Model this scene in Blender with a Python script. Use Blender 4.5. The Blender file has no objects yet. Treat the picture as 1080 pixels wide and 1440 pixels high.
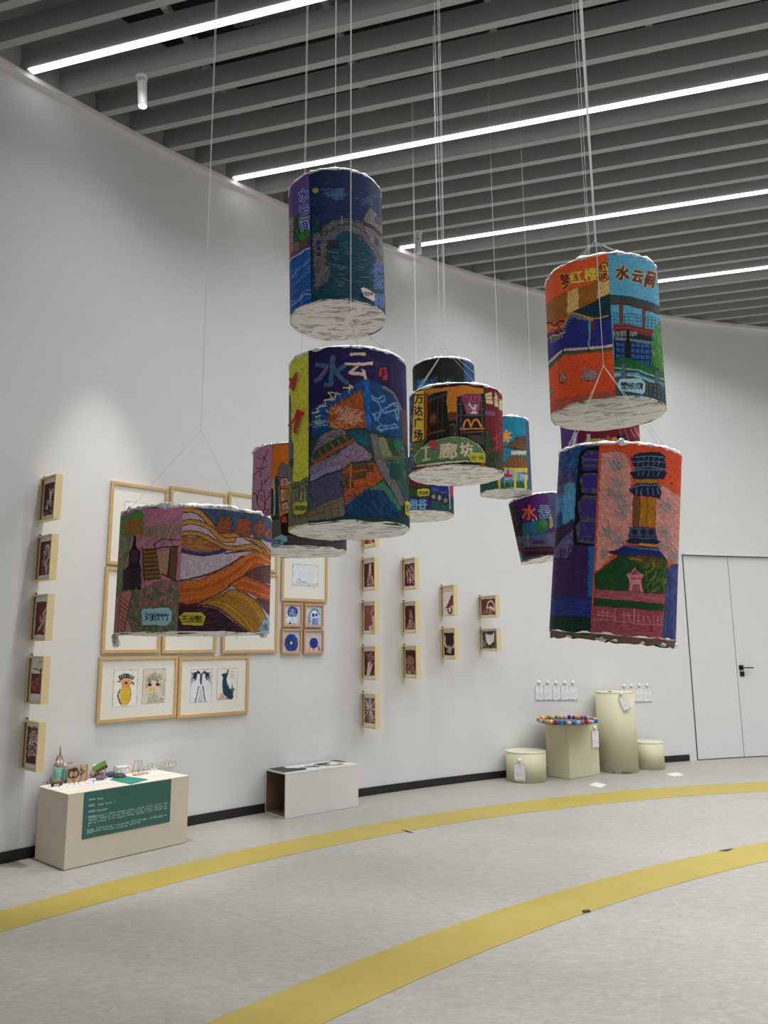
import bpy, bmesh, math, random
import numpy as np
from mathutils import Vector, Matrix

random.seed(7)
RNG = np.random.RandomState(11)
SC = bpy.context.scene
COL = SC.collection
PI = math.pi

# ------------------------------------------------------------------ camera numbers (metres, fitted to the room)
CAM_H, FOC, PITCH, ROLL = 1.45, 1065.0, 0.17272, -0.00733
WC = np.array([8.347, -3.911])      # centre of the curved wall
WR = 14.43                          # its radius
CEIL = 5.86                         # underside of the ceiling beams


def ray(u, v):
    x, y = u - 540.0, 720.0 - v
    c, s = math.cos(ROLL), math.sin(ROLL)
    x, y = c * x - s * y, s * x + c * y
    cp, sp = math.cos(PITCH), math.sin(PITCH)
    return np.array([x, FOC * cp - y * sp, FOC * sp + y * cp])


def at_depth(u, v, d):
    return ray(u, v) * (d / FOC) + np.array([0, 0, CAM_H])


def at_z(u, v, z=0.0):
    d = ray(u, v)
    return d * ((z - CAM_H) / d[2]) + np.array([0, 0, CAM_H])


def at_wall(u, v):
    d = ray(u, v)
    a = d[0] ** 2 + d[1] ** 2
    b = -(d[0] * WC[0] + d[1] * WC[1])
    c = WC @ WC - WR * WR
    t = (-b + math.sqrt(b * b - a * c)) / a
    P = d * t
    return math.degrees(math.atan2(P[1] - WC[1], P[0] - WC[0])), P[2] + CAM_H


def project(P):
    """world points (n,3) -> photograph pixels"""
    q = P - np.array([0, 0, CAM_H])
    cp, sp = math.cos(PITCH), math.sin(PITCH)
    x = q[:, 0]
    dep = q[:, 1] * cp + q[:, 2] * sp
    y = -q[:, 1] * sp + q[:, 2] * cp
    x, y = x / dep * FOC, y / dep * FOC
    c, s = math.cos(ROLL), math.sin(ROLL)
    x, y = c * x + s * y, -s * x + c * y
    return 540 + x, 720 - y


def wall_pt(th, z, r=WR):
    a = math.radians(th)
    return Vector((WC[0] + r * math.cos(a), WC[1] + r * math.sin(a), z))


def wall_axes(th):
    """right-hand tangent (towards the photo's right) and normal into the room"""
    a = math.radians(th)
    n = Vector((-math.cos(a), -math.sin(a), 0))
    t = Vector((math.sin(a), -math.cos(a), 0))
    return t, n


# ------------------------------------------------------------------ materials
def srgb(c):
    c = np.asarray(c, float) / 255.0
    return np.where(c <= 0.04045, c / 12.92, ((c + 0.055) / 1.055) ** 2.4)


def lin(c, k=1.0):
    r = np.minimum(srgb(c) * k, 0.95)
    return (float(r[0]), float(r[1]), float(r[2]), 1.0)


MATS = {}


def new_mat(name):
    m = bpy.data.materials.new(name)
    m.use_nodes = True
    nt = m.node_tree
    b = nt.nodes['Principled BSDF']
    MATS[name] = m
    return m, nt, b


def plain(name, col, rough=0.6, metal=0.0, noise=0.06, scale=30.0, bump=0.0, stretch=None, spec=0.5):
    """procedural paint: a base colour with a little noise in tone, and bump"""
    m, nt, b = new_mat(name)
    N = nt.nodes
    tc = N.new('ShaderNodeTexCoord')
    mp = N.new('ShaderNodeMapping')
    if stretch:
        mp.inputs['Scale'].default_value = stretch
    nz = N.new('ShaderNodeTexNoise')
    nz.inputs['Scale'].default_value = scale
    nz.inputs['Detail'].default_value = 5
    rp = N.new('ShaderNodeValToRGB')
    c = np.array(col[:3])
    lo, hi = np.clip(c * (1 - noise), 0, 1), np.clip(c * (1 + noise), 0, 1)
    rp.color_ramp.elements[0].position = 0.3
    rp.color_ramp.elements[1].position = 0.7
    rp.color_ramp.elements[0].color = (*lo, 1)
    rp.color_ramp.elements[1].color = (*hi, 1)
    L = nt.links
    L.new(tc.outputs['Object'], mp.inputs['Vector'])
    L.new(mp.outputs['Vector'], nz.inputs['Vector'])
    L.new(nz.outputs['Fac'], rp.inputs['Fac'])
    L.new(rp.outputs['Color'], b.inputs['Base Color'])
    b.inputs['Roughness'].default_value = rough
    b.inputs['Metallic'].default_value = metal
    b.inputs['Specular IOR Level'].default_value = spec
    if bump:
        bp = N.new('ShaderNodeBump')
        bp.inputs['Strength'].default_value = bump
        bp.inputs['Distance'].default_value = 0.01
        L.new(nz.outputs['Fac'], bp.inputs['Height'])
        L.new(bp.outputs['Normal'], b.inputs['Normal'])
    return m


def art_mat(name, rough=0.65, grain=0.16, scale=420.0, spec=0.22):
    """drawn surface: colours of the drawing carried by the mesh, broken up by waxy grain"""
    m, nt, b = new_mat(name)
    N, L = nt.nodes, nt.links
    ca = N.new('ShaderNodeVertexColor')
    ca.layer_name = 'drawing'
    tc = N.new('ShaderNodeTexCoord')
    nz = N.new('ShaderNodeTexNoise')
    nz.inputs['Scale'].default_value = scale
    nz.inputs['Detail'].default_value = 3
    mr = N.new('ShaderNodeMapRange')
    mr.inputs['From Min'].default_value = 0.3
    mr.inputs['From Max'].default_value = 0.7
    mr.inputs['To Min'].default_value = 1 - grain
    mr.inputs['To Max'].default_value = 1 + grain
    mx = N.new('ShaderNodeVectorMath')
    mx.operation = 'SCALE'
    L.new(tc.outputs['Object'], nz.inputs['Vector'])
    L.new(nz.outputs['Fac'], mr.inputs['Value'])
    L.new(ca.outputs['Color'], mx.inputs[0])
    L.new(mr.outputs['Result'], mx.inputs['Scale'])
    L.new(mx.outputs['Vector'], b.inputs['Base Color'])
    b.inputs['Roughness'].default_value = rough
    b.inputs['Specular IOR Level'].default_value = spec
    bp = N.new('ShaderNodeBump')
    bp.inputs['Strength'].default_value = 0.15
    bp.inputs['Distance'].default_value = 0.002
    L.new(nz.outputs['Fac'], bp.inputs['Height'])
    L.new(bp.outputs['Normal'], b.inputs['Normal'])
    return m


def foil_mat(name, col, scale, wave=False, metal=0.15):
    """crumpled tinfoil: bright sheet, crease shade painted in as fine dark lines, fine bumps"""
    m, nt, b = new_mat(name)
    N, L = nt.nodes, nt.links
    tc = N.new('ShaderNodeTexCoord')
    mp = N.new('ShaderNodeMapping')
    mp.inputs['Scale'].default_value = (1.0, 3.2 if not wave else 5.0, 1.0)
    mp.inputs['Rotation'].default_value = (0, 0, 0.5 if not wave else 0.1)
    L.new(tc.outputs['Object'], mp.inputs['Vector'])
    nz = N.new('ShaderNodeTexNoise')
    nz.inputs['Scale'].default_value = scale
    nz.inputs['Detail'].default_value = 5 if not wave else 4
    nz.inputs['Roughness'].default_value = 0.62
    nz.inputs['Distortion'].default_value = 0.8 if not wave else 0.2
    L.new(mp.outputs['Vector'], nz.inputs['Vector'])
    # crease shade in the colour: narrow dark bands where the noise crosses set levels
    pp = N.new('ShaderNodeMath')
    pp.operation = 'PINGPONG'
    pp.inputs[1].default_value = 0.10
    L.new(nz.outputs['Fac'], pp.inputs[0])
    rp = N.new('ShaderNodeValToRGB')
    rp.color_ramp.elements[0].position = 0.0
    rp.color_ramp.elements[1].position = 0.020
    c = np.array(col[:3])
    rp.color_ramp.elements[0].color = (*(c * 0.14), 1)
    rp.color_ramp.elements[1].color = (*(c * 0.74), 1)
    e = rp.color_ramp.elements.new(0.05)
    e.color = (*c, 1)
    L.new(pp.outputs[0], rp.inputs['Fac'])
    L.new(rp.outputs['Color'], b.inputs['Base Color'])
    b.inputs['Metallic'].default_value = metal
    b.inputs['Roughness'].default_value = 0.45
    bp = N.new('ShaderNodeBump')
    bp.inputs['Strength'].default_value = 0.6
    bp.inputs['Distance'].default_value = 0.012
    L.new(nz.outputs['Fac'], bp.inputs['Height'])
    L.new(bp.outputs['Normal'], b.inputs['Normal'])
    return m


def glow_mat(name, col, strength):
    m, nt, b = new_mat(name)
    b.inputs['Base Color'].default_value = (0.8, 0.8, 0.8, 1)
    b.inputs['Emission Color'].default_value = col
    b.inputs['Emission Strength'].default_value = strength
    return m


# ------------------------------------------------------------------ objects
def tag(o, label=None, cat=None, group=None, kind=None):
    if label: o['label'] = label
    if cat: o['category'] = cat
    if group: o['group'] = group
    if kind: o['kind'] = kind
    return o


def empty(name, loc, label, cat, group=None, rz=0.0, mat=None):
    o = bpy.data.objects.new(name, None)
    COL.objects.link(o)
    o.empty_display_size = 0.05
    if mat is not None:
        o.matrix_world = mat
    else:
        o.location = loc
        o.rotation_euler = (0, 0, rz)
    return tag(o, label, cat, group)


def link(name, me, mat, parent=None):
    o = bpy.data.objects.new(name, me)
    COL.objects.link(o)
    if mat is not None:
        for mm in (mat if isinstance(mat, (list, tuple)) else [mat]):
            me.materials.append(mm)
    if parent is not None:
        o.parent = parent
    return o


class MB:
    """collects simple solids into one mesh"""
    def __init__(self):
        self.bm = bmesh.new()

    def hexa(self, p, mi=0):
        """8 corners: bottom ring 0-3, top ring 4-7"""
        v = [self.bm.verts.new(q) for q in p]
        for f in ((3, 2, 1, 0), (4, 5, 6, 7), (0, 1, 5, 4), (1, 2, 6, 5), (2, 3, 7, 6), (3, 0, 4, 7)):
            self.bm.faces.new([v[i] for i in f]).material_index = mi
        return v

    def box(self, x0, x1, y0, y1, z0, z1, mi=0):
        return self.hexa([(x0, y0, z0), (x1, y0, z0), (x1, y1, z0), (x0, y1, z0),
                          (x0, y0, z1), (x1, y0, z1), (x1, y1, z1), (x0, y1, z1)], mi)

    def obox(self, o, ax, ay, az, mi=0):
        """box from origin o spanned by three vectors"""
        o, ax, ay, az = Vector(o), Vector(ax), Vector(ay), Vector(az)
        return self.hexa([o, o + ax, o + ax + ay, o + ay, o + az, o + ax + az, o + ax + ay + az, o + ay + az], mi)

    def tube(self, pts, r, n=6, cap=True, mi=0):
        pts = [Vector(p) for p in pts]
        rs = r if isinstance(r, (list, tuple)) else [r] * len(pts)
        rings = []
        up = None
        for i, p in enumerate(pts):
            d = (pts[min(i + 1, len(pts) - 1)] - pts[max(i - 1, 0)]).normalized()
            if up is None:
                up = Vector((0, 0, 1)) if abs(d.z) < 0.9 else Vector((1, 0, 0))
            a = d.cross(up).normalized()
            b = a.cross(d).normalized()
            up = b
            rings.append([self.bm.verts.new(p + (a * math.cos(2 * PI * k / n) + b * math.sin(2 * PI * k / n)) * rs[i]) for k in range(n)])
        for A, B in zip(rings, rings[1:]):
            for k in range(n):
                self.bm.faces.new((A[k], A[(k + 1) % n], B[(k + 1) % n], B[k])).material_index = mi
        if cap:
            self.bm.faces.new(rings[0][::-1]).material_index = mi
            self.bm.faces.new(rings[-1]).material_index = mi

    def lathe(self, prof, n=24, c=(0, 0, 0), mi=0, wob=None):
        """profile [(r,z)] round a vertical axis"""
        rings = []
        for (r, z) in prof:
            if r < 1e-6:
                rings.append([self.bm.verts.new((c[0], c[1], c[2] + z))])
            else:
                rings.append([self.bm.verts.new((c[0] + r * math.cos(2 * PI * k / n), c[1] + r * math.sin(2 * PI * k / n), c[2] + z)) for k in range(n)])
        for A, B in zip(rings, rings[1:]):
            for k in range(n):
                a0, a1 = A[k % len(A)], A[(k + 1) % len(A)]
                b0, b1 = B[k % len(B)], B[(k + 1) % len(B)]
                vs = []
                for q in (a0, a1, b1, b0):
                    if q not in vs:
                        vs.append(q)
                if len(vs) > 2:
                    self.bm.faces.new(vs).material_index = mi

    def blob(self, c, r, n=8, sc=(1, 1, 1), jit=0.0, mi=0):
        res = bmesh.ops.create_icosphere(self.bm, subdivisions=2 if n > 6 else 1, radius=1.0)
        for v in res['verts']:
            k = 1 + random.uniform(-jit, jit)
            v.co = Vector((c[0] + v.co.x * r * sc[0] * k, c[1] + v.co.y * r * sc[1] * k, c[2] + v.co.z * r * sc[2] * k))
            for f in v.link_faces:
                f.material_index = mi

    def prism(self, poly, z0, z1, mi=0):
        a = [self.bm.verts.new((p[0], p[1], z0)) for p in poly]
        b = [self.bm.verts.new((p[0], p[1], z1)) for p in poly]
        n = len(poly)
        self.bm.faces.new(a[::-1]).material_index = mi
        self.bm.faces.new(b).material_index = mi
        for i in range(n):
            self.bm.faces.new((a[i], a[(i + 1) % n], b[(i + 1) % n], b[i])).material_index = mi

    def build(self, name, mat, parent=None, smooth=False, bevel=0.0, M=None):
        if M is not None:
            self.bm.transform(M)
        bmesh.ops.recalc_face_normals(self.bm, faces=self.bm.faces)
        if bevel:
            bmesh.ops.bevel(self.bm, geom=list(self.bm.edges), offset=bevel, segments=2, affect='EDGES', profile=0.5)
        me = bpy.data.meshes.new(name)
        self.bm.to_mesh(me)
        self.bm.free()
        if smooth:
            me.polygons.foreach_set('use_smooth', np.ones(len(me.polygons), dtype=bool))
        return link(name, me, mat, parent)


def grid_mesh(name, P, mat, parent=None, colors=None, keep=None, smooth=True):
    """P: (h,w,3) points; colors: (h,w,3) linear; keep: (h-1,w-1) bool"""
    h, w = P.shape[:2]
    idx = np.arange(h * w).reshape(h, w)
    q = np.stack([idx[:-1, :-1], idx[1:, :-1], idx[1:, 1:], idx[:-1, 1:]], -1)
    q = q[keep] if keep is not None else q.reshape(-1, 4)
    used, inv = np.unique(q, return_inverse=True)
    q = inv.reshape(-1, 4)
    V = P.reshape(-1, 3)[used]
    me = bpy.data.meshes.new(name)
    me.vertices.add(len(V))
    me.vertices.foreach_set('co', V.astype(np.float32).ravel())
    me.loops.add(q.size)
    me.loops.foreach_set('vertex_index', q.astype(np.int32).ravel())
    me.polygons.add(len(q))
    me.polygons.foreach_set('loop_start', np.arange(0, q.size, 4, dtype=np.int32))
    if smooth:
        me.polygons.foreach_set('use_smooth', np.ones(len(q), dtype=bool))
    me.update(calc_edges=True)
    if colors is not None:
        at = me.color_attributes.new('drawing', 'FLOAT_COLOR', 'POINT')
        c = np.ones((len(V), 4), np.float32)
        c[:, :3] = colors.reshape(-1, 3)[used]
        at.data.foreach_set('color', c.ravel())
    return link(name, me, mat, parent)


# ------------------------------------------------------------------ drawing
def vnoise(X, Y, scale, seed):
    r = np.random.RandomState(seed)
    T = r.rand(64, 64)
    x, y = X / scale, Y / scale
    xi, yi = np.floor(x).astype(int), np.floor(y).astype(int)
    fx, fy = x - xi, y - yi
    fx, fy = fx * fx * (3 - 2 * fx), fy * fy * (3 - 2 * fy)
    g = lambda a, b: T[a % 64, b % 64]
    return (g(xi, yi) * (1 - fx) + g(xi + 1, yi) * fx) * (1 - fy) + (g(xi, yi + 1) * (1 - fx) + g(xi + 1, yi + 1) * fx) * fy


def in_poly(X, Y, pts):
    m = np.zeros(X.shape, bool)
    n = len(pts)
    for i in range(n):
        x0, y0 = pts[i]
        x1, y1 = pts[(i + 1) % n]
        if y0 == y1:
            continue
        c = (Y >= min(y0, y1)) & (Y < max(y0, y1)) & (X < (x1 - x0) * (Y - y0) / (y1 - y0) + x0)
        m ^= c
    return m


_GLYPH = {}


def glyph(s):
    """triangles of one written character, in a unit box centred on 0 (y down)"""
    k = s
    if k in _GLYPH:
        return _GLYPH[k]
    cu = bpy.data.curves.new('lettering', 'FONT')
    cu.body = s
    cu.resolution_u = 3
    ob = bpy.data.objects.new('lettering', cu)
    COL.objects.link(ob)
    dg = bpy.context.evaluated_depsgraph_get()
    ev = ob.evaluated_get(dg)
    me = ev.to_mesh()
    me.calc_loop_triangles()
    co = np.array([v.co[:2] for v in me.vertices]) if len(me.vertices) else np.zeros((1, 2))
    tr = np.array([t.vertices[:] for t in me.loop_triangles], int)
    lo, hi = co.min(0), co.max(0)
    sc = max((hi - lo).max(), 1e-6)
    co = (co - (lo + hi) / 2) / sc
    co[:, 1] *= -1
    out = co[tr] if len(tr) else np.zeros((0, 3, 2))
    ev.to_mesh_clear()
    bpy.data.objects.remove(ob)
    bpy.data.curves.remove(cu)
    _GLYPH[k] = out
    return out


class Art:
    """a drawing evaluated at points (X,Y) of a sketch; colours are sRGB 0-255"""
    def __init__(self, X, Y, warp=3.0, seed=1, px=1.0):
        self.seed = seed
        self.X0, self.Y0 = X, Y
        self.X = X + warp * (vnoise(X, Y, 28 * px, seed) - 0.5) * 2
        self.Y = Y + warp * (vnoise(X, Y, 28 * px, seed + 1) - 0.5) * 2
        self.c = np.zeros(X.shape + (3,))
        self.r = random.Random(seed)
        self.ol = 0
        self.fine = np.random.RandomState(seed).rand(*X.shape)

    def put(self, m, col, g=0.0, a=1.0):
        if g > 0:
            m = m & (self.fine > g)
        self.c[m] = self.c[m] * (1 - a) + np.array(col, float) * a

    def fill(self, col):
        self.c[...] = col

    def poly(self, pts, col, g=0.0, a=1.0):
        self.put(in_poly(self.X, self.Y, pts), col, g, a)
        if self.ol and sum(col) > 90:
            self.line(list(pts) + [pts[0]], self.ol, [c * 0.35 for c in col], 0.35, 0.6)

    def rect(self, x0, y0, x1, y1, col, g=0.0, a=1.0):
        self.put((self.X >= x0) & (self.X < x1) & (self.Y >= y0) & (self.Y < y1), col, g, a)

    def ell(self, cx, cy, rx, ry, col, g=0.0, a=1.0):
        self.put(((self.X - cx) / rx) ** 2 + ((self.Y - cy) / ry) ** 2 < 1, col, g, a)

    def line(self, pts, w, col, g=0.0, a=1.0):
        h = w / 2
        for (x0, y0), (x1, y1) in zip(pts, pts[1:]):
            b = (self.X > min(x0, x1) - h) & (self.X < max(x0, x1) + h) & (self.Y > min(y0, y1) - h) & (self.Y < max(y0, y1) + h)
            i = np.nonzero(b)
            if not len(i[0]):
                continue
            x, y = self.X[i], self.Y[i]
            dx, dy = x1 - x0, y1 - y0
            t = np.clip(((x - x0) * dx + (y - y0) * dy) / max(dx * dx + dy * dy, 1e-9), 0, 1)
            ok = (x - x0 - t * dx) ** 2 + (y - y0 - t * dy) ** 2 < h * h
            if g > 0:
                ok &= self.fine[i] > g
            j = tuple(k[ok] for k in i)
            self.c[j] = self.c[j] * (1 - a) + np.array(col, float) * a

    def curve(self, pts, w, col, g=0.0, a=1.0, n=6):
        """smooth line through the points"""
        P = [np.array(p, float) for p in pts]
        P = [2 * P[0] - P[1]] + P + [2 * P[-1] - P[-2]]
        out = []
        for i in range(1, len(P) - 2):
            for k in range(n):
                t = k / n
                out.append(tuple(0.5 * (2 * P[i] + (P[i + 1] - P[i - 1]) * t + (2 * P[i - 1] - 5 * P[i] + 4 * P[i + 1] - P[i + 2]) * t * t
                                        + (3 * P[i] - P[i - 1] - 3 * P[i + 1] + P[i + 2]) * t ** 3)))
        out.append(tuple(P[-2]))
        self.line(out, w, col, g, a)

    def strokes(self, pts, n, ln, w, ang, cols, jit=15, g=0.25, a=0.8):
        """n short crayon strokes inside a polygon, along an angle in degrees"""
        xs, ys = [p[0] for p in pts], [p[1] for p in pts]
        k = 0
        tries = 0
        while k < n and tries < n * 6:
            tries += 1
            x, y = self.r.uniform(min(xs), max(xs)), self.r.uniform(min(ys), max(ys))
            if not in_poly(np.array([x]), np.array([y]), pts)[0]:
                continue
            t = math.radians(ang + self.r.uniform(-jit, jit))
            l = ln * self.r.uniform(0.5, 1.2) / 2
            dx, dy = math.cos(t) * l, math.sin(t) * l
            b = self.r.uniform(-0.15, 0.15) * l
            self.line([(x - dx, y - dy), (x - dy * 0.2 + b, y + dx * 0.2 + b), (x + dx, y + dy)], w, self.r.choice(cols), g, a)
            k += 1

    def text(self, s, x, y, size, col, fat=0.0, sx=1.0, rot=0.0, shear=0.0, edge=None, ew=0.03):
        if edge is not None:
            self.text(s, x, y, size, edge, fat + ew, sx, rot, shear)
        if fat > 0:
            for k in range(8):
                d = fat * size
                self.text(s, x + d * math.cos(k * PI / 4), y + d * math.sin(k * PI / 4), size, col, 0.0, sx, rot, shear)
        T = glyph(s)
        ct, st = math.cos(math.radians(rot)), math.sin(math.radians(rot))
        px = T[..., 0] * size * sx + shear * T[..., 1] * size
        py = T[..., 1] * size
        px, py = x + px * ct - py * st, y + px * st + py * ct
        if not len(px):
            return
        b = (self.X >= px.min()) & (self.X <= px.max()) & (self.Y >= py.min()) & (self.Y <= py.max())
        i = np.nonzero(b)
        if not len(i[0]):
            return
        X, Y = self.X[i], self.Y[i]
        m = np.zeros(X.shape, bool)
        for a_, b_ in zip(px, py):
            e = []
            for k in range(3):
                k2 = (k + 1) % 3
                e.append((a_[k2] - a_[k]) * (Y - b_[k]) - (b_[k2] - b_[k]) * (X - a_[k]))
            m |= ((e[0] >= 0) & (e[1] >= 0) & (e[2] >= 0)) | ((e[0] <= 0) & (e[1] <= 0) & (e[2] <= 0))
        j = tuple(k[m] for k in i)
        self.c[j] = np.array(col, float)

    def done(self, tone=0.10, gain=1.0):
        """wax and pigment variation, then linear colour"""
        v = vnoise(self.X0, self.Y0, 9, self.seed + 5) * 0.6 + self.fine * 0.4
        s = 1 + tone * (v - 0.5) * 2
        return np.clip(srgb(np.clip(self.c * s[..., None], 0, 255)) * gain, 0.002, 0.9)

# ------------------------------------------------------------------ hanging paper lanterns
ART = art_mat('crayon_drawing')
TAGM = art_mat('tag_paper', rough=0.55, grain=0.04, scale=200)
FOIL = foil_mat('crumpled_foil', (0.95, 0.94, 0.93), 5)
FOILW = foil_mat('creased_foil', (0.92, 0.90, 0.83), 4, wave=True)
FOILR = foil_mat('foil_edge', (0.90, 0.90, 0.90), 16, metal=0.9)
BOARD = plain('brown_cardboard', lin((128, 105, 84)), 0.85, noise=0.15, scale=40)
THREAD = plain('white_thread', (0.85, 0.85, 0.85), 0.6, noise=0.02)

LGAIN = 1.05


class Lantern:
    def __init__(self, u, v, d, D, Hh, roll, label, group='painted paper lanterns hanging on threads', gain=1.0):
        self.gain = gain * LGAIN
        c = Vector(at_depth(u, v, d))
        self.D, self.r, self.h, self.dist = D, D / 2, Hh, d
        f = Vector((c.x, c.y, 0)).normalized()
        x = Vector((f.y, -f.x, 0))
        z = Vector((0, 0, 1))
        t = math.radians(roll)
        X = x * math.cos(t) + z * math.sin(t)
        Z = z * math.cos(t) - x * math.sin(t)
        M = Matrix((X, f, Z)).transposed().to_4x4()
        M.translation = c - Z * (Hh / 2)
        self.M = M
        self.Mi = M.inverted()
        self.A = np.array(M)
        self.o = empty('paper_lantern', None, label, 'lantern', group, mat=M)
        mb = MB()
        n = 48
        mb.lathe([(0, 0.006), (self.r - 0.004, 0.006), (self.r - 0.004, Hh - 0.006), (0, Hh - 0.006)], n)
        mb.build('drum', BOARD, self.o)

    def pts(self, a, z, r):
        a = np.radians(a)
        return np.stack([r * np.sin(a), -r * np.cos(a), z], -1)

    def world(self, L):
        return L @ self.A[:3, :3].T + self.A[:3, 3]

    def sketch(self, a, z, off, s):
        """sketch coordinates (enlarged study of the lantern's visible side) of points on the paper"""
        ac = np.clip(a, -86, 86)
        P = self.world(self.pts(ac, z, self.r)).reshape(-1, 3)
        u, v = project(P)
        return ((u - off[0]) * s).reshape(a.shape), ((v - off[1]) * s).reshape(a.shape)

    def hit(self, p, off, s):
        """sketch point -> (angle, height) on the paper"""
        d = ray(p[0] / s + off[0], p[1] / s + off[1])
        o = self.Mi @ Vector((0, 0, CAM_H))
        q = self.Mi.to_3x3() @ Vector(d)
        A = q.x ** 2 + q.y ** 2
        B = q.x * o.x + q.y * o.y
        C = o.x ** 2 + o.y ** 2 - self.r ** 2
        t = (-B - math.sqrt(max(B * B - A * C, 0))) / A
        h = o + q * t
        return math.degrees(math.atan2(h.x, -h.y)), h.z

    def panel(self, a0, a1, off, s, paint, step=None, seed=1, warp=3.0, mat=None, tone=0.12):
        step = step or 0.65 * self.dist / FOC
        w = max(int(math.radians(a1 - a0) * self.r / step), 8)
        h = max(int(self.h / step), 8)
        a = np.linspace(a0, a1, w + 1)[None, :].repeat(h + 1, 0)
        z = np.linspace(self.h, 0, h + 1)[:, None].repeat(w + 1, 1)
        # paper edges are cut by hand
        zz = z + 0.003 * np.sin(a * 0.09 + seed) * np.where(z > self.h / 2, 1, -1) * (np.abs(z / self.h - 0.5) * 2) ** 6
        r = self.r + 0.0012 * np.sin(a * 0.21 + seed) + 0.0015
        X, Y = self.sketch(a, z, off, s)
        A = Art(X, Y, warp, seed, s / 4.5)
        A.ol = 5.0 * s / 4.5
        paint(A)
        # dark wax crumbs and pressed pencil marks all over the sheet
        k = (vnoise(X, Y, 2.2 * s / 4.5, seed + 31) * 0.6 + A.fine * 0.4) > 0.80
        A.c[k] *= 0.62
        return grid_mesh('painted_sheet', self.pts(a, zz, r), mat or ART, self.o, A.done(tone, self.gain))

    def plain_panel(self, a0, a1, col, seed=3):
        def p(A):
            A.fill(col)
        return self.panel(a0, a1, (0, 0), 1.0, p, step=0.012, seed=seed)

    def patch(self, name, poly, off, s, paint, lift=0.004, step=None, seed=5, mat=None, label=None, warp=1.0):
        """a cut paper shape stuck on the lantern"""
        az = [self.hit(p, off, s) for p in poly]
        a0, a1 = min(q[0] for q in az), max(q[0] for q in az)
        z0, z1 = min(q[1] for q in az), max(q[1] for q in az)
        step = step or 0.7 * self.dist / FOC
        w = max(int(math.radians(a1 - a0) * self.r / step), 6)
        h = max(int((z1 - z0) / step), 6)
        a = np.linspace(a0, a1, w + 1)[None, :].repeat(h + 1, 0)
        z = np.linspace(z1, z0, h + 1)[:, None].repeat(w + 1, 1)
        ac = (a[:-1, :-1] + a[1:, 1:]) / 2
        zc = (z[:-1, :-1] + z[1:, 1:]) / 2
        keep = in_poly(ac, zc, az)
        if not keep.any():
            return None
        X, Y = self.sketch(a, z, off, s)
        A = Art(X, Y, warp, seed, s / 4.5)
        paint(A)
        o = grid_mesh(name, self.pts(a, z, self.r + lift), mat or TAGM, self.o, A.done(0.05, self.gain), keep)
        md = o.modifiers.new('thickness', 'SOLIDIFY')
        md.thickness = 0.0015
        if label:
            o['label'] = label
        return o

    def name_tag(self, poly, col, s_txt, cx, cy, size, off, s, gap=1.0, ink=(40, 45, 50), vertical=False, seed=5, lift=0.004, label=None):
        def p(A):
            A.fill(col)
            n = len(s_txt)
            for i, ch in enumerate(s_txt):
                k = (i - (n - 1) / 2) * size * gap
                A.text(ch, cx + (0 if vertical else k), cy + (k if vertical else 0), size, ink, fat=0.02)
        return self.patch('name_tag', poly, off, s, p, lift, seed=seed, label=label)

    def bottom(self, mat=None, seed=1, sag=0.006, drop=0.0):
        """crumpled foil stretched over the lower end and lapped round the edge"""
        mat = mat or FOIL
        n, rr = 72, 14
        th = np.linspace(0, 2 * PI, n + 1)
        rad = np.concatenate([np.linspace(0, 1, rr), [1.012, 1.016]])
        R_, T_ = np.meshgrid(rad, th, indexing='ij')
        x, y = R_ * self.r * np.cos(T_), R_ * self.r * np.sin(T_)
        nz = vnoise(x + 5, y + 5, 0.045, seed) - 0.5 + 0.6 * (vnoise(x + 9, y + 3, 0.022, seed + 1) - 0.5)
        z = -sag * (1 - R_ ** 2) + 0.007 * nz - 0.001 - drop
        z[-2] = 0.001 + 0.003 * nz[-2]
        z[-1] = 0.004 + 0.007 * nz[-1]
        z[:, -1] = z[:, 0]
        P = np.stack([x, y, z], -1)[:, ::-1]
        return grid_mesh('foil_bottom', P, mat, self.o)

    def top(self, seed=2, high=0.012, mat=None, amp=0.010):
        n, m = 120, 9
        th = np.linspace(0, 2 * PI, n + 1)
        ph = np.linspace(0, 2 * PI, m + 1)
        P_, T_ = np.meshgrid(ph, th, indexing='ij')
        X, Y = np.cos(T_) * 4, np.sin(T_) * 4
        nz = vnoise(X + 9, Y + 9, 0.35, seed) - 0.5
        n2 = vnoise(X + 9 + np.cos(P_), Y + 9 + np.sin(P_), 0.16, seed + 3) - 0.5
        tr = 0.007 + amp * 0.55 * n2 + 0.004 * nz
        rr = self.r - 0.004 + np.cos(P_) * tr
        zz = self.h + high * 0.3 + np.sin(P_) * (tr + np.maximum(nz, -0.3) * high)
        rr[:, -1], zz[:, -1] = rr[:, 0], zz[:, 0]
        Q = np.stack([rr * np.cos(T_), rr * np.sin(T_), zz], -1)
        grid_mesh('foil_rim', Q, mat or FOILR, self.o, smooth=False)
        mb = MB()
        mb.lathe([(0, self.h - 0.002), (self.r - 0.006, self.h - 0.002), (self.r - 0.006, self.h + 0.003), (0, self.h + 0.004)], 40)
        mb.build('foil_lid', mat or FOILR, self.o)

    def threads(self, knot=0.22, rim=((-70, 2), (100, 2), (170, 2)), up=(-0.006, 0.006), top=None, kx=0.0, ky=0.0, rad=0.0009):
        """threads gathered in a knot above the lid and running up to the beams"""
        top = top or CEIL - 0.003
        K = self.M @ Vector((kx, ky, self.h)) + Vector((0, 0, knot))
        R3 = self.Mi
        w = lambda p: R3 @ p
        for a, n in rim:
            for i in range(n):
                aa = math.radians(a + i * 9)
                q = Vector((self.r * 0.97 * math.sin(aa), -self.r * 0.97 * math.cos(aa), self.h + 0.002))
                mb = MB()
                mb.tube([w(K), q], rad * 0.8, 4)
                mb.build('thread', THREAD, self.o)
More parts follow.
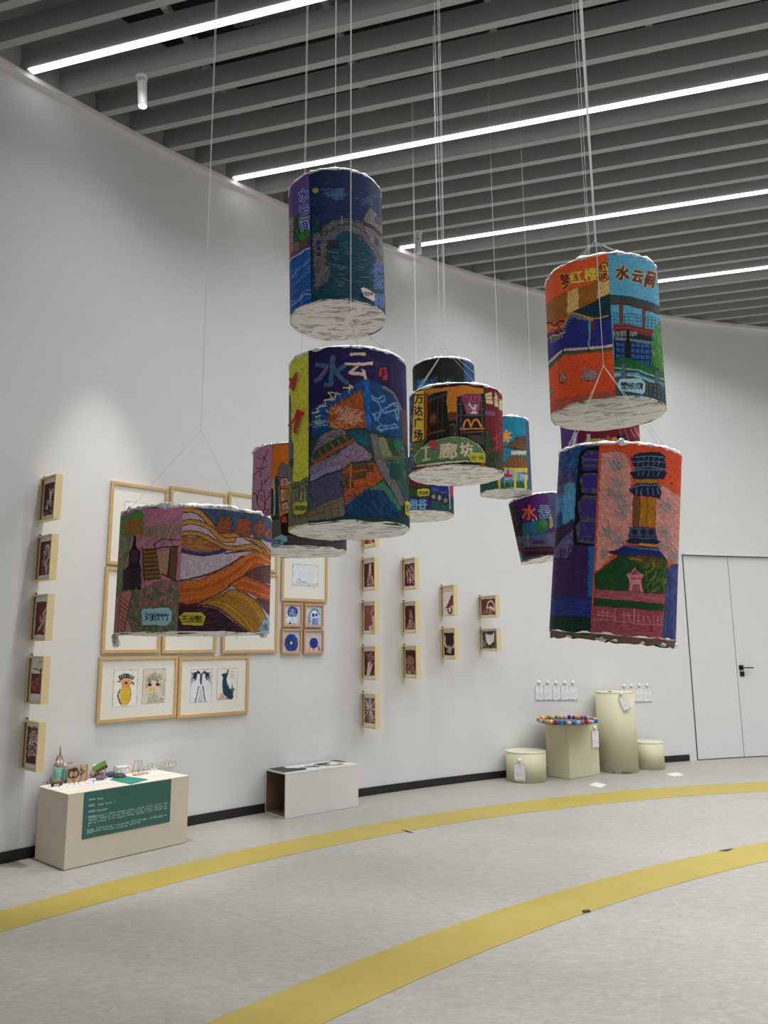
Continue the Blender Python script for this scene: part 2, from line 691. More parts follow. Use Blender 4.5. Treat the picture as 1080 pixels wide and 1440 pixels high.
        for i, dx in enumerate(up):
            mb = MB()
            mid = K + Vector((dx * 0.7, 0.002 * i, (top - K.z) * 0.5))
            mb.tube([w(K), w(mid), w(Vector((K.x + dx, K.y + 0.004 * i, top)))], rad, 4)
            mb.build('thread', THREAD, self.o)
        mb = MB()
        mb.blob(w(K), 0.004, 4, jit=0.3)
        mb.build('knot', THREAD, self.o)


def lantern_bridge():
    off, s = (380, 220), 4.909
    L = Lantern(473.2, 363.5, 3.03, 0.372, 0.535, 1.4, 'blue paper lantern with a grey stone bridge, highest of all the lanterns')

    def A_(A):
        A.fill((98, 74, 140))
        A.poly([(110, 430), (178, 418), (165, 650), (110, 720)], (165, 135, 150))
        A.line([(120, 440), (180, 425)], 10, (190, 120, 60))
        for y in (480, 520, 560, 600):
            A.line([(120, y + 8), (160, y)], 4, (90, 60, 90))
        A.poly([(110, 620), (148, 600), (148, 700), (110, 730)], (215, 95, 110))
        A.poly([(165, 420), (200, 400), (245, 385), (290, 430), (290, 560), (165, 600)], (40, 88, 52))
        A.strokes([(165, 420), (245, 385), (290, 430), (290, 560), (165, 600)], 70, 34, 7, 70, [(60, 130, 60), (20, 60, 40), (80, 150, 70)])
        A.poly([(165, 600), (200, 585), (235, 580), (225, 640), (165, 660)], (120, 110, 105))
        A.poly([(200, 590), (262, 565), (262, 625), (200, 650)], (105, 75, 60))
        A.poly([(262, 560), (292, 552), (292, 610), (262, 622)], (80, 50, 130))
        A.poly([(110, 760), (180, 690), (295, 610), (320, 1150), (100, 1200)], (28, 88, 165))
        A.strokes([(110, 760), (180, 690), (295, 620), (320, 1100), (100, 1150)], 160, 60, 8, -55, [(40, 110, 190), (20, 70, 140), (60, 130, 200)])
        A.curve([(120, 735), (180, 685), (240, 650), (292, 625)], 9, (225, 215, 215), 0.3)
        A.curve([(160, 840), (190, 780), (240, 760), (280, 700)], 4, (170, 200, 230), 0.4)
        A.curve([(150, 900), (205, 850), (260, 800), (285, 810)], 4, (150, 190, 225), 0.4)
        A.curve([(130, 1040), (185, 1010), (240, 960), (300, 950)], 7, (200, 210, 225), 0.4)
        A.curve([(140, 1000), (190, 990), (240, 930), (290, 920)], 5, (160, 190, 225), 0.4)
        for ch, x, y in (('水', 232, 268), ('云', 240, 380), ('间', 243, 470)):
            A.text(ch, x, y, 88, (44, 66, 160), fat=0.03, sx=0.85, rot=-12, edge=(205, 205, 225), ew=0.035)
    L.panel(-152, -32, off, s, A_, seed=3)

    def B_(A):
        A.fill((12, 34, 74))
        A.strokes([(280, 140), (760, 140), (780, 520), (280, 520)], 420, 46, 6, -20, [(18, 50, 96), (10, 26, 60), (24, 62, 108), (16, 40, 84)])
        A.ell(312, 235, 19, 19, (165, 165, 50), 0.1)
        for _ in range(60):
            x, y = A.r.gauss(460, 38), A.r.gauss(262, 19)
            A.curve([(x - 22, y), (x, y - 8), (x + 22, y + 3)], 6, (82, 122, 165), 0.45, 0.7)
        for _ in range(40):
            x, y = A.r.gauss(668, 26), A.r.gauss(305, 22)
            A.curve([(x - 16, y), (x, y - 6), (x + 16, y + 3)], 5, (70, 108, 150), 0.5, 0.7)
        A.poly([(285, 520), (440, 520), (640, 500), (800, 600), (800, 1100), (285, 1050)], (10, 58, 76))
        A.strokes([(300, 520), (780, 520), (780, 1090), (300, 1040)], 380, 70, 5, 4, [(20, 86, 104), (8, 44, 64), (34, 108, 118), (14, 70, 96)], 8)
        A.strokes([(410, 640), (720, 640), (720, 960), (410, 960)], 34, 60, 4, 8, [(120, 150, 120), (150, 140, 80), (90, 150, 150)], 8)
        A.strokes([(290, 400), (345, 420), (345, 520), (290, 510)], 40, 20, 6, 70, [(20, 80, 60), (30, 100, 70)])
        g = (92, 90, 92)
        A.poly([(340, 545), (365, 485), (430, 440), (520, 425), (640, 452), (720, 520), (775, 640), (800, 760), (760, 740), (690, 640), (640, 565), (560, 515), (500, 520), (440, 560), (400, 620), (345, 620)], g)
        A.poly([(292, 535), (345, 530), (388, 512), (388, 745), (418, 785), (402, 862), (308, 930)], g)
        A.poly([(388, 545), (455, 545), (448, 578), (388, 582)], g)
        A.poly([(386, 582), (470, 582), (470, 632), (386, 632)], (38, 36, 42))
        A.strokes([(340, 545), (430, 440), (520, 425), (640, 452), (775, 640), (690, 640), (560, 515), (440, 560), (345, 620)], 240, 14, 4, 20, [(150, 148, 146), (60, 58, 62), (120, 118, 118)], 60)
        A.strokes([(292, 540), (388, 520), (388, 745), (410, 790), (310, 920)], 170, 26, 5, -28, [(140, 138, 138), (52, 52, 58), (110, 110, 112)], 25)
        A.curve([(345, 545), (375, 492), (435, 450), (520, 436), (630, 458)], 5, (25, 25, 35))
        A.curve([(355, 590), (400, 520), (470, 480), (540, 475), (620, 500), (690, 570)], 5, (25, 25, 35))
        for i in range(9):
            t = i / 8
            x = 350 + t * 310
            y = 545 - 105 * math.sin(t * PI * 0.62 + 0.15)
            A.line([(x, y - 8), (x + 4, y + 36)], 4, (28, 28, 38))
        A.line([(495, 415), (497, 462)], 9, (130, 128, 128))
        for y in (585, 625, 665):
            A.rect(322, y, 350, y + 26, (24, 50, 110))
        A.line([(300, 560), (370, 540)], 5, (24, 24, 32))
        A.poly([(640, 445), (690, 345), (745, 420), (800, 470), (800, 720), (760, 700), (700, 600), (655, 520)], (104, 100, 100))
        A.strokes([(640, 445), (690, 345), (800, 470), (800, 720), (655, 520)], 110, 22, 4, 75, [(160, 158, 156), (60, 60, 66)], 30)
        A.poly([(640, 452), (700, 470), (790, 560), (790, 585), (700, 500), (645, 474)], (70, 28, 26))
        A.poly([(722, 420), (760, 440), (760, 476), (722, 456)], (60, 70, 88))
        A.poly([(720, 560), (745, 580), (745, 625), (720, 605)], (40, 60, 84))
        for ch, x, y in (('水', 742, 765), ('云', 744, 870), ('间', 748, 1000)):
            A.text(ch, x, y, 92, (36, 78, 165), fat=0.03, sx=0.62, edge=(160, 175, 200), ew=0.02)
        A.line([(770, 480), (784, 690), (786, 900)], 9, (70, 120, 60), 0.2)
    L.panel(-32, 88, off, s, B_, seed=5)
    L.plain_panel(88, 208, (30, 72, 60))
    L.name_tag([(622, 915), (640, 907), (712, 948), (717, 990), (704, 1004), (636, 966)], (214, 204, 206), '杨昱婷', 668, 952, 30, off, s, 0.8, (70, 50, 55), label='pale pink name tag')
    L.bottom(seed=4)
    L.top(seed=7, high=0.006, amp=0.007)
    L.threads(knot=0.13, rim=((-62, 2), (88, 3), (150, 2)), up=(-0.003, 0.003), ky=0.0)


def lantern_navy():
    off, s = (380, 470), 4.645
    L = Lantern(490, 631, 2.40, 0.372, 0.53, 0.6, 'large navy paper lantern with yellow side strip, below the stone bridge lantern', gain=1.18)

    def A_(A):
        A.fill((204, 204, 66))
        A.strokes([(110, 150), (285, 90), (260, 960), (110, 960)], 180, 22, 3, 88, [(150, 150, 30), (120, 118, 30), (205, 205, 80)], 8, 0.3, 0.6)
        A.poly([(60, 410), (138, 400), (142, 700), (158, 720), (150, 960), (60, 960)], (78, 92, 78))
        A.rect(60, 690, 146, 800, (40, 92, 104))
        A.ell(138, 838, 16, 30, (30, 26, 26))
        A.poly([(60, 985), (165, 965), (195, 965), (240, 932), (256, 950), (256, 1240), (60, 1260)], (104, 112, 78))
        A.strokes([(110, 990), (256, 950), (256, 1230), (110, 1240)], 70, 60, 4, 88, [(140, 150, 90), (80, 88, 64), (60, 90, 84)], 5)
        dk = (52, 52, 40)
        A.line([(130, 985), (192, 962), (238, 934), (256, 952)], 5, dk)
        A.line([(150, 1010), (198, 986), (238, 958), (256, 974)], 5, dk)
        for x in (148, 170, 192, 214, 236, 250):
            A.line([(x, 985), (x - 2, 1200)], 4, dk)
        A.ell(160, 1030, 26, 16, (120, 126, 96))
        A.line([(134, 1040), (185, 1030)], 4, dk)
        A.line([(158, 1050), (160, 1130)], 10, (176, 112, 110))
        for x in (205, 226):
            A.rect(x - 6, 1030, x + 6, 1090, (150, 160, 120))
            A.rect(x - 6, 1090, x + 6, 1130, (44, 90, 90))
    L.panel(-159, -39, off, s, A_, seed=21)

    def B_(A):
        A.fill((30, 18, 70))
        A.strokes([(280, 90), (880, 90), (900, 420), (280, 470)], 120, 40, 5, 10, [(40, 26, 86), (24, 14, 58)], 10, 0.3, 0.6)
        A.poly([(850, 250), (920, 250), (920, 560), (870, 520)], (52, 34, 92))
        A.poly([(275, 490), (330, 450), (520, 345), (625, 285), (760, 345), (850, 470), (890, 640), (890, 800), (640, 680), (270, 680)], (20, 62, 112))
        A.strokes([(280, 500), (625, 290), (860, 480), (890, 690), (280, 680)], 260, 40, 6, 60, [(26, 84, 150), (14, 44, 86), (30, 96, 160)], 25)
        A.poly([(388, 490), (462, 442), (598, 360), (626, 612), (400, 624), (376, 560)], (150, 72, 28))
        A.strokes([(388, 490), (598, 362), (624, 608), (400, 620)], 170, 46, 6, 78, [(176, 86, 32), (110, 48, 22), (190, 100, 44), (90, 60, 40)], 14)
        A.poly([(606, 305), (640, 300), (664, 690), (628, 680), (620, 500)], (18, 92, 160))
        A.strokes([(606, 305), (640, 300), (664, 690), (628, 680)], 40, 50, 6, 84, [(30, 120, 190), (10, 66, 130)])
        for x, y, a_, n in ((505, 520, 0, 46), (455, 500, 30, 20), (540, 560, 20, 24), (560, 540, -50, 18), (450, 590, 5, 18)):
            for _ in range(n):
                X_, Y_ = A.r.gauss(x, 34), A.r.gauss(y, 20)
                t = math.radians(a_ + A.r.uniform(-25, 25))
                A.line([(X_ - 22 * math.cos(t), Y_ - 22 * math.sin(t)), (X_ + 22 * math.cos(t), Y_ + 22 * math.sin(t))], 5, (198, 158, 138), 0.45, 0.85)
        bl = (128, 172, 200)
        for path in ([(655, 405), (700, 420), (735, 400), (745, 430), (700, 440), (665, 425)], [(700, 440), (725, 500), (690, 560), (680, 520), (715, 510)],
                     [(725, 500), (770, 470), (810, 450), (840, 480), (790, 500), (740, 510)], [(800, 460), (835, 490), (825, 560), (815, 500)],
                     [(700, 560), (740, 600), (800, 590), (830, 610), (760, 615), (720, 630)], [(720, 590), (700, 620), (760, 620)], [(660, 520), (690, 540), (700, 560)]):
            A.curve(path, 7, bl, 0.3)
            A.curve([(x + 5, y + 7) for x, y in path], 5, (90, 140, 178), 0.4)
        lt = (196, 184, 158)
        for path in ([(276, 520), (320, 505), (306, 490), (348, 462)], [(322, 470), (372, 470), (352, 438), (412, 420), (380, 380), (458, 392)], [(360, 432), (420, 432), (440, 380)],
                     [(480, 352), (540, 348), (520, 330), (516, 384)], [(300, 540), (330, 530)]):
            A.line(path, 9, lt, 0.25)
        for _ in range(34):
            x, y = A.r.gauss(325, 26), A.r.gauss(588, 14)
            A.curve([(x - 14, y), (x, y - 7), (x + 14, y + 3)], 5, (150, 176, 178), 0.4)
        A.poly([(265, 690), (400, 620), (620, 620), (900, 700), (920, 1260), (240, 1260)], (30, 58, 50))
        A.strokes([(265, 690), (900, 700), (920, 1200), (240, 1200)], 260, 44, 7, 30, [(36, 74, 58), (24, 46, 48), (22, 60, 74)], 40)
        A.poly([(268, 800), (310, 690), (360, 640), (470, 616), (500, 640), (480, 700), (300, 845), (268, 830)], (98, 86, 92))
        A.strokes([(268, 800), (340, 650), (470, 618), (490, 650), (300, 790)], 160, 18, 4, 10, [(160, 148, 146), (70, 60, 70), (120, 106, 110)], 60)
        A.poly([(275, 800), (300, 760), (470, 660), (500, 690), (300, 840)], (32, 66, 52))
        for k in range(5):
            x = 315 + k * 42
            A.line([(x, 765 - k * 24), (x + 26, 800 - k * 24)], 9, (160, 76, 34))
        A.line([(290, 835), (420, 760), (540, 690)], 22, (150, 70, 32), 0.15)
        A.poly([(510, 640), (640, 660), (650, 740), (560, 700)], (20, 82, 100))
        A.strokes([(500, 640), (640, 640), (650, 760), (570, 690)], 50, 40, 6, 40, [(24, 100, 120), (16, 66, 70)])
        A.poly([(262, 860), (430, 790), (548, 700), (605, 735), (668, 800), (640, 826), (530, 836), (462, 896), (262, 975)], (124, 104, 122))
        A.strokes([(262, 870), (548, 704), (660, 802), (530, 830), (262, 965)], 330, 22, 4, -35, [(160, 136, 152), (82, 66, 84), (146, 124, 140)], 50)
        A.poly([(262, 925), (360, 868), (470, 850), (470, 884), (360, 918), (262, 972)], (128, 126, 156), 0.1)
        A.poly([(256, 975), (366, 922), (470, 892), (480, 1062), (380, 1092), (250, 1150)], (70, 70, 98))
        A.strokes([(256, 975), (470, 900), (476, 1055), (256, 1140)], 280, 14, 4, 30, [(96, 96, 124), (52, 52, 78), (84, 82, 110)], 80)
        A.line([(262, 972), (366, 918), (470, 888)], 9, (48, 34, 40))
        A.poly([(250, 1150), (380, 1092), (480, 1062), (492, 1190), (245, 1220)], (112, 102, 84))
        for p in ([(250, 1160), (480, 1085)], [(255, 1185), (490, 1125)]):
            A.line(p, 4, (66, 60, 56))
        for x in (300, 350, 400, 445):
            A.line([(x, 1120), (x + 4, 1190)], 4, (66, 60, 56))
        A.poly([(468, 900), (540, 845), (680, 840), (738, 942), (640, 1022), (490, 1130)], (158, 74, 26))
        A.strokes([(468, 900), (680, 840), (738, 942), (490, 1120)], 150, 34, 6, -20, [(186, 90, 30), (120, 54, 24)], 50)
        for x, y in ((560, 870), (610, 860), (650, 880), (500, 930), (550, 930), (600, 920), (480, 980), (520, 985)):
            A.poly([(x - 26, y - 18), (x + 20, y - 24), (x + 24, y + 16), (x - 22, y + 22)], (28, 62, 40), 0.2)
        A.line([(528, 850), (524, 1040)], 8, (190, 96, 36))
        A.poly([(648, 650), (696, 650), (742, 800), (890, 1110), (846, 1118), (690, 850)], (104, 98, 104))
        A.strokes([(648, 650), (696, 650), (890, 1110), (850, 1110), (690, 850)], 110, 26, 4, 64, [(134, 128, 132), (78, 72, 80)], 12)
        A.poly([(730, 680), (870, 680), (900, 1120), (880, 1080), (760, 850)], (42, 84, 78))
        A.strokes([(730, 680), (870, 680), (895, 1080), (770, 860)], 120, 36, 6, 60, [(70, 120, 96), (26, 60, 60), (90, 130, 100)], 30)
        A.poly([(696, 672), (752, 676), (800, 800), (740, 812)], (128, 136, 96), 0.1)
        A.poly([(752, 676), (800, 690), (840, 800), (796, 800)], (50, 70, 40))
        A.line([(690, 805), (850, 812)], 22, (110, 86, 56), 0.2)
        A.poly([(800, 700), (850, 690), (850, 780), (815, 770)], (34, 110, 70))
        A.ell(818, 900, 44, 56, (30, 80, 70))
        for k in range(6):
            A.line([(780 + k * 13, 850), (790 + k * 12, 950)], 4, (16, 50, 50))
        A.poly([(560, 1070), (640, 1010), (760, 990), (860, 1170), (860, 1200), (480, 1200), (500, 1120)], (12, 48, 84))
        A.strokes([(500, 1090), (640, 1012), (760, 1000), (850, 1180), (490, 1190)], 130, 60, 7, 60, [(18, 66, 112), (8, 34, 66), (24, 80, 124)], 18)
        A.poly([(640, 1020), (740, 955), (770, 1000), (860, 1140), (830, 1150), (740, 1020)], (60, 118, 92), 0.15)
        A.poly([(850, 480), (895, 500), (900, 760), (870, 720)], (96, 70, 58), 0.1)
        A.curve([(735, 345), (800, 390), (855, 490)], 14, (128, 108, 104), 0.2)
        for p in ([(690, 190), (690, 300)], [(690, 190), (790, 205), (795, 350)], [(640, 160), (760, 200)], [(470, 160), (520, 130), (650, 150)], [(450, 240), (690, 240)]):
            A.line(p, 6, (52, 48, 84))
        A.text('水', 405, 245, 200, (58, 88, 122), fat=0.03, rot=4, sx=1.15, edge=(22, 12, 34), ew=0.025)
        A.curve([(385, 205), (360, 235), (325, 270)], 4, (170, 70, 60))
        pk = (226, 180, 172)
        A.poly([(520, 118), (622, 120), (626, 138), (522, 138)], pk)
        A.poly([(484, 184), (672, 182), (670, 206), (484, 200)], pk)
        A.poly([(555, 205), (582, 206), (545, 240), (600, 250), (590, 225), (618, 236), (632, 298), (618, 300), (608, 274), (512, 260), (512, 244)], pk)
        A.poly([(712, 220), (758, 216), (762, 304), (736, 304), (735, 250), (722, 276), (708, 274)], (178, 52, 40))
        A.poly([(726, 232), (748, 230), (749, 244), (727, 246)], (60, 20, 40))
        A.poly([(728, 256), (748, 254), (749, 270), (728, 272)], (60, 20, 40))
    L.panel(-39, 81, off, s, B_, seed=23)
    L.plain_panel(81, 201, (54, 40, 92))

    def red(A):
        A.fill((176, 34, 52))
    L.patch('paper_letter', [(178, 262), (192, 250), (186, 300), (176, 318), (170, 370), (158, 366), (160, 336), (146, 360), (140, 350), (152, 316), (142, 300), (146, 286), (160, 298)], off, s, red, 0.010, label='red paper letter')
    L.patch('paper_letter', [(194, 492), (238, 516), (240, 530), (218, 542), (190, 622), (192, 662), (172, 636), (188, 560), (150, 606), (138, 602), (176, 556)], off, s, red, 0.012, label='red paper letter')
    L.name_tag([(170, 1100), (196, 1096), (206, 1104), (230, 1090), (246, 1104), (243, 1150), (228, 1172), (180, 1182), (162, 1166), (158, 1116)], (190, 184, 48), '康语宸', 204, 1136, 34, off, s, 0.72, label='yellow name tag')
    L.name_tag([(874, 1098), (888, 1090), (905, 1110), (906, 1168), (894, 1192), (876, 1176)], (190, 184, 60), '昕宇', 890, 1140, 24, off, s, 1.0, vertical=True, label='yellow name tag at the edge')
    L.bottom(seed=14, sag=0.007)
    L.top(seed=9, high=0.002, amp=0.004)
    L.threads(knot=0.16, rim=((-100, 1), (60, 3), (150, 2)), up=(-0.002, 0.003), kx=0.01)


def lantern_orange():
    off, s = (740, 300), 4.5
    L = Lantern(849, 488, 2.61, 0.372, 0.488, -0.3, 'upright lantern half orange half sky blue, with a pale teal tag, above the tower lantern', gain=1.2)

    def A_(A):
        A.fill((234, 84, 38))
        A.strokes([(120, 290), (540, 270), (540, 480), (120, 600)], 80, 30, 5, 20, [(240, 96, 44), (220, 72, 34)], 20, 0.3, 0.5)
        A.poly([(110, 600), (180, 540), (250, 500), (380, 462), (460, 425), (535, 430), (540, 520), (400, 590), (250, 655), (110, 710)], (150, 94, 28))
        A.strokes([(120, 600), (460, 430), (530, 440), (530, 520), (250, 650), (120, 700)], 100, 60, 5, -24, [(166, 106, 34), (132, 82, 24)], 8, 0.3, 0.6)
        for q in ([(258, 495), (332, 470), (334, 606), (258, 642)], [(452, 440), (470, 420), (534, 430), (536, 506), (446, 545)]):
            A.poly(q, (218, 176, 104))
            A.strokes(q, 40, 14, 4, 80, [(190, 130, 60), (240, 205, 140)], 30)
        A.poly([(240, 655), (330, 610), (450, 550), (545, 508), (552, 672), (450, 676), (330, 648), (290, 630)], (14, 46, 60))
        A.strokes([(260, 650), (540, 515), (545, 665), (450, 672)], 60, 70, 5, -25, [(20, 64, 76), (10, 32, 44)], 8)
        A.poly([(110, 770), (200, 745), (235, 720), (285, 632), (330, 648), (410, 682), (552, 664), (560, 834), (390, 854), (235, 868), (110, 980)], (34, 42, 116))
        A.strokes([(120, 780), (285, 640), (545, 670), (550, 830), (240, 860), (120, 960)], 120, 50, 6, -10, [(44, 52, 136), (26, 32, 94), (54, 40, 120)], 20)
        A.line([(404, 684), (398, 850)], 12, (84, 148, 150))
        A.line([(418, 684), (412, 850)], 4, (20, 30, 60))
        A.curve([(232, 730), (262, 660), (300, 632), (360, 650), (420, 668), (520, 650)], 7, (176, 156, 84))
        for k in range(12):
            x = 290 + k * 12
            A.line([(x, 634 + k * 2.2), (x - 6, 660 + k * 2.2)], 4, (176, 156, 84))
        for k in range(5):
            A.line([(226 + k * 8, 736 - k * 18), (246 + k * 8, 742 - k * 18)], 6, (130, 130, 70))
        dk = (16, 24, 54)
        A.curve([(120, 700), (150, 690), (180, 712), (205, 690), (240, 680)], 10, dk)
        A.curve([(120, 745), (160, 720), (200, 730), (230, 712)], 8, (190, 140, 60))
        A.curve([(140, 800), (170, 770), (210, 770), (245, 752)], 9, (190, 150, 74))
        for k in range(6):
            A.line([(160 + k * 14, 778 - k * 3), (156 + k * 14, 820 - k * 6)], 5, (180, 150, 80))
        A.line([(205, 700), (215, 755)], 12, (150, 50, 40))
        A.line([(150, 740), (146, 800)], 6, (40, 90, 130))
        A.line([(426, 700), (424, 730)], 20, (110, 34, 50))
        for x in (150, 185, 225):
            A.line([(x, 830 - x * 0.1), (x - 4, 930 - x * 0.3)], 3, (24, 28, 80))
        A.line([(110, 1000), (170, 920), (240, 866), (392, 854), (556, 836)], 16, (206, 170, 178))
        A.line([(110, 1024), (170, 944), (240, 884), (392, 872), (556, 856)], 20, (40, 92, 54))
        A.line([(392, 850), (392, 892)], 8, (24, 20, 26))
        A.line([(236, 850), (236, 888)], 8, (24, 20, 26))
        A.poly([(100, 1060), (170, 962), (240, 898), (392, 886), (560, 870), (575, 1160), (340, 1180), (110, 1330)], (236, 80, 34))
        A.strokes([(110, 1060), (240, 905), (555, 890), (570, 1140), (120, 1250)], 90, 9, 5, 60, [(150, 70, 44), (120, 60, 40)], 40, 0.2, 0.8)
        A.line([(140, 1030), (340, 972), (470, 975)], 3, (150, 60, 36))
        for q in ([(214, 1020), (245, 1008), (260, 1040), (240, 1072), (215, 1060)], [(352, 1020), (378, 985), (446, 990), (446, 1040), (420, 1060), (350, 1050)], [(136, 1130), (160, 1104), (170, 1110), (160, 1160), (136, 1172)]):
            A.poly([(x - 2, y + 5) for x, y in q], (70, 44, 44))
            A.poly(q, (158, 118, 114))
            A.strokes(q, 16, 30, 5, 60, [(120, 86, 84), (186, 148, 142)])
        A.poly([(100, 1240), (200, 1180), (330, 1160), (560, 1130), (580, 1190), (330, 1220), (110, 1340)], (158, 82, 62), 0.2)
        A.strokes([(110, 1230), (330, 1150), (560, 1125), (570, 1180), (120, 1320)], 90, 40, 5, -15, [(186, 96, 66), (120, 70, 58), (110, 110, 90)], 20)
        yl, dr = (236, 186, 66), (96, 34, 24)
        A.text('红', 318, 402, 82, yl, fat=0.045, rot=-10, edge=dr, ew=0.035)
        A.text('楼', 410, 386, 84, yl, fat=0.045, rot=-8, edge=dr, ew=0.035)
        A.text('梦', 250, 430, 96, (128, 36, 30), fat=0.04, sx=0.62, rot=-10, edge=yl, ew=0.03)
        A.ell(492, 374, 37, 62, dr)
        A.ell(492, 374, 30, 54, (232, 176, 64))
        A.text('红', 488, 350, 44, (110, 24, 22), fat=0.04)
        A.text('楼', 490, 398, 44, (110, 24, 22), fat=0.04)
    L.panel(-112, 8.5, off, s, A_, seed=31)

    def B_(A):
        A.fill((84, 160, 190))
        A.strokes([(520, 290), (840, 340), (840, 600), (520, 540)], 60, 30, 4, 8, [(92, 170, 198), (74, 148, 180)], 20, 0.3, 0.5)
        A.poly([(530, 515), (600, 522), (720, 545), (850, 590), (850, 630), (720, 590), (530, 568)], (58, 74, 80))
        for k in range(22):
            x = 540 + k * 14
            y = 516 + max(0, (x - 600)) * 0.25
            A.line([(x, y), (x - 4, y + 34)], 4, (24, 34, 40))
        A.line([(534, 564), (610, 566), (720, 588), (850, 634)], 14, (96, 50, 40))
        A.line([(534, 576), (610, 578), (720, 600), (850, 644)], 6, (40, 20, 20))
        A.poly([(588, 570), (610, 570), (612, 700), (590, 696)], (110, 58, 46))
        A.poly([(732, 596), (752, 602), (752, 728), (734, 722)], (110, 58, 46))
        rl = (50, 84, 100)
        for y in (632, 652, 674, 694):
            A.line([(540, y), (610, y + 2), (730, y + 14), (845, y + 36)], 4, rl)
        for x in (556, 576, 622, 648, 674, 700, 720, 768, 790, 812):
            A.line([(x, 628 + (x - 540) * 0.1), (x, 700 + (x - 540) * 0.1)], 4, rl)
        A.poly([(552, 704), (640, 705), (796, 736), (800, 752), (790, 784), (740, 776), (640, 748), (552, 744)], (118, 40, 38))
        A.line([(552, 722), (640, 724), (795, 756)], 6, (150, 66, 56))
        A.poly([(552, 746), (640, 750), (790, 786), (800, 800), (800, 970), (560, 945)], (20, 26, 46))
        A.rect(552, 748, 700, 778, (120, 130, 128))
        A.poly([(560, 776), (800, 812), (800, 830), (560, 800)], (110, 124, 124))
        for k in range(10):
            A.line([(566 + k * 24, 752 + k * 3), (572 + k * 24, 786 + k * 3)], 5, (16, 20, 26))
        for x in range(568, 800, 31):
            for y in range(815, 960, 36):
                if abs(x - 640) < 18:
                    continue
                yy = y + (x - 560) * 0.05
                A.poly([(x, yy), (x + 24, yy + 2), (x + 24, yy + 28), (x, yy + 26)], (34, 100, 176))
                A.line([(x + 12, yy), (x + 12, yy + 28)], 3, (14, 30, 70))
        A.line([(644, 752), (640, 948)], 22, (12, 14, 18))
        A.poly([(792, 792), (812, 720), (840, 690), (880, 720), (890, 1060), (800, 1000)], (58, 118, 52))
        A.strokes([(792, 792), (830, 700), (880, 720), (885, 1050), (800, 1000)], 130, 34, 5, 75, [(84, 150, 60), (36, 86, 44), (100, 160, 70)], 20)
        A.poly([(556, 930), (600, 905), (800, 966), (880, 1020), (880, 1080), (700, 1010), (556, 1000)], (28, 92, 52))
        A.strokes([(556, 930), (800, 970), (870, 1050), (560, 1000)], 80, 24, 5, 70, [(40, 116, 60), (18, 70, 44)], 25)
        A.poly([(556, 1040), (640, 1030), (880, 1088), (890, 1240), (740, 1160), (556, 1150)], (70, 82, 86))
        A.line([(560, 978), (700, 992), (880, 1056)], 7, (178, 184, 178))
        A.line([(560, 1020), (700, 1032), (880, 1098)], 7, (178, 184, 178))
        A.poly([(600, 960), (612, 945), (628, 960), (632, 1048), (600, 1044)], (90, 104, 108))
        A.poly([(812, 1005), (824, 990), (838, 1010), (838, 1085), (812, 1078)], (90, 104, 108))
        for y in (1070, 1100, 1130, 1160):
            A.line([(740, y - 10), (880, y + 26)], 4, (24, 28, 34))
        for k in range(6):
            A.line([(752 + k * 24, 1062 + k * 5), (752 + k * 24, 1150 + k * 6)], 4, (24, 28, 34))
        yl, br = (222, 178, 70), (98, 44, 28)
        A.text('水', 608, 378, 88, br, fat=0.05, sx=0.92, rot=4, edge=yl, ew=0.03)
        A.text('云', 702, 402, 78, br, fat=0.05, sx=0.9, rot=8, edge=yl, ew=0.03)
        A.text('间', 784, 420, 100, br, fat=0.05, sx=0.62, rot=10, edge=yl, ew=0.03)
    L.panel(8.5, 128.5, off, s, B_, seed=33)
    L.plain_panel(128.5, 248, (170, 60, 50))
    L.name_tag([(596, 1050), (722, 1052), (748, 1076), (746, 1132), (730, 1148), (600, 1126), (580, 1104), (580, 1066)], (160, 202, 208), '雷皓晴', 664, 1096, 46, off, s, 1.02, (40, 50, 60), label='pale teal name tag')
    L.bottom(FOILW, seed=24, sag=0.004)
    L.top(seed=12, high=0.009, amp=0.008)
    L.threads(knot=0.15, rim=((-80, 1), (-110, 2), (70, 3), (120, 2)), up=(-0.010, -0.004, 0.004, 0.010), kx=-0.01)


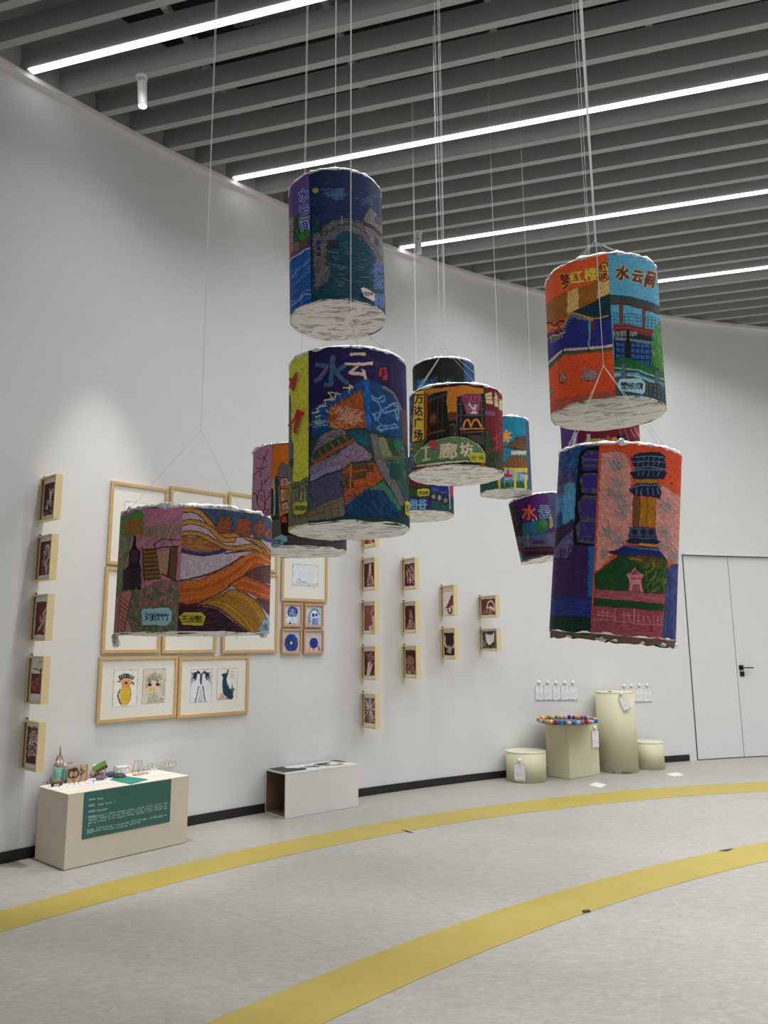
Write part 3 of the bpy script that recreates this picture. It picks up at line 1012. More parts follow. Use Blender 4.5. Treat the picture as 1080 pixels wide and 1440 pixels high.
def lantern_tower():
    off, s = (740, 590), 4.3625
    L = Lantern(865, 767, 2.31, 0.362, 0.548, -5.7, 'tall lantern with a dark blue pagoda tower on pink sky, lowest on the right', gain=1.12)

    def A_(A):
        A.fill((24, 62, 116))
        A.strokes([(150, 180), (340, 160), (320, 560), (150, 700)], 220, 50, 6, -50, [(34, 90, 150), (20, 50, 100), (50, 116, 170)], 20)
        A.poly([(228, 410), (262, 380), (305, 392), (308, 600), (282, 652), (224, 640)], (80, 158, 200))
        A.poly([(172, 520), (196, 470), (232, 430), (230, 560), (168, 590)], (60, 118, 150))
        A.strokes([(172, 520), (300, 390), (300, 600), (170, 590)], 60, 60, 5, 85, [(110, 180, 215), (60, 130, 180)], 8)
        rd = (150, 60, 78)
        A.line([(206, 380), (216, 310), (232, 390)], 4, rd)
        A.line([(196, 460), (232, 420), (262, 390), (306, 388)], 4, rd)
        A.line([(262, 380), (268, 290), (282, 380)], 4, rd)
        A.strokes([(180, 330), (300, 330), (300, 420), (180, 480)], 16, 50, 4, -45, [(150, 60, 90)], 20)
        A.poly([(140, 700), (210, 660), (290, 610), (310, 760), (390, 780), (395, 1090), (130, 1080)], (56, 34, 84))
        A.strokes([(140, 720), (380, 790), (385, 1070), (140, 1070)], 240, 18, 5, 60, [(72, 46, 104), (40, 24, 64), (64, 40, 92)], 50)
        A.poly([(384, 772), (440, 772), (420, 1085), (380, 1082)], (24, 98, 172))
        A.strokes([(384, 772), (440, 772), (420, 1085), (380, 1082)], 50, 60, 5, 92, [(34, 116, 190), (18, 80, 150)], 6)
        A.poly([(150, 690), (222, 656), (236, 700), (190, 790), (150, 800)], (34, 34, 48))
        A.poly([(168, 852), (192, 780), (226, 724), (292, 676), (296, 760), (262, 775), (254, 852)], (96, 86, 132))
        A.strokes([(168, 850), (290, 680), (290, 760), (254, 850)], 110, 20, 4, -40, [(134, 124, 166), (66, 58, 100)], 40)
        A.line([(170, 852), (256, 856)], 8, (20, 16, 26))
        for x in (212, 222, 234):
            A.line([(x, 790), (x, 848)], 6, (30, 26, 40))
        A.poly([(120, 1080), (420, 1100), (415, 1220), (115, 1206)], (34, 48, 116))
        A.strokes([(120, 1084), (415, 1104), (412, 1210), (120, 1200)], 130, 50, 6, 4, [(46, 66, 140), (26, 36, 90), (60, 60, 150)], 10)
        A.poly([(115, 1202), (415, 1214), (410, 1330), (105, 1300)], (14, 50, 40))
        A.strokes([(115, 1206), (412, 1216), (405, 1300), (110, 1290)], 90, 30, 6, 45, [(20, 76, 52), (10, 36, 32)], 30)
        A.line([(146, 1080), (166, 800), (196, 560)], 5, (120, 116, 70), 0.3)
        A.poly([(362, 182), (478, 164), (474, 782), (330, 772), (300, 768), (292, 740), (326, 205)], (10, 9, 12))
        gr, pu = (88, 86, 100), (62, 46, 128)
        for x, y, w, h in ((402, 250, 62, 56), (392, 392, 62, 64), (384, 540, 66, 76), (376, 686, 70, 78)):
            A.poly([(x - w, y - h * 0.4), (x - w * 0.5, y - h), (x + w * 0.7, y - h), (x + w, y - h * 0.3), (x + w * 0.8, y + h), (x - w * 0.8, y + h * 0.9)], gr, 0.04)
        for ch, x, y in (('兰', 402, 252), ('亭', 390, 392), ('雅', 384, 542), ('居', 376, 686)):
            A.text(ch, x, y, 116, pu, fat=0.035, sx=0.9, edge=(40, 34, 60), ew=0.012)
    L.panel(-137, -17, off, s, A_, seed=41)

    def B_(A):
        A.fill((224, 78, 40))
        A.strokes([(460, 160), (950, 230), (940, 460), (800, 300), (470, 200)], 80, 40, 6, 30, [(236, 92, 46), (200, 64, 36)], 30, 0.3, 0.6)
        sky = [(462, 200), (560, 190), (620, 215), (650, 330), (640, 420), (660, 480), (655, 660), (630, 740), (520, 840), (440, 930), (425, 920)]
        sk2 = [(828, 400), (870, 420), (940, 480), (940, 900), (870, 880), (790, 760), (790, 480)]
        for q in (sky, sk2):
            A.poly(q, (212, 146, 136), 0.06)
            A.strokes(q, 260 if q is sky else 150, 20, 5, 55, [(226, 170, 160), (190, 110, 100), (216, 90, 60), (230, 190, 180)], 40, 0.35)
        for cx, cy, rx, ry, n in ((560, 270, 50, 50, 90), (545, 460, 70, 50, 110), (590, 540, 46, 60, 90), (500, 690, 44, 40, 60), (570, 740, 50, 34, 60), (480, 830, 30, 40, 40),
                                  (860, 540, 46, 40, 80), (850, 700, 40, 40, 60), (830, 780, 44, 34, 60), (900, 840, 30, 60, 50), (560, 380, 40, 30, 50)):
            for _ in range(n):
                x, y = A.r.gauss(cx, rx * 0.5), A.r.gauss(cy, ry * 0.5)
                A.line([(x - 8, y - 10), (x + 8, y + 10)], 5, A.r.choice([(98, 130, 136), (80, 112, 122), (120, 150, 150)]), 0.35, 0.85)
        for x, y in ((880, 350), (892, 392), (860, 330)):
            A.ell(x, y, 7, 9, (120, 60, 50))
        nv, oc, ln = (22, 32, 66), (176, 112, 26), (120, 136, 150)
        A.poly([(655, 222), (690, 205), (810, 205), (850, 228), (838, 254), (650, 258)], nv)
        A.poly([(640, 232), (662, 250), (850, 254), (852, 300), (836, 302), (660, 300)], nv)
        A.poly([(632, 330), (676, 300), (836, 302), (856, 330), (836, 364), (664, 366)], nv)
        A.poly([(668, 366), (806, 366), (800, 392), (672, 392)], oc)
        A.poly([(630, 432), (676, 390), (806, 394), (828, 438), (812, 488), (780, 474), (662, 470)], nv)
        for q in ([(660, 232), (740, 226), (840, 234)], [(650, 262), (750, 256), (846, 266)], [(660, 298), (750, 292), (840, 306)], [(650, 318), (690, 308), (830, 312)], [(640, 428), (690, 402), (806, 404), (824, 436)]):
            A.line(q, 5, ln, 0.15)
        for x in (690, 720, 752, 784, 812):
            A.line([(x, 230), (x - 4, 250)], 4, ln, 0.2)
            A.line([(x, 268), (x - 6, 292)], 4, ln, 0.2)
            A.line([(x, 318), (x - 6, 346)], 4, ln, 0.2)
            A.line([(x - 10, 420), (x - 4 if x > 750 else x - 20, 462)], 5, ln, 0.2)
        A.poly([(652, 478), (792, 480), (786, 662), (652, 664)], oc)
        A.poly([(652, 478), (700, 478), (690, 664), (652, 664)], (112, 74, 34))
        A.line([(742, 486), (738, 660)], 6, (110, 66, 24))
        A.strokes([(700, 480), (790, 482), (786, 660), (700, 660)], 40, 60, 5, 90, [(200, 136, 40), (150, 92, 22)], 5)
        A.poly([(632, 664), (690, 656), (792, 670), (800, 742), (626, 738)], (66, 78, 106))
        for x in (662, 718, 766):
            A.ell(x, 692, 18, 20, (24, 30, 60))
        A.line([(632, 716), (800, 722)], 6, (30, 34, 60))
        A.poly([(608, 748), (650, 728), (800, 738), (820, 752), (790, 768), (640, 760)], nv)
        A.poly([(690, 756), (800, 764), (802, 786), (680, 784)], (206, 140, 40))
        A.poly([(496, 816), (560, 796), (620, 768), (720, 776), (804, 790), (866, 864), (800, 846), (700, 832), (600, 840)], (24, 44, 104))
        A.line([(612, 772), (700, 790), (810, 800)], 12, (90, 104, 128), 0.2)
        hill = [(420, 950), (470, 910), (560, 838), (640, 838), (720, 836), (862, 862), (880, 1070), (425, 1050)]
        A.poly(hill, (26, 70, 36))
        A.poly([(600, 840), (720, 836), (862, 862), (800, 930), (720, 900)], (96, 76, 24), 0.1)
        A.strokes(hill, 200, 34, 6, -50, [(34, 90, 42), (18, 52, 30), (40, 80, 30)], 30)
        A.strokes([(720, 880), (862, 870), (876, 1060), (740, 1060)], 60, 36, 4, -60, [(150, 150, 40), (110, 130, 40)], 35, 0.2)
        A.line([(640, 850), (700, 862)], 14, (190, 110, 30), 0.3)
        A.poly([(612, 950), (640, 938), (664, 904), (690, 938), (722, 952), (706, 984), (718, 1058), (624, 1058), (634, 1000)], (206, 132, 136))
        A.poly([(640, 950), (664, 922), (690, 952)], (150, 66, 76))
        A.line([(640, 972), (700, 976)], 10, (160, 86, 96))
        A.poly([(648, 1058), (652, 1012), (692, 1012), (698, 1058)], (160, 84, 92))
        A.poly([(425, 1040), (620, 1052), (870, 1076), (864, 1146), (420, 1104)], (166, 84, 90))
        A.strokes([(425, 1044), (868, 1080), (862, 1140), (420, 1100)], 90, 40, 5, 6, [(190, 108, 112), (140, 64, 74)], 12)
        A.poly([(418, 1096), (862, 1132), (858, 1176), (414, 1142)], (20, 72, 36))
        A.poly([(412, 1142), (858, 1176), (850, 1370), (396, 1320)], (152, 72, 78))
        A.strokes([(412, 1146), (856, 1180), (848, 1350), (398, 1310)], 160, 36, 5, 8, [(176, 92, 96), (126, 56, 64)], 20)
        lp = (206, 138, 136)
        for q in ([(436, 1182), (540, 1190)], [(470, 1170), (466, 1216)], [(500, 1174), (498, 1216)], [(440, 1200), (536, 1208)], [(582, 1196), (640, 1202)], [(600, 1180), (598, 1236)], [(620, 1186), (640, 1236)],
                  [(690, 1200), (688, 1240)], [(720, 1200), (716, 1250)], [(742, 1206), (760, 1256)], [(780, 1204), (778, 1256)], [(804, 1206), (800, 1256)], [(824, 1210), (822, 1256)]):
            A.line(q, 5, lp, 0.2)
        for x in (548, 664, 845):
            A.line([(x, 1160), (x - 6, 1240)], 7, (190, 120, 120))
        A.line([(412, 1222), (850, 1266)], 7, (190, 110, 112), 0.2)
        A.line([(762, 1270), (766, 1296)], 8, (80, 34, 40))
        A.poly([(866, 920), (896, 886), (980, 894), (980, 1400), (830, 1370), (850, 1120)], (54, 62, 120))
        A.strokes([(866, 920), (926, 894), (935, 1380), (835, 1350)], 120, 60, 6, 92, [(70, 80, 140), (42, 46, 98), (80, 96, 150)], 6)
    L.panel(-17, 103, off, s, B_, seed=43)
    L.plain_panel(103, 223, (60, 50, 110))
    # torn cardboard edge and scraps of foil along the lower rim
    n = 90
    th = np.linspace(0, 2 * PI, n + 1)
    k = vnoise(th * 9, th * 0 + 3, 1.0, 77)
    lo = -0.010 - 0.012 * k
    lo[-1] = lo[0]
    rows = np.stack([np.stack([(L.r - 0.002) * np.cos(th), (L.r - 0.002) * np.sin(th), z * np.ones(n + 1)], -1) for z in (0.01,)] +
                    [np.stack([(L.r - 0.003) * np.cos(th), (L.r - 0.003) * np.sin(th), lo], -1)] +
                    [np.stack([(L.r - 0.010) * np.cos(th), (L.r - 0.010) * np.sin(th), lo], -1)])
    grid_mesh('cardboard_edge', rows, BOARD, L.o)
    for a_, w in ((-8, 0.011), (4, 0.007), (28, 0.007), (52, 0.009), (80, 0.008), (-40, 0.006)):
        mb = MB()
        q = L.pts(np.array(a_), np.array(-0.012), L.r - 0.004)
        mb.blob(q, w, 8, (1.3, 0.6, 0.6), 0.35)
        mb.build('foil_scrap', FOILR, L.o)
    mb = MB()
    mb.blob(L.pts(np.array(2.0), np.array(L.h + 0.004), L.r - 0.002), 0.011, 8, (1, 1, 1), 0.3)
    mb.build('foil_pin', FOILR, L.o)
    L.bottom(seed=34, sag=0.0, drop=-0.01)
    L.top(seed=15, high=0.004, amp=0.004)
    L.threads(knot=0.30, rim=((-60, 2), (40, 2), (160, 2)), up=(-0.004, 0.004), kx=-0.03, rad=0.0009)


def lantern_station():
    off, s = (150, 690), 4.32
    L = Lantern(275, 810.5, 2.66, 0.516, 0.402, -0.3, 'wide lantern with flowing orange bands and a pink steam train scene, lowest on the left', gain=1.08)

    def A_(A):
        A.fill((188, 114, 142))
        A.strokes([(110, 110), (450, 90), (450, 340), (110, 340)], 120, 40, 6, 20, [(200, 126, 152), (170, 98, 126)], 40, 0.3, 0.5)
        for x, y, n in ((265, 250, 60), (345, 250, 56), (415, 240, 50), (150, 250, 40)):
            for _ in range(n):
                X_, Y_ = A.r.gauss(x, 22), A.r.gauss(y, 36)
                A.line([(X_ - 8, Y_ + 14), (X_ + 8, Y_ - 14)], 6, A.r.choice([(92, 122, 64), (70, 100, 56), (120, 130, 90)]), 0.3, 0.85)
        A.poly([(60, 260), (150, 250), (146, 330), (120, 420), (105, 600), (60, 640)], (98, 126, 70), 0.1)
        A.strokes([(60, 270), (150, 260), (110, 560), (60, 600)], 90, 44, 5, 96, [(120, 160, 80), (70, 96, 60), (150, 140, 110)], 10)
        A.poly([(80, 160), (140, 150), (200, 110), (224, 150), (222, 262), (80, 270)], (52, 146, 62))
        br = (166, 88, 34)
        A.text('车', 116, 226, 78, br, fat=0.05, sx=0.5)
        A.text('站', 180, 214, 108, br, fat=0.04, sx=0.8)
        dk = (34, 20, 30)
        A.poly([(130, 375), (216, 345), (222, 480), (206, 600), (100, 606), (104, 480), (138, 470)], (150, 110, 120))
        A.poly([(158, 345), (166, 270), (178, 270), (184, 345), (206, 372), (200, 450), (140, 455), (140, 380)], dk)
        A.ell(172, 398, 22, 42, (80, 50, 70), 0.3)
        A.poly([(136, 455), (206, 450), (206, 480), (102, 490)], dk)
        A.poly([(104, 482), (208, 472), (204, 598), (100, 608)], (70, 44, 52))
        for k in range(9):
            A.line([(112 + k * 11, 486), (108 + k * 11, 600)], 6, dk)
        A.line([(100, 604), (206, 594)], 12, dk)
        A.poly([(216, 352), (300, 346), (330, 532), (226, 552)], (118, 84, 40))
        for k in range(8):
            y = 362 + k * 25
            A.line([(218 + k * 2, y), (302 + k * 4, y - 6)], 6, (52, 32, 20))
            A.line([(220 + k * 2, y + 10), (298 + k * 4, y + 5)], 5, (150, 112, 60), 0.3)
        A.line([(216, 350), (232, 552)], 6, (60, 36, 34))
        A.poly([(306, 372), (388, 354), (372, 520), (326, 512)], (170, 128, 106))
        A.poly([(388, 352), (434, 340), (420, 548), (366, 524)], (98, 68, 42))
        A.line([(390, 352), (374, 524)], 7, (40, 24, 20))
        A.line([(288, 356), (345, 344), (434, 338)], 9, (60, 40, 28))
        A.line([(288, 330), (340, 292), (440, 302)], 6, (44, 30, 26))
        A.line([(300, 360), (290, 320)], 6, (44, 30, 26))
        A.line([(398, 300), (402, 340)], 5, (44, 30, 26))
        A.line([(340, 510), (424, 546)], 8, (44, 26, 30))
        gnd = [(80, 610), (208, 600), (330, 545), (440, 548), (430, 870), (50, 880)]
        A.poly(gnd, (104, 104, 80))
        A.strokes(gnd, 200, 26, 7, 70, [(84, 116, 70), (60, 90, 56), (130, 150, 110), (150, 130, 110)], 25)
        A.strokes([(210, 570), (430, 560), (420, 720), (180, 740)], 60, 34, 8, 110, [(198, 92, 120), (170, 80, 104)], 25)
        A.strokes([(180, 560), (420, 560), (410, 840), (150, 860)], 60, 24, 7, 70, [(34, 70, 36), (44, 80, 40)], 25)
        A.poly([(80, 616), (160, 612), (140, 720), (112, 860), (50, 866)], (186, 120, 110))
        for k in range(9):
            A.line([(84, 640 + k * 28), (136 - k * 3, 680 + k * 26)], 6, (112, 56, 34))
        A.line([(90, 616), (66, 860)], 6, (112, 56, 34))
        A.line([(158, 612), (110, 860)], 6, (112, 56, 34))
        A.poly([(130, 760), (160, 860), (110, 862)], (196, 128, 130), 0.2)
    L.panel(-131, -10.5, off, s, A_, seed=51)

    def B_(A):
        A.fill((186, 168, 178))
        A.strokes([(440, 100), (1000, 200), (1000, 560), (430, 560)], 260, 12, 4, 40, [(206, 190, 198), (160, 142, 156), (176, 158, 168)], 80, 0.3, 0.7)
        A.poly([(445, 80), (640, 95), (1030, 170), (1030, 330), (960, 296), (900, 270), (780, 262), (690, 262), (640, 205), (560, 135), (445, 115)], (68, 84, 116))
        A.strokes([(460, 95), (1010, 180), (1010, 310), (680, 255), (560, 130)], 150, 30, 6, 15, [(84, 102, 134), (54, 66, 98), (90, 80, 116)], 20)
        mr, oc = (92, 36, 52), (196, 148, 62)

        def band(pts, w):
            A.curve(pts, w + 13, mr)
            A.curve(pts, w, oc)
            A.curve([(x, y - w * 0.15) for x, y in pts], w * 0.3, (170, 116, 44), 0.2)
        A.poly([(440, 300), (470, 272), (560, 285), (660, 320), (715, 360), (600, 376), (440, 350)], (156, 98, 50))
        A.strokes([(445, 300), (560, 288), (700, 355), (450, 345)], 70, 60, 5, 8, [(190, 138, 70), (120, 66, 40)], 10)
        band([(430, 118), (540, 124), (600, 165), (680, 255), (770, 272), (850, 262)], 22)
        band([(430, 212), (490, 192), (560, 196), (630, 230), (700, 292), (770, 300)], 22)
        band([(430, 272), (500, 256), (570, 268), (650, 305), (725, 346), (800, 350), (880, 338), (950, 372), (985, 410), (1010, 460)], 20)
        band([(850, 286), (930, 318), (980, 370), (1012, 420)], 12)
        A.curve([(860, 300), (920, 340), (960, 390), (1000, 430)], 6, mr)
        A.curve([(440, 360), (530, 382), (620, 386), (712, 364)], 24, mr)
        A.curve([(440, 354), (530, 375), (620, 380), (710, 362)], 13, (34, 62, 134))
        A.curve([(940, 280), (970, 300), (1010, 310)], 16, (34, 62, 140))
        wht = [(430, 372), (500, 392), (580, 400), (720, 380), (890, 360), (820, 400), (760, 440), (640, 500), (530, 530), (430, 548)]
        A.poly(wht, (188, 172, 182))
        A.strokes(wht, 200, 10, 4, 40, [(210, 196, 202), (150, 132, 148), (176, 158, 170)], 80, 0.3, 0.7)
        A.curve([(720, 384), (800, 370), (890, 362)], 9, mr)
        A.curve([(430, 548), (540, 530), (650, 498), (760, 440), (830, 396)], 11, mr)
        org = [(425, 556), (560, 540), (700, 486), (800, 420), (900, 362), (960, 380), (1020, 450), (900, 472), (820, 520), (740, 580), (650, 640), (530, 688), (422, 682)]
        A.poly(org, (176, 84, 32))
        for k in range(12):
            o_ = k * 11
            A.curve([(425, 562 + o_), (560, 548 + o_ * 0.95), (700, 496 + o_), (810, 425 + o_ * 0.9), (900, 375 + o_ * 0.6), (1000, 430 + o_ * 0.3)], 4, A.r.choice([(206, 120, 46), (140, 60, 26), (214, 150, 60), (120, 60, 30)]), 0.3, 0.8)
        A.curve([(425, 686), (530, 690), (650, 644), (750, 580), (830, 520), (900, 474), (1010, 452)], 10, mr)
        A.poly([(838, 516), (880, 486), (930, 468), (1020, 462), (1020, 575), (920, 548)], (96, 62, 58))
        A.strokes([(845, 514), (930, 472), (1015, 468), (1015, 565)], 60, 12, 5, 90, [(70, 40, 44), (130, 92, 84)], 20)
        A.line([(900, 478), (950, 466), (1010, 466)], 8, (44, 60, 110))
        A.poly([(740, 574), (830, 518), (920, 550), (1020, 600), (1020, 680), (930, 655), (860, 622), (780, 596)], (178, 82, 36))
        for k in range(6):
            A.curve([(750 + k * 4, 580 + k * 2), (830, 530 + k * 15), (920, 562 + k * 15), (1015, 612 + k * 12)], 4, A.r.choice([(216, 150, 50), (140, 60, 26), (206, 120, 46)]), 0.2, 0.85)
        A.curve([(740, 576), (830, 518), (920, 548), (1015, 592)], 8, mr)
        A.poly([(900, 650), (960, 662), (1020, 684), (1020, 800), (970, 740)], (84, 52, 54))
        A.poly([(556, 694), (640, 650), (760, 600), (860, 636), (930, 700), (1000, 850), (1000, 900), (880, 880), (780, 790), (660, 712)], (166, 122, 36))
        for k in range(9):
            o_ = k * 15
            A.curve([(600 + k * 6, 688 - k * 5), (680 + o_ * 0.5, 690 - o_ * 0.55), (790 + o_ * 0.55, 756 - o_ * 0.75), (880 + o_ * 0.5, 860 - o_ * 0.6), (940 + o_ * 0.4, 890 - k * 3)], 5,
                    A.r.choice([(206, 170, 56), (110, 66, 40), (190, 140, 40), (140, 90, 40)]), 0.15, 0.9)
        A.curve([(700, 640), (760, 600), (860, 634), (930, 700), (1000, 840)], 7, (100, 50, 46))
        A.poly([(424, 700), (470, 690), (560, 700), (660, 716), (770, 796), (862, 866), (862, 890), (410, 890)], (50, 28, 32))
        A.strokes([(424, 705), (660, 720), (855, 870), (415, 870)], 90, 80, 7, -14, [(36, 18, 24), (74, 44, 48), (90, 54, 56)], 8)
        A.curve([(424, 694), (560, 694), (670, 712), (790, 800), (870, 866)], 10, (74, 34, 42))
        bg, br = (72, 76, 80), (166, 76, 32)
        for x, y, w, h in ((712, 202, 54, 62), (832, 222, 50, 62), (925, 238, 34, 66), (985, 258, 24, 42)):
            A.poly([(x - w, y + h * 0.3), (x - w * 0.7, y - h * 0.6), (x, y - h), (x + w * 0.7, y - h * 0.6), (x + w, y + h * 0.1), (x + w * 0.7, y + h * 0.8), (x, y + h), (x - w * 0.8, y + h * 0.8)], bg)
        for ch, x, y, z in (('丝', 712, 204, 96), ('路', 832, 222, 98), ('中', 926, 236, 88), ('心', 984, 260, 60)):
            A.text(ch, x, y, z, br, fat=0.035, sx=0.9 if z > 90 else 0.7, rot=6)
    L.panel(-10.5, 109.5, off, s, B_, seed=53)
    L.plain_panel(109.5, 229, (120, 80, 60))
    L.name_tag([(228, 718), (376, 712), (398, 738), (394, 796), (368, 820), (220, 816), (218, 730)], (146, 190, 198), '刘欣竹', 306, 766, 50, off, s, 0.98, (40, 52, 62), label='pale teal name tag')
    L.name_tag([(440, 765), (472, 740), (578, 742), (600, 768), (582, 820), (462, 816)], (184, 172, 46), '王浚懿', 516, 780, 44, off, s, 0.96, (70, 62, 24), label='mustard name tag')
    L.name_tag([(920, 842), (940, 796), (958, 784), (980, 800), (980, 862), (930, 872)], (136, 170, 190), '浅', 952, 828, 44, off, s, 1.0, (50, 60, 70), label='blue grey name tag')
    L.bottom(seed=44, sag=0.003, drop=0.001)
    L.top(seed=18, high=0.012, amp=0.010)
    mb = MB()
    for k in range(6):
        mb.blob(L.pts(np.array(-84.0 + k * 1.5), np.array(-0.004 - 0.006 * k), L.r - 0.004), 0.010, 8, (1, 1, 1.2), 0.4)
    mb.build('foil_scrap', FOILR, L.o)
    mb = MB()
    for k in range(4):
        mb.blob(L.pts(np.array(66.0 + k * 3), np.array(-0.008), L.r - 0.006), 0.006, 6, (1.4, 1, 0.7), 0.4)
    mb.build('foil_scrap', FOILR, L.o)
    L.threads(knot=0.33, rim=((-70, 1), (10, 1), (130, 1)), up=(-0.003, 0.004), kx=0.0, rad=0.0007)


def lantern_plaza():
    off, s = (560, 480), 4.5
    L = Lantern(641, 615, 4.22, 0.516, 0.445, -0.7, 'wide dark lantern with yellow sign strip and green heart mound, beside the large navy lantern')

    def A_(A):
        A.fill((34, 64, 110))
        A.strokes([(50, 330), (115, 330), (110, 860), (50, 860)], 70, 40, 6, 70, [(70, 110, 160), (20, 44, 84), (90, 130, 170), (150, 170, 180)], 30)
        A.rect(50, 520, 96, 640, (30, 40, 90))
        A.line([(66, 690), (100, 680)], 10, (170, 160, 60))
    L.panel(-184, -64, off, s, A_, seed=61, warp=2)

    def B_(A):
        A.fill((28, 24, 22))
        A.poly([(160, 300), (420, 280), (540, 300), (540, 330), (370, 352), (372, 450), (312, 452), (300, 330), (160, 350)], (206, 128, 40))
        A.strokes([(300, 300), (530, 300), (370, 350), (370, 440), (315, 440)], 30, 24, 5, 40, [(220, 146, 56), (180, 104, 34)], 40)
        A.poly([(160, 330), (192, 330), (186, 600), (110, 660), (90, 860), (80, 860), (90, 640)], (164, 88, 36))
        A.poly([(90, 650), (190, 600), (150, 680), (110, 740), (92, 760)], (96, 108, 40))
        A.poly([(186, 350), (230, 325), (310, 310), (300, 610), (184, 615)], (24, 22, 20))
        for x in (205, 230, 255, 282):
            A.line([(x, 340), (x - 4, 600)], 4, (90, 74, 44), 0.3)
        A.line([(185, 380), (300, 335)], 14, (66, 72, 72), 0.1)
        A.line([(185, 590), (300, 560)], 5, (140, 100, 50))
        A.poly([(205, 455), (240, 440), (240, 540), (205, 545)], (70, 44, 24), 0.3)
        A.text('廊', 222, 490, 60, (150, 96, 40), sx=0.7)
        A.poly([(312, 452), (372, 450), (372, 500), (318, 505)], (110, 60, 30))
        A.poly([(322, 520), (365, 515), (362, 600), (326, 602)], (50, 44, 40))
        A.line([(328, 530), (346, 520), (360, 540), (358, 600)], 5, (120, 110, 100))
        for q in ([(372, 360), (372, 600)], [(400, 350), (392, 600)], [(376, 400), (410, 396)], [(520, 330), (536, 600)], [(376, 470), (540, 470)], [(520, 380), (540, 378)], [(520, 430), (540, 428)]):
            A.line(q, 5, (92, 94, 96))
        A.poly([(404, 346), (440, 336), (520, 334), (510, 466), (430, 462)], (166, 78, 108))
        A.text('四', 462, 368, 64, (110, 36, 66), sx=1.3)
        A.poly([(440, 400), (452, 386), (470, 420), (490, 396), (500, 404), (492, 436), (504, 462), (450, 458), (470, 436)], (214, 200, 200))
        A.line([(452, 442), (500, 440)], 4, (70, 60, 60))
        A.curve([(412, 545), (424, 505), (444, 500), (462, 540)], 11, (226, 144, 38))
        A.curve([(462, 540), (478, 500), (500, 498), (524, 540)], 11, (226, 144, 38))
        A.line([(395, 556), (540, 552)], 9, (214, 130, 44))
        A.line([(400, 578), (540, 572)], 6, (130, 90, 50))
        A.poly([(390, 565), (430, 562), (430, 585), (390, 588)], (60, 60, 60))
        A.poly([(430, 590), (545, 600), (545, 660), (480, 640)], (70, 66, 60))
        A.poly([(100, 730), (130, 690), (200, 636), (330, 602), (430, 610), (510, 655), (550, 710), (550, 770), (420, 762), (240, 786), (118, 792)], (212, 206, 180))
        A.poly([(108, 732), (136, 694), (204, 642), (330, 608), (428, 616), (504, 660), (545, 716), (545, 756), (420, 744), (240, 762), (118, 776)], (94, 136, 86))
        A.strokes([(120, 730), (204, 650), (330, 615), (428, 622), (540, 740), (120, 765)], 110, 26, 5, 20, [(110, 152, 98), (78, 118, 74)], 50)
        A.curve([(118, 778), (240, 764), (420, 748), (545, 758)], 9, (40, 104, 44))
        be = (220, 206, 172)
        A.line([(150, 676), (200, 668)], 12, be)
        A.line([(174, 674), (176, 745)], 14, be)
        A.line([(154, 752), (202, 744)], 11, be)
        A.ell(210, 644, 16, 17, (206, 70, 92))
        A.ell(236, 642, 16, 17, (206, 70, 92))
        A.poly([(194, 650), (252, 648), (236, 676), (222, 690), (208, 676)], (206, 70, 92))
        A.line([(206, 680), (206, 706)], 5, (206, 70, 92))
        A.line([(240, 676), (240, 700)], 5, (206, 70, 92))
        A.text('廊', 316, 692, 100, be, fat=0.045, sx=1.1, edge=(100, 60, 30), ew=0.018)
        A.text('坊', 430, 684, 84, be, fat=0.045, sx=0.95, edge=(100, 60, 30), ew=0.018)
        A.line([(90, 790), (300, 800), (540, 780)], 12, (160, 84, 40), 0.3)
        A.strokes([(500, 760), (560, 750), (560, 830), (500, 800)], 12, 18, 6, 20, [(220, 120, 40)])
    L.panel(-64, 37, off, s, B_, seed=63, warp=2.0)

    def C_(A):
        A.fill((112, 18, 30))
        A.strokes([(540, 300), (660, 340), (660, 700), (540, 600)], 60, 40, 5, 80, [(130, 26, 38), (90, 12, 24)], 20)
        be = (216, 190, 144)
        for q in ([(550, 332), (590, 320), (598, 398), (556, 392)], [(604, 346), (626, 344), (634, 420), (606, 412)], [(636, 366), (660, 376), (660, 446), (636, 430)]):
            A.poly(q, be)
        A.line([(560, 350), (588, 346)], 4, (120, 60, 40))
        A.line([(560, 370), (590, 368)], 4, (120, 60, 40))
        A.line([(610, 370), (630, 376)], 4, (120, 60, 40))
        A.line([(612, 330), (622, 350)], 10, (206, 180, 150))
        A.poly([(545, 440), (610, 440), (614, 478), (545, 464)], (122, 84, 116))
        for q in ([(590, 640), (620, 590), (650, 580)], [(600, 610), (640, 650)], [(616, 560), (622, 700)], [(600, 680), (650, 660)], [(610, 530), (650, 560)], [(590, 660), (620, 720)]):
            A.curve([q[0], ((q[0][0] + q[1][0]) / 2 + 3, (q[0][1] + q[1][1]) / 2), q[-1]], 6, (176, 60, 70), 0.15)
        bush = [(535, 570), (570, 560), (596, 610), (600, 690), (660, 720), (660, 880), (535, 820)]
        A.poly(bush, (46, 60, 34))
        A.strokes(bush, 90, 28, 6, 60, [(70, 96, 50), (30, 44, 30), (20, 50, 46), (96, 90, 44)], 40)
    L.panel(37, 136, off, s, C_, seed=65, warp=2)
    L.plain_panel(136, 176, (80, 40, 40))

    def sign(A):
        A.fill((226, 190, 62))
        for ch, x, y in (('万', 136, 366), ('达', 133, 440), ('广', 131, 516), ('场', 131, 592)):
            A.text(ch, x, y, 62, (38, 22, 60), fat=0.035, sx=0.85)
    L.patch('paper_sign', [(110, 326), (165, 312), (166, 622), (94, 638)], off, s, sign, 0.006, label='yellow paper sign strip')
    L.name_tag([(462, 706), (536, 712), (546, 726), (544, 770), (460, 766), (450, 750), (450, 716)], (196, 190, 50), '龙一涵', 498, 738, 30, off, s, 0.82, (90, 80, 20), label='yellow name tag')
    L.bottom(seed=54, sag=0.012)
    L.top(seed=21, high=0.008, amp=0.006)
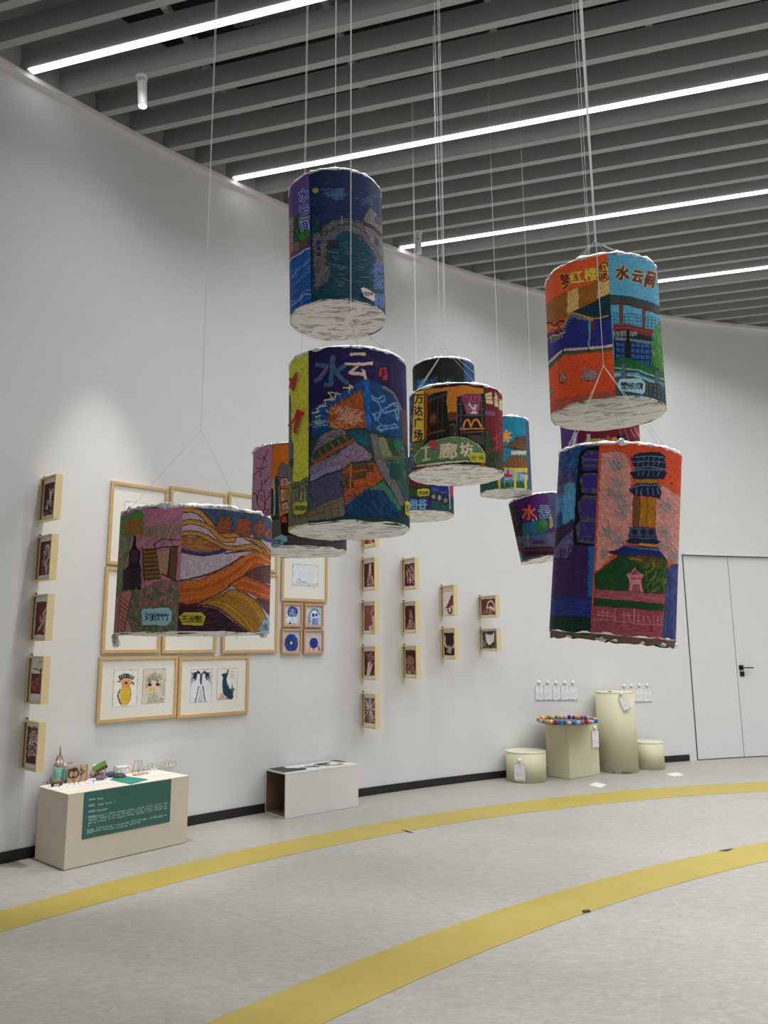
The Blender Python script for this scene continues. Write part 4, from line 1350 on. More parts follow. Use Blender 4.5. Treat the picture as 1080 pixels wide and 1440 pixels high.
    L.threads(knot=0.30, rim=((-60, 2), (64, 2), (120, 1)), up=(-0.024, 0.0, 0.012), kx=-0.05, rad=0.0011)


def lantern_pavilion():
    off, s = (560, 480), 4.5
    L = Lantern(709.5, 645, 5.60, 0.372, 0.53, 0.4, 'small teal lantern with a two-tier brown roofed pavilion and orange maple leaf')

    def B_(A):
        A.fill((24, 124, 154))
        A.strokes([(560, 500), (830, 520), (830, 900), (560, 900)], 70, 40, 6, 15, [(32, 138, 166), (18, 104, 136)], 20)
        A.poly([(500, 880), (600, 840), (640, 900), (840, 890), (840, 1000), (500, 1010)], (28, 92, 66))
        A.strokes([(505, 880), (830, 890), (835, 980), (505, 1000)], 60, 30, 6, 70, [(40, 110, 80), (20, 72, 60), (90, 120, 50)], 30)
        og = (232, 150, 50)
        for k in range(7):
            t = k * 2 * PI / 7 + 0.3
            A.line([(682, 600), (682 + 32 * math.cos(t), 600 + 36 * math.sin(t))], 13, og)
        rf = (112, 78, 52)
        A.poly([(668, 668), (716, 640), (752, 606), (800, 600), (818, 640), (822, 690), (740, 682)], rf)
        A.poly([(644, 792), (690, 760), (706, 726), (818, 736), (834, 800)], (134, 90, 44))
        for k in range(8):
            A.line([(752 + k * 6, 608), (690 + k * 18, 672)], 4, (60, 38, 28))
            A.line([(712 + k * 13, 732), (662 + k * 22, 788)], 4, (70, 44, 26))
        A.line([(666, 668), (740, 676), (824, 690)], 5, (50, 30, 26))
        A.line([(644, 792), (740, 796), (834, 800)], 5, (60, 36, 24))
        A.poly([(712, 690), (824, 694), (824, 722), (712, 718)], (214, 172, 48))
        for k in range(5):
            A.rect(722 + k * 20, 692, 736 + k * 20, 714, (210, 220, 224))
            A.line([(729 + k * 20, 690), (729 + k * 20, 718)], 3, (40, 40, 60))
        A.rect(655, 800, 836, 820, (206, 170, 44))
        A.rect(670, 820, 830, 880, (130, 184, 200), 0.2)
        for x in (640, 740, 806):
            A.rect(x - 7, 804, x + 7, 935, (214, 184, 50))
        A.rect(776, 830, 830, 840, (150, 70, 60))
        A.ell(694, 850, 30, 14, (190, 44, 60))
        A.rect(688, 810, 700, 860, (190, 44, 60))
        A.line([(676, 870), (674, 910)], 5, (200, 150, 50))
        A.line([(714, 870), (714, 920)], 5, (120, 100, 90))
        A.line([(762, 830), (762, 900)], 6, (160, 70, 60))
    L.panel(-62, 58, off, s, B_, seed=71, warp=2)
    L.plain_panel(58, 178, (60, 80, 110))
    L.plain_panel(178, 298, (40, 90, 90))
    L.bottom(seed=64)
    L.top(seed=24, high=0.016, amp=0.012)
    L.threads(knot=0.17, rim=((-40, 1), (90, 1), (180, 1)), up=(-0.004,), rad=0.0011, kx=-0.02)


def lantern_tilted():
    off, s = (560, 480), 4.5
    L = Lantern(759, 744, 5.68, 0.372, 0.46, 9.8, 'purple lantern hanging tilted, partly behind the tower lantern')

    def B_(A):
        A.fill((72, 30, 98))
        A.poly([(690, 1050), (760, 1040), (790, 1150), (780, 1235), (735, 1240)], (30, 20, 32))
        for x in (716, 738, 758):
            A.line([(x, 1060), (x + 20, 1200)], 6, (74, 52, 84))
        A.poly([(730, 1170), (790, 1150), (792, 1236), (744, 1236)], (12, 8, 16))
        A.poly([(786, 1150), (870, 1140), (880, 1225), (788, 1230)], (34, 96, 130))
        A.ell(906, 1170, 42, 46, (34, 100, 56))
        A.ell(916, 1150, 24, 26, (44, 120, 66))
        A.poly([(740, 1240), (820, 1222), (990, 1206), (995, 1300), (756, 1312)], (80, 80, 104))
        A.poly([(845, 1226), (940, 1214), (900, 1250), (845, 1250)], (50, 92, 140))
        A.line([(820, 1220), (824, 1300)], 10, (110, 112, 128))
        A.ell(890, 1270, 40, 13, (60, 40, 70))
        A.ell(776, 1290, 22, 12, (50, 40, 60))
        A.poly([(760, 1308), (995, 1296), (1000, 1356), (780, 1364)], (56, 22, 46))
        A.line([(770, 1325), (990, 1315)], 6, (90, 40, 74))
        A.line([(770, 1345), (990, 1338)], 6, (20, 10, 24))
        A.poly([(800, 1366), (1000, 1345), (1000, 1420), (810, 1420)], (88, 78, 92))
        A.strokes([(820, 1366), (990, 1350), (990, 1400), (820, 1410)], 40, 30, 5, 100, [(130, 120, 128), (60, 52, 66)], 20)
        A.poly([(750, 1310), (775, 1330), (810, 1420), (770, 1425)], (60, 140, 124))
        A.text('水', 830, 1082, 92, (216, 92, 40), fat=0.03)
        A.text('云', 930, 1082, 80, (72, 30, 98), fat=0.01, edge=(120, 190, 190), ew=0.05)
        A.text('间', 985, 1140, 80, (72, 30, 98), fat=0.01, sx=0.6, edge=(190, 190, 80), ew=0.05)
        A.line([(850, 1125), (856, 1140)], 5, (200, 190, 200))
        A.line([(872, 1120), (874, 1134)], 5, (200, 190, 200))
    L.panel(-88, 32, off, s, B_, seed=81, warp=2)
    L.plain_panel(32, 152, (60, 60, 90))
    L.plain_panel(152, 272, (90, 60, 90))
    L.bottom(seed=74, sag=0.0)
    L.top(seed=27, high=0.008, amp=0.006)
    L.threads(knot=0.20, rim=((30, 1), (130, 1)), up=(0.002,), rad=0.0009, kx=0.02)


def lantern_black():
    off, s = (560, 480), 4.5
    L = Lantern(625, 572, 4.98, 0.407, 0.52, 0.5, 'nearly black lantern with a foil rim, rising behind the lantern with the yellow sign strip')

    def B_(A):
        A.fill((22, 23, 24))
        A.strokes([(90, 100), (420, 100), (420, 290), (90, 290)], 60, 50, 8, 20, [(28, 30, 30), (16, 17, 18)], 40)
        A.strokes([(120, 240), (230, 230), (240, 290), (120, 300)], 60, 40, 6, -20, [(40, 110, 170), (60, 150, 200), (30, 70, 130)], 20)
        A.strokes([(280, 230), (350, 235), (350, 280), (280, 280)], 24, 30, 5, 80, [(30, 100, 80), (40, 120, 90)], 15)
        for x in (235, 250, 270):
            A.line([(x, 210), (x + 4, 275)], 4, (90, 26, 30), 0.2)
        A.ell(225, 235, 10, 14, (60, 50, 110))
        A.poly([(412, 120), (440, 130), (448, 300), (418, 300)], (116, 70, 48))
        A.line([(420, 150), (430, 280)], 6, (60, 50, 50))
    L.panel(-85, 39, off, s, B_, seed=91, warp=2)

    def C_(A):
        A.fill((44, 76, 122))
        A.strokes([(445, 120), (490, 140), (490, 300), (445, 300)], 40, 40, 6, 80, [(70, 110, 150), (30, 50, 90), (20, 30, 50)], 20)
    L.panel(39, 155, off, s, C_, seed=93, warp=2)
    L.plain_panel(155, 275, (40, 40, 50))
    L.bottom(seed=84)
    L.top(seed=30, high=0.010, amp=0.007)
    L.threads(knot=0.22, rim=((-60, 1), (80, 1), (180, 1)), up=(-0.003, 0.003), rad=0.0009, kx=-0.02)


def lantern_valley():
    off, s = (560, 480), 4.5
    L = Lantern(588, 690, 5.62, 0.516, 0.39, 0.0, 'purple and blue lantern with small black wheels, peeking out under the yellow sign strip lantern')

    def A_(A):
        A.fill((36, 60, 40))
        A.poly([(0, 800), (205, 800), (205, 928), (0, 905)], (84, 34, 32))
        for k in range(8):
            A.line([(60 + k * 20, 890), (66 + k * 20, 915)], 6, (130, 60, 50))
        A.poly([(0, 925), (205, 935), (205, 990), (0, 985)], (42, 78, 40))
        A.poly([(0, 985), (205, 988), (205, 1110), (0, 1110)], (66, 30, 108))
        A.text('相', 95, 1032, 62, (112, 182, 206), fat=0.035, sx=0.8, edge=(50, 30, 90), ew=0.02)
        A.text('谷', 152, 1030, 62, (112, 182, 206), fat=0.035, sx=0.9, edge=(50, 30, 90), ew=0.02)
    L.panel(-100, 20, off, s, A_, seed=101, warp=2)

    def B_(A):
        A.fill((36, 46, 118))
        A.strokes([(200, 880), (350, 900), (350, 1000), (200, 980)], 30, 40, 6, 10, [(50, 60, 140), (26, 34, 90), (90, 110, 170)], 20)
        A.poly([(200, 1005), (350, 1030), (350, 1120), (200, 1110)], (30, 82, 68))
        A.strokes([(200, 1015), (345, 1035), (345, 1110), (200, 1100)], 40, 24, 5, 60, [(46, 110, 80), (20, 60, 54), (60, 60, 120)], 40)
        for x, y in ((223, 984), (261, 990), (296, 1008)):
            A.ell(x, y, 21, 26, (16, 14, 18))
            for k in range(4):
                t = k * PI / 4
                A.line([(x - 15 * math.cos(t), y - 18 * math.sin(t)), (x + 15 * math.cos(t), y + 18 * math.sin(t))], 3, (170, 170, 170))
        A.poly([(325, 900), (350, 900), (350, 985), (328, 980)], (190, 60, 84))
        A.line([(320, 905), (326, 1060)], 7, (190, 190, 200))
    L.panel(20, 140, off, s, B_, seed=103, warp=2)
    L.plain_panel(140, 260, (50, 60, 80))
    L.name_tag([(126, 936), (188, 934), (196, 948), (194, 978), (132, 984), (120, 970), (120, 946)], (190, 190, 60), '李宜婷', 158, 960, 26, off, s, 0.75, (80, 80, 30), label='yellow name tag')
    L.bottom(seed=94)
    L.top(seed=33)
    L.threads(knot=0.25, rim=((-60, 1), (80, 1)), up=(-0.004, 0.004), rad=0.0011)


def lantern_street():
    off, s = (350, 610), 7.2
    L = Lantern(421, 708, 3.55, 0.44, 0.46, -0.5, 'pink and orange lantern with drawn street houses, tucked behind the large navy lantern')

    def A_(A):
        A.fill((192, 138, 168))
        A.rect(0, 340, 46, 720, (100, 120, 170))
        A.strokes([(40, 180), (215, 150), (230, 800), (40, 800)], 60, 60, 8, 70, [(200, 148, 176), (180, 124, 156)], 20, 0.3, 0.5)
        br = (84, 34, 38)
        for q in ([(200, 170), (160, 260), (130, 340), (120, 440)], [(80, 235), (130, 260), (175, 235)], [(150, 230), (185, 285)], [(190, 325), (120, 370), (70, 400), (50, 450)], [(80, 350), (130, 350)],
                  [(128, 480), (128, 590)], [(165, 450), (170, 500)], [(215, 430), (165, 500), (130, 510)], [(90, 580), (155, 575), (165, 700), (160, 770)], [(95, 580), (90, 650), (80, 700), (110, 740)], [(50, 600), (80, 620), (80, 680)],
                  [(225, 620), (180, 680), (165, 750)], [(200, 580), (215, 620)], [(120, 620), (140, 640), (110, 660), (150, 680)], [(60, 780), (120, 775), (215, 760)], [(180, 790), (178, 830)], [(200, 780), (204, 830)], [(150, 790), (150, 830)]):
            A.curve(q, 9, br, 0.1)
    L.panel(-155, -35, off, s, A_, seed=111, warp=3)

    def B_(A):
        A.fill((228, 126, 24))
        A.strokes([(215, 120), (620, 90), (620, 440), (215, 440)], 60, 60, 9, 20, [(238, 138, 34), (210, 110, 22)], 40, 0.3, 0.5)
        A.poly([(228, 470), (275, 440), (300, 560), (330, 1100), (228, 1100)], (196, 176, 140))
        A.poly([(264, 440), (300, 420), (308, 540), (270, 560)], (18, 72, 84))
        A.poly([(225, 560), (248, 560), (252, 812), (228, 812)], (18, 66, 84))
        A.poly([(268, 545), (300, 560), (306, 830), (268, 815)], (20, 70, 84))
        A.line([(258, 550), (258, 820)], 8, (216, 200, 160))
        A.poly([(290, 420), (300, 350), (346, 285), (420, 330), (440, 440), (315, 446)], (110, 104, 98))
        for k in range(6):
            A.line([(320 + k * 16, 310 + abs(k - 1.5) * 8), (312 + k * 18, 430)], 7, [(70, 110, 120), (150, 110, 100)][k % 2])
        dk = (34, 22, 20)
        for q in ([(312, 462), (390, 440), (410, 520), (318, 545)], [(316, 560), (400, 550), (410, 660), (324, 700)], [(330, 710), (390, 680), (410, 760), (336, 790)]):
            A.poly(q, (190, 156, 138))
            A.line(q + [q[0]], 9, dk)
        A.poly([(362, 560), (396, 552), (402, 650), (366, 660)], (206, 110, 50))
        A.text('房', 360, 490, 44, (70, 40, 36))
        A.line([(340, 600), (350, 640)], 8, (110, 60, 44))
        A.line([(372, 720), (370, 760)], 8, (110, 60, 44))
        A.poly([(235, 830), (290, 820), (335, 850), (335, 1060), (235, 1100)], (98, 92, 86))
        A.poly([(235, 838), (300, 830), (312, 866), (235, 872)], (60, 44, 40))
        A.poly([(326, 830), (420, 790), (620, 700), (700, 900), (480, 1040), (400, 1100), (326, 1000)], (20, 12, 12))
        A.poly([(332, 838), (380, 836), (384, 900), (336, 900)], (214, 84, 24))
        A.line([(345, 850), (372, 890)], 8, (60, 24, 20))
        A.poly([(330, 1030), (470, 1030), (800, 960), (1000, 960), (1000, 1200), (235, 1200)], (68, 64, 60))
        A.strokes([(400, 1050), (900, 1000), (960, 1150), (400, 1130)], 120, 90, 9, 0, [(84, 80, 74), (54, 50, 48)], 8)
        A.poly([(225, 1120), (400, 1125), (400, 1180), (225, 1190)], (60, 54, 50))
        A.line([(300, 1130), (600, 1140), (900, 1150)], 8, (110, 66, 40), 0.3)
        A.poly([(860, 1040), (960, 1040), (960, 1100), (860, 1110)], (24, 44, 48))
    L.panel(-35, 85, off, s, B_, seed=113, warp=4)
    L.plain_panel(85, 205, (80, 80, 90))
    L.name_tag([(240, 1072), (330, 1022), (386, 1044), (390, 1086), (306, 1150), (246, 1158)], (128, 186, 196), '王爱一', 308, 1096, 46, off, s, 1.0, (40, 60, 70), label='pale teal name tag')
    L.bottom(seed=104, sag=0.010)
    L.top(seed=36, high=0.016, amp=0.010)
    L.threads(knot=0.20, rim=((-60, 1), (80, 1), (180, 1)), up=(0.006, 0.014), rad=0.0009)


def lantern_maroon():
    off, s = (740, 590), 4.3625
    L = Lantern(846, 662, 3.74, 0.372, 0.54, 0.0, 'maroon and purple lantern mostly hidden between the orange lantern and the tower lantern')

    def B_(A):
        A.fill((112, 24, 36))
        A.poly([(200, 20), (322, 20), (322, 260), (200, 260)], (86, 60, 132))
        A.poly([(292, 80), (316, 80), (306, 175), (270, 175)], (196, 188, 200))
        A.poly([(262, 130), (284, 130), (284, 175), (258, 175)], (160, 160, 170))
        A.poly([(322, 150), (380, 120), (460, 106), (560, 110), (560, 180), (322, 190)], (206, 162, 46))
        A.curve([(330, 140), (400, 112), (480, 112)], 12, (70, 40, 110))
        A.poly([(482, 120), (500, 92), (526, 110), (528, 150), (484, 150)], (180, 70, 60))
        A.poly([(372, 90), (396, 90), (392, 170), (366, 170)], (190, 186, 196))
        A.poly([(556, 96), (616, 96), (612, 180), (556, 180)], (26, 30, 70))
        for q in ([(640, 60), (664, 110)], [(660, 50), (680, 100)], [(676, 50), (694, 110)]):
            A.line(q, 6, (206, 110, 110))
        A.ell(664, 150, 26, 26, (70, 84, 56), 0.2)
    L.panel(-85, 85, off, s, B_, seed=121, warp=2)
    L.plain_panel(85, 180, (70, 40, 60))
    L.plain_panel(180, 275, (70, 50, 90))
    L.bottom(seed=114)
    L.top(seed=39)
    L.threads(knot=0.2, rim=((-60, 1), (80, 1)), up=(-0.012, 0.012), rad=0.0009)


ALL_LANTERNS = (lantern_bridge, lantern_navy, lantern_orange, lantern_tower, lantern_station, lantern_plaza, lantern_pavilion,
                lantern_tilted, lantern_black, lantern_valley, lantern_street, lantern_maroon)

# ------------------------------------------------------------------ room shell
WALLM = plain('wall_paint', (0.70, 0.705, 0.708), 0.75, noise=0.015, scale=3)
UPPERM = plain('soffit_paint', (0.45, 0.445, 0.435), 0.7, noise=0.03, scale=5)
LEDGEM = plain('ledge_paint', (0.74, 0.74, 0.73), 0.6, noise=0.02, scale=5)
BEAMM = plain('beam_paint', (0.40, 0.405, 0.405), 0.55, noise=0.03, scale=8)
VOIDM = plain('dark_slab', (0.012, 0.012, 0.013), 0.9, noise=0.2, scale=3)
GALV = plain('galvanised_steel', (0.55, 0.55, 0.55), 0.5, 0.3, noise=0.1, scale=20)
DUCTM = plain('flexible_duct', (0.16, 0.16, 0.16), 0.6, 0.2, noise=0.2, scale=20)
BLACKM = plain('black_skirting', (0.012, 0.011, 0.010), 0.45, noise=0.2, scale=20)
YELM = plain('yellow_vinyl', lin((188, 168, 78), 0.86), 0.45, noise=0.05, scale=6)
GLOW = glow_mat('led_diffuser', (1.0, 0.985, 0.97, 1), 4.0)
GLOWS = glow_mat('lamp_lens', (1.0, 0.985, 0.96, 1), 12.0)
WHITEM = plain('white_enamel', (0.78, 0.78, 0.78), 0.35, noise=0.02)
DOORM = plain('door_paint', (0.70, 0.705, 0.708), 0.6, noise=0.012, scale=4)
GAPM = plain('dark_gap', (0.05, 0.05, 0.05), 0.8)
HANDM = plain('black_metal', (0.012, 0.012, 0.012), 0.35, 0.3)


def floor_mat():
    m, nt, b = new_mat('marbled_linoleum')
    N, L = nt.nodes, nt.links
    tc = N.new('ShaderNodeTexCoord')
    mp = N.new('ShaderNodeMapping')
    mp.inputs['Rotation'].default_value = (0, 0, 0.6)
    mp.inputs['Scale'].default_value = (1, 2.2, 1)
    n1 = N.new('ShaderNodeTexNoise')
    n1.inputs['Scale'].default_value = 15
    n1.inputs['Detail'].default_value = 8
    n1.inputs['Roughness'].default_value = 0.72
    n1.inputs['Distortion'].default_value = 1.2
    n2 = N.new('ShaderNodeTexNoise')
    n2.inputs['Scale'].default_value = 1.3
    n2.inputs['Detail'].default_value = 3
    r1 = N.new('ShaderNodeValToRGB')
    e = r1.color_ramp.elements
    e[0].position, e[1].position = 0.34, 0.66
    e[0].color = (0.345, 0.330, 0.302, 1)
    e[1].color = (0.485, 0.470, 0.430, 1)
    k = e.new(0.52)
    k.color = (0.412, 0.397, 0.365, 1)
    mx = N.new('ShaderNodeMix')
    mx.data_type = 'RGBA'
    mx.blend_type = 'MULTIPLY'
    mx.inputs['Factor'].default_value = 0.35
    r2 = N.new('ShaderNodeValToRGB')
    r2.color_ramp.elements[0].position, r2.color_ramp.elements[1].position = 0.35, 0.65
    r2.color_ramp.elements[0].color = (0.84, 0.83, 0.82, 1)
    r2.color_ramp.elements[1].color = (1, 1, 1, 1)
    L.new(tc.outputs['Object'], mp.inputs['Vector'])
    L.new(mp.outputs['Vector'], n1.inputs['Vector'])
    L.new(tc.outputs['Object'], n2.inputs['Vector'])
    L.new(n1.outputs['Fac'], r1.inputs['Fac'])
    L.new(n2.outputs['Fac'], r2.inputs['Fac'])
    L.new(r1.outputs['Color'], mx.inputs['A'])
    L.new(r2.outputs['Color'], mx.inputs['B'])
    L.new(mx.outputs['Result'], b.inputs['Base Color'])
    b.inputs['Roughness'].default_value = 0.42
    b.inputs['Specular IOR Level'].default_value = 0.35
    bp = N.new('ShaderNodeBump')
    bp.inputs['Strength'].default_value = 0.05
    bp.inputs['Distance'].default_value = 0.002
    L.new(n1.outputs['Fac'], bp.inputs['Height'])
    L.new(bp.outputs['Normal'], b.inputs['Normal'])
    return m


FLOORM = floor_mat()
T0, T1 = 178.0, 60.0


def arc_solid(name, r0, r1, z0, z1, mat, t0=T0, t1=T1, n=320, kind='structure', parent=None):
    mb = MB()
    prof = [(r0, z0), (r0, z1), (r1, z1), (r1, z0)]
    rings = []
    for i in range(n + 1):
        th = t0 + (t1 - t0) * i / n
        rings.append([mb.bm.verts.new(wall_pt(th, z, r)) for r, z in prof])
    for A, B in zip(rings, rings[1:]):
        for k in range(4):
            mb.bm.faces.new((A[k], A[(k + 1) % 4], B[(k + 1) % 4], B[k]))
    mb.bm.faces.new(rings[0])
    mb.bm.faces.new(rings[-1][::-1])
    o = mb.build(name, mat, parent)
    if kind:
        o['kind'] = kind
    return o


def room():
    mb = MB()
    mb.box(-9, 16, -6, 14, -0.12, 0.0)
    tag(mb.build('floor', FLOORM), 'pale grey marbled linoleum floor', kind='structure')
    tag(arc_solid('wall_curved', WR, WR + 0.2, 0.0, CEIL - 0.03, WALLM), 'pale grey curved wall')
    tag(arc_solid('trim_1', WR - 0.062, WR + 0.2, CEIL - 0.045, CEIL - 0.002, LEDGEM), 'thin ledge along the top of the wall')
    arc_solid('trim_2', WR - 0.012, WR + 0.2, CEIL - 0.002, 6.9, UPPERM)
    # skirting in two runs, stopping at the doors
    tag(arc_solid('baseboard_left', WR - 0.012, WR + 0.01, 0.0, 0.075, BLACKM, 178, 108.55), 'black skirting strip at the foot of the wall')
    mb = MB()
    mb.box(-9, 16, -6, 14, 6.9, 7.1)
    tag(mb.build('ceiling', VOIDM), 'dark slab above the ceiling beams', kind='structure')


TH = -0.2797
BN = np.array([-math.sin(TH), math.cos(TH)])
BD = np.array([math.cos(TH), math.sin(TH)])
CN, CDt = float(WC @ BN), float(WC @ BD)
Q0, PITCHB, BW, BH = 4.24, 0.2845, 0.060, 0.178
RIN = WR - 0.013


def beam_left(q):
    return CDt - math.sqrt(RIN ** 2 - (q - CN) ** 2)


def beam_right(q):
    return min(CDt + math.sqrt(RIN ** 2 - (q - CN) ** 2), 12.5)


def bpt(q, t, z):
    p = BN * q + BD * t
    return (p[0], p[1], z)


def strip_lamp(q, t0, t1, watts):
    """the downward light of one ceiling strip"""
    L = bpy.data.lights.new('strip_lamp', 'AREA')
    L.shape = 'RECTANGLE'
    L.size, L.size_y = t1 - t0, 0.04
    L.spread = math.radians(132)
    L.energy = watts * (t1 - t0)
    L.color = (0.985, 0.99, 1.0)
    o = bpy.data.objects.new('strip_lamp', L)
    COL.objects.link(o)
    o.location = bpt(q, (t0 + t1) / 2, CEIL - 0.005)
    o.rotation_euler = (0, 0, TH)


def ceiling():
    LIGHTS = {0: 'first', 6: 'second', 12: 'third', 18: 'fourth'}
    lab = {0: 'long white light strip in the ceiling nearest the upper left corner, above the blank wall',
           6: 'long white light strip in the ceiling starting above the stone bridge lantern',
           12: 'long white light strip in the ceiling starting beside the unlit spotlight',
           18: 'farthest white light strip in the ceiling, running out right of the orange lantern'}
    for k in range(-7, 31):
        q = Q0 + k * PITCHB
        q1 = q + BW
        if abs(q1 - CN) > RIN - 0.4:
            continue
        lit = k in LIGHTS
        z0 = CEIL + (0.012 if lit else 0.0)
        a0, a1 = beam_left(q), beam_left(q1)
        b0, b1 = beam_right(q), beam_right(q1)
        mb = MB()
        mb.hexa([bpt(q, a0, z0), bpt(q, b0, z0), bpt(q1, b1, z0), bpt(q1, a1, z0),
                 bpt(q, a0, CEIL + BH), bpt(q, b0, CEIL + BH), bpt(q1, b1, CEIL + BH), bpt(q1, a1, CEIL + BH)])
        tag(mb.build('ceiling_beam', BEAMM), kind='structure')
        if lit:
            s = empty('light_strip', bpt(q + BW / 2, a0, CEIL), lab[k], 'ceiling light', 'white light strips between the ceiling beams')
            T = Matrix.Translation(-Vector(s.location))
            qa, qb, za, zb = q - 0.010, q + 0.046, CEIL - 0.004, CEIL + 0.006

            def seg(t0_, t0b, t1_, t1b):
                m = MB()
                m.hexa([bpt(qa, t0_, za), bpt(qa, t1_, za), bpt(qb, t1b, za), bpt(qb, t0b, za),
                        bpt(qa, t0_, zb), bpt(qa, t1_, zb), bpt(qb, t1b, zb), bpt(qb, t0b, zb)])
                return m
            seg(a0 + 0.085, a0 + 0.085, b0, b0).build('diffuser', GLOW, s, M=T)
            seg(a0 + 0.065, a0 + 0.065, a0 + 0.085, a0 + 0.085).build('end_cap', WHITEM, s, M=T)
            strip_lamp(q + 0.018, a0 + 1.0, b0, 12.5)
    # steel rails carrying the beams, ducts and pipes in the dark void
    for i, t in enumerate((-2.9, -1.75, -0.6, 0.55, 1.7, 2.85, 4.0, 5.2, 6.4)):
        mb = MB()
        mb.hexa([bpt(1.8, t, 6.08), bpt(1.8, t + 0.05, 6.08), bpt(11.6, t + 0.05, 6.08), bpt(11.6, t, 6.08),
                 bpt(1.8, t, 6.13), bpt(1.8, t + 0.05, 6.13), bpt(11.6, t + 0.05, 6.13), bpt(11.6, t, 6.13)])
        for q in np.arange(2.3, 11.4, 1.15):
            mb.hexa([bpt(q, t - 0.03, 6.06), bpt(q, t + 0.08, 6.06), bpt(q + 0.04, t + 0.08, 6.06), bpt(q + 0.04, t - 0.03, 6.06),
                     bpt(q, t - 0.03, 6.15), bpt(q, t + 0.08, 6.15), bpt(q + 0.04, t + 0.08, 6.15), bpt(q + 0.04, t - 0.03, 6.15)])
        tag(mb.build('trim_%d' % (i + 3), GALV), kind='structure')
    for i, (q, t0, t1, r, z) in enumerate(((4.05, -3.1, 1.5, 0.13, 6.42), (4.75, -2.6, 3.0, 0.12, 6.45), (3.3, -3.0, 5.0, 0.14, 6.5), (5.6, -1.9, 4.0, 0.10, 6.5))):
        mb = MB()
        n = int((t1 - t0) / 0.025)
        pts = [bpt(q + 0.1 * math.sin(j * 0.02), t0 + (t1 - t0) * j / n, z) for j in range(n + 1)]
        mb.tube(pts, [r if j % 2 else r * 0.90 for j in range(n + 1)], 14)
        tag(mb.build('ceiling_duct', DUCTM), 'dark ribbed duct above the beams', kind='structure')
    for i, (q, z, r) in enumerate(((5.0, 6.3, 0.03), (6.5, 6.28, 0.035), (7.3, 6.3, 0.03))):
        mb = MB()
        mb.tube([bpt(q, -3, z), bpt(q, 8, z)], r, 10)
        tag(mb.build('ceiling_pipe', GALV), kind='structure')

    # spotlights: ceiling plate, body, lens
    def spot(k, u, v, lit, label, lean):
        q = Q0 + k * PITCHB + BW / 2
        d = ray(u, v)
        P = d * ((CEIL - CAM_H) / d[2])
        t = float(P[:2] @ BD)
        s = empty('ceiling_spotlight', bpt(q, t, CEIL), label, 'spotlight', 'white spotlights under the beams')
        mb = MB()
        mb.lathe([(0, 0), (0.046, 0), (0.046, -0.012), (0.042, -0.026), (0, -0.026)], 28)
        mb.build('mounting_plate', WHITEM, s, smooth=False)
        mb = MB()
        mb.tube([(0, 0, -0.03), (lean * 0.05, 0, -0.055)], 0.012, 10)
        mb.build('stem', WHITEM, s)
        R = Matrix.Translation((lean * 0.05, 0, -0.05)) @ Matrix.Rotation(-lean * 0.6, 4, 'Y')
        mb = MB()
        mb.lathe([(0, 0.0), (0.033, 0.0), (0.036, -0.006), (0.036, -0.205), (0.032, -0.210), (0.031, -0.195), (0, -0.195)], 28)
        mb.build('body', WHITEM, s, M=R)
        mb = MB()
        mb.lathe([(0, -0.196), (0.030, -0.196), (0.029, -0.206), (0, -0.207)], 24)
        mb.build('lens', GLOWS if lit else LEDGEM, s, M=R)
        if lit:
            L = bpy.data.lights.new('spot_beam', 'SPOT')
            L.energy, L.spot_size, L.spot_blend, L.shadow_soft_size = 420, math.radians(30), 0.6, 0.03
            L.color = (1.0, 0.96, 0.90)
            lo = bpy.data.objects.new('spot_beam', L)
            COL.objects.link(lo)
            S = Vector(s.location) + Vector((0, 0, -0.27))
            lo.location = S
            lo.rotation_euler = (Vector((-1.92, 5.72, 0.48)) - S).to_track_quat('-Z', 'Y').to_euler()
        if not lit:
            mb = MB()
            mb.box(-0.010, 0.004, -0.0385, -0.034, -0.06, -0.045)
            mb.build('switch', HANDM, s, M=R)

    spot(1, 197, 105, True, 'lit white spotlight hanging under a beam near the upper left', 0.1)
    spot(11, 580, 309, False, 'unlit white spotlight hanging under a beam above the dark wide lantern', 0.0)


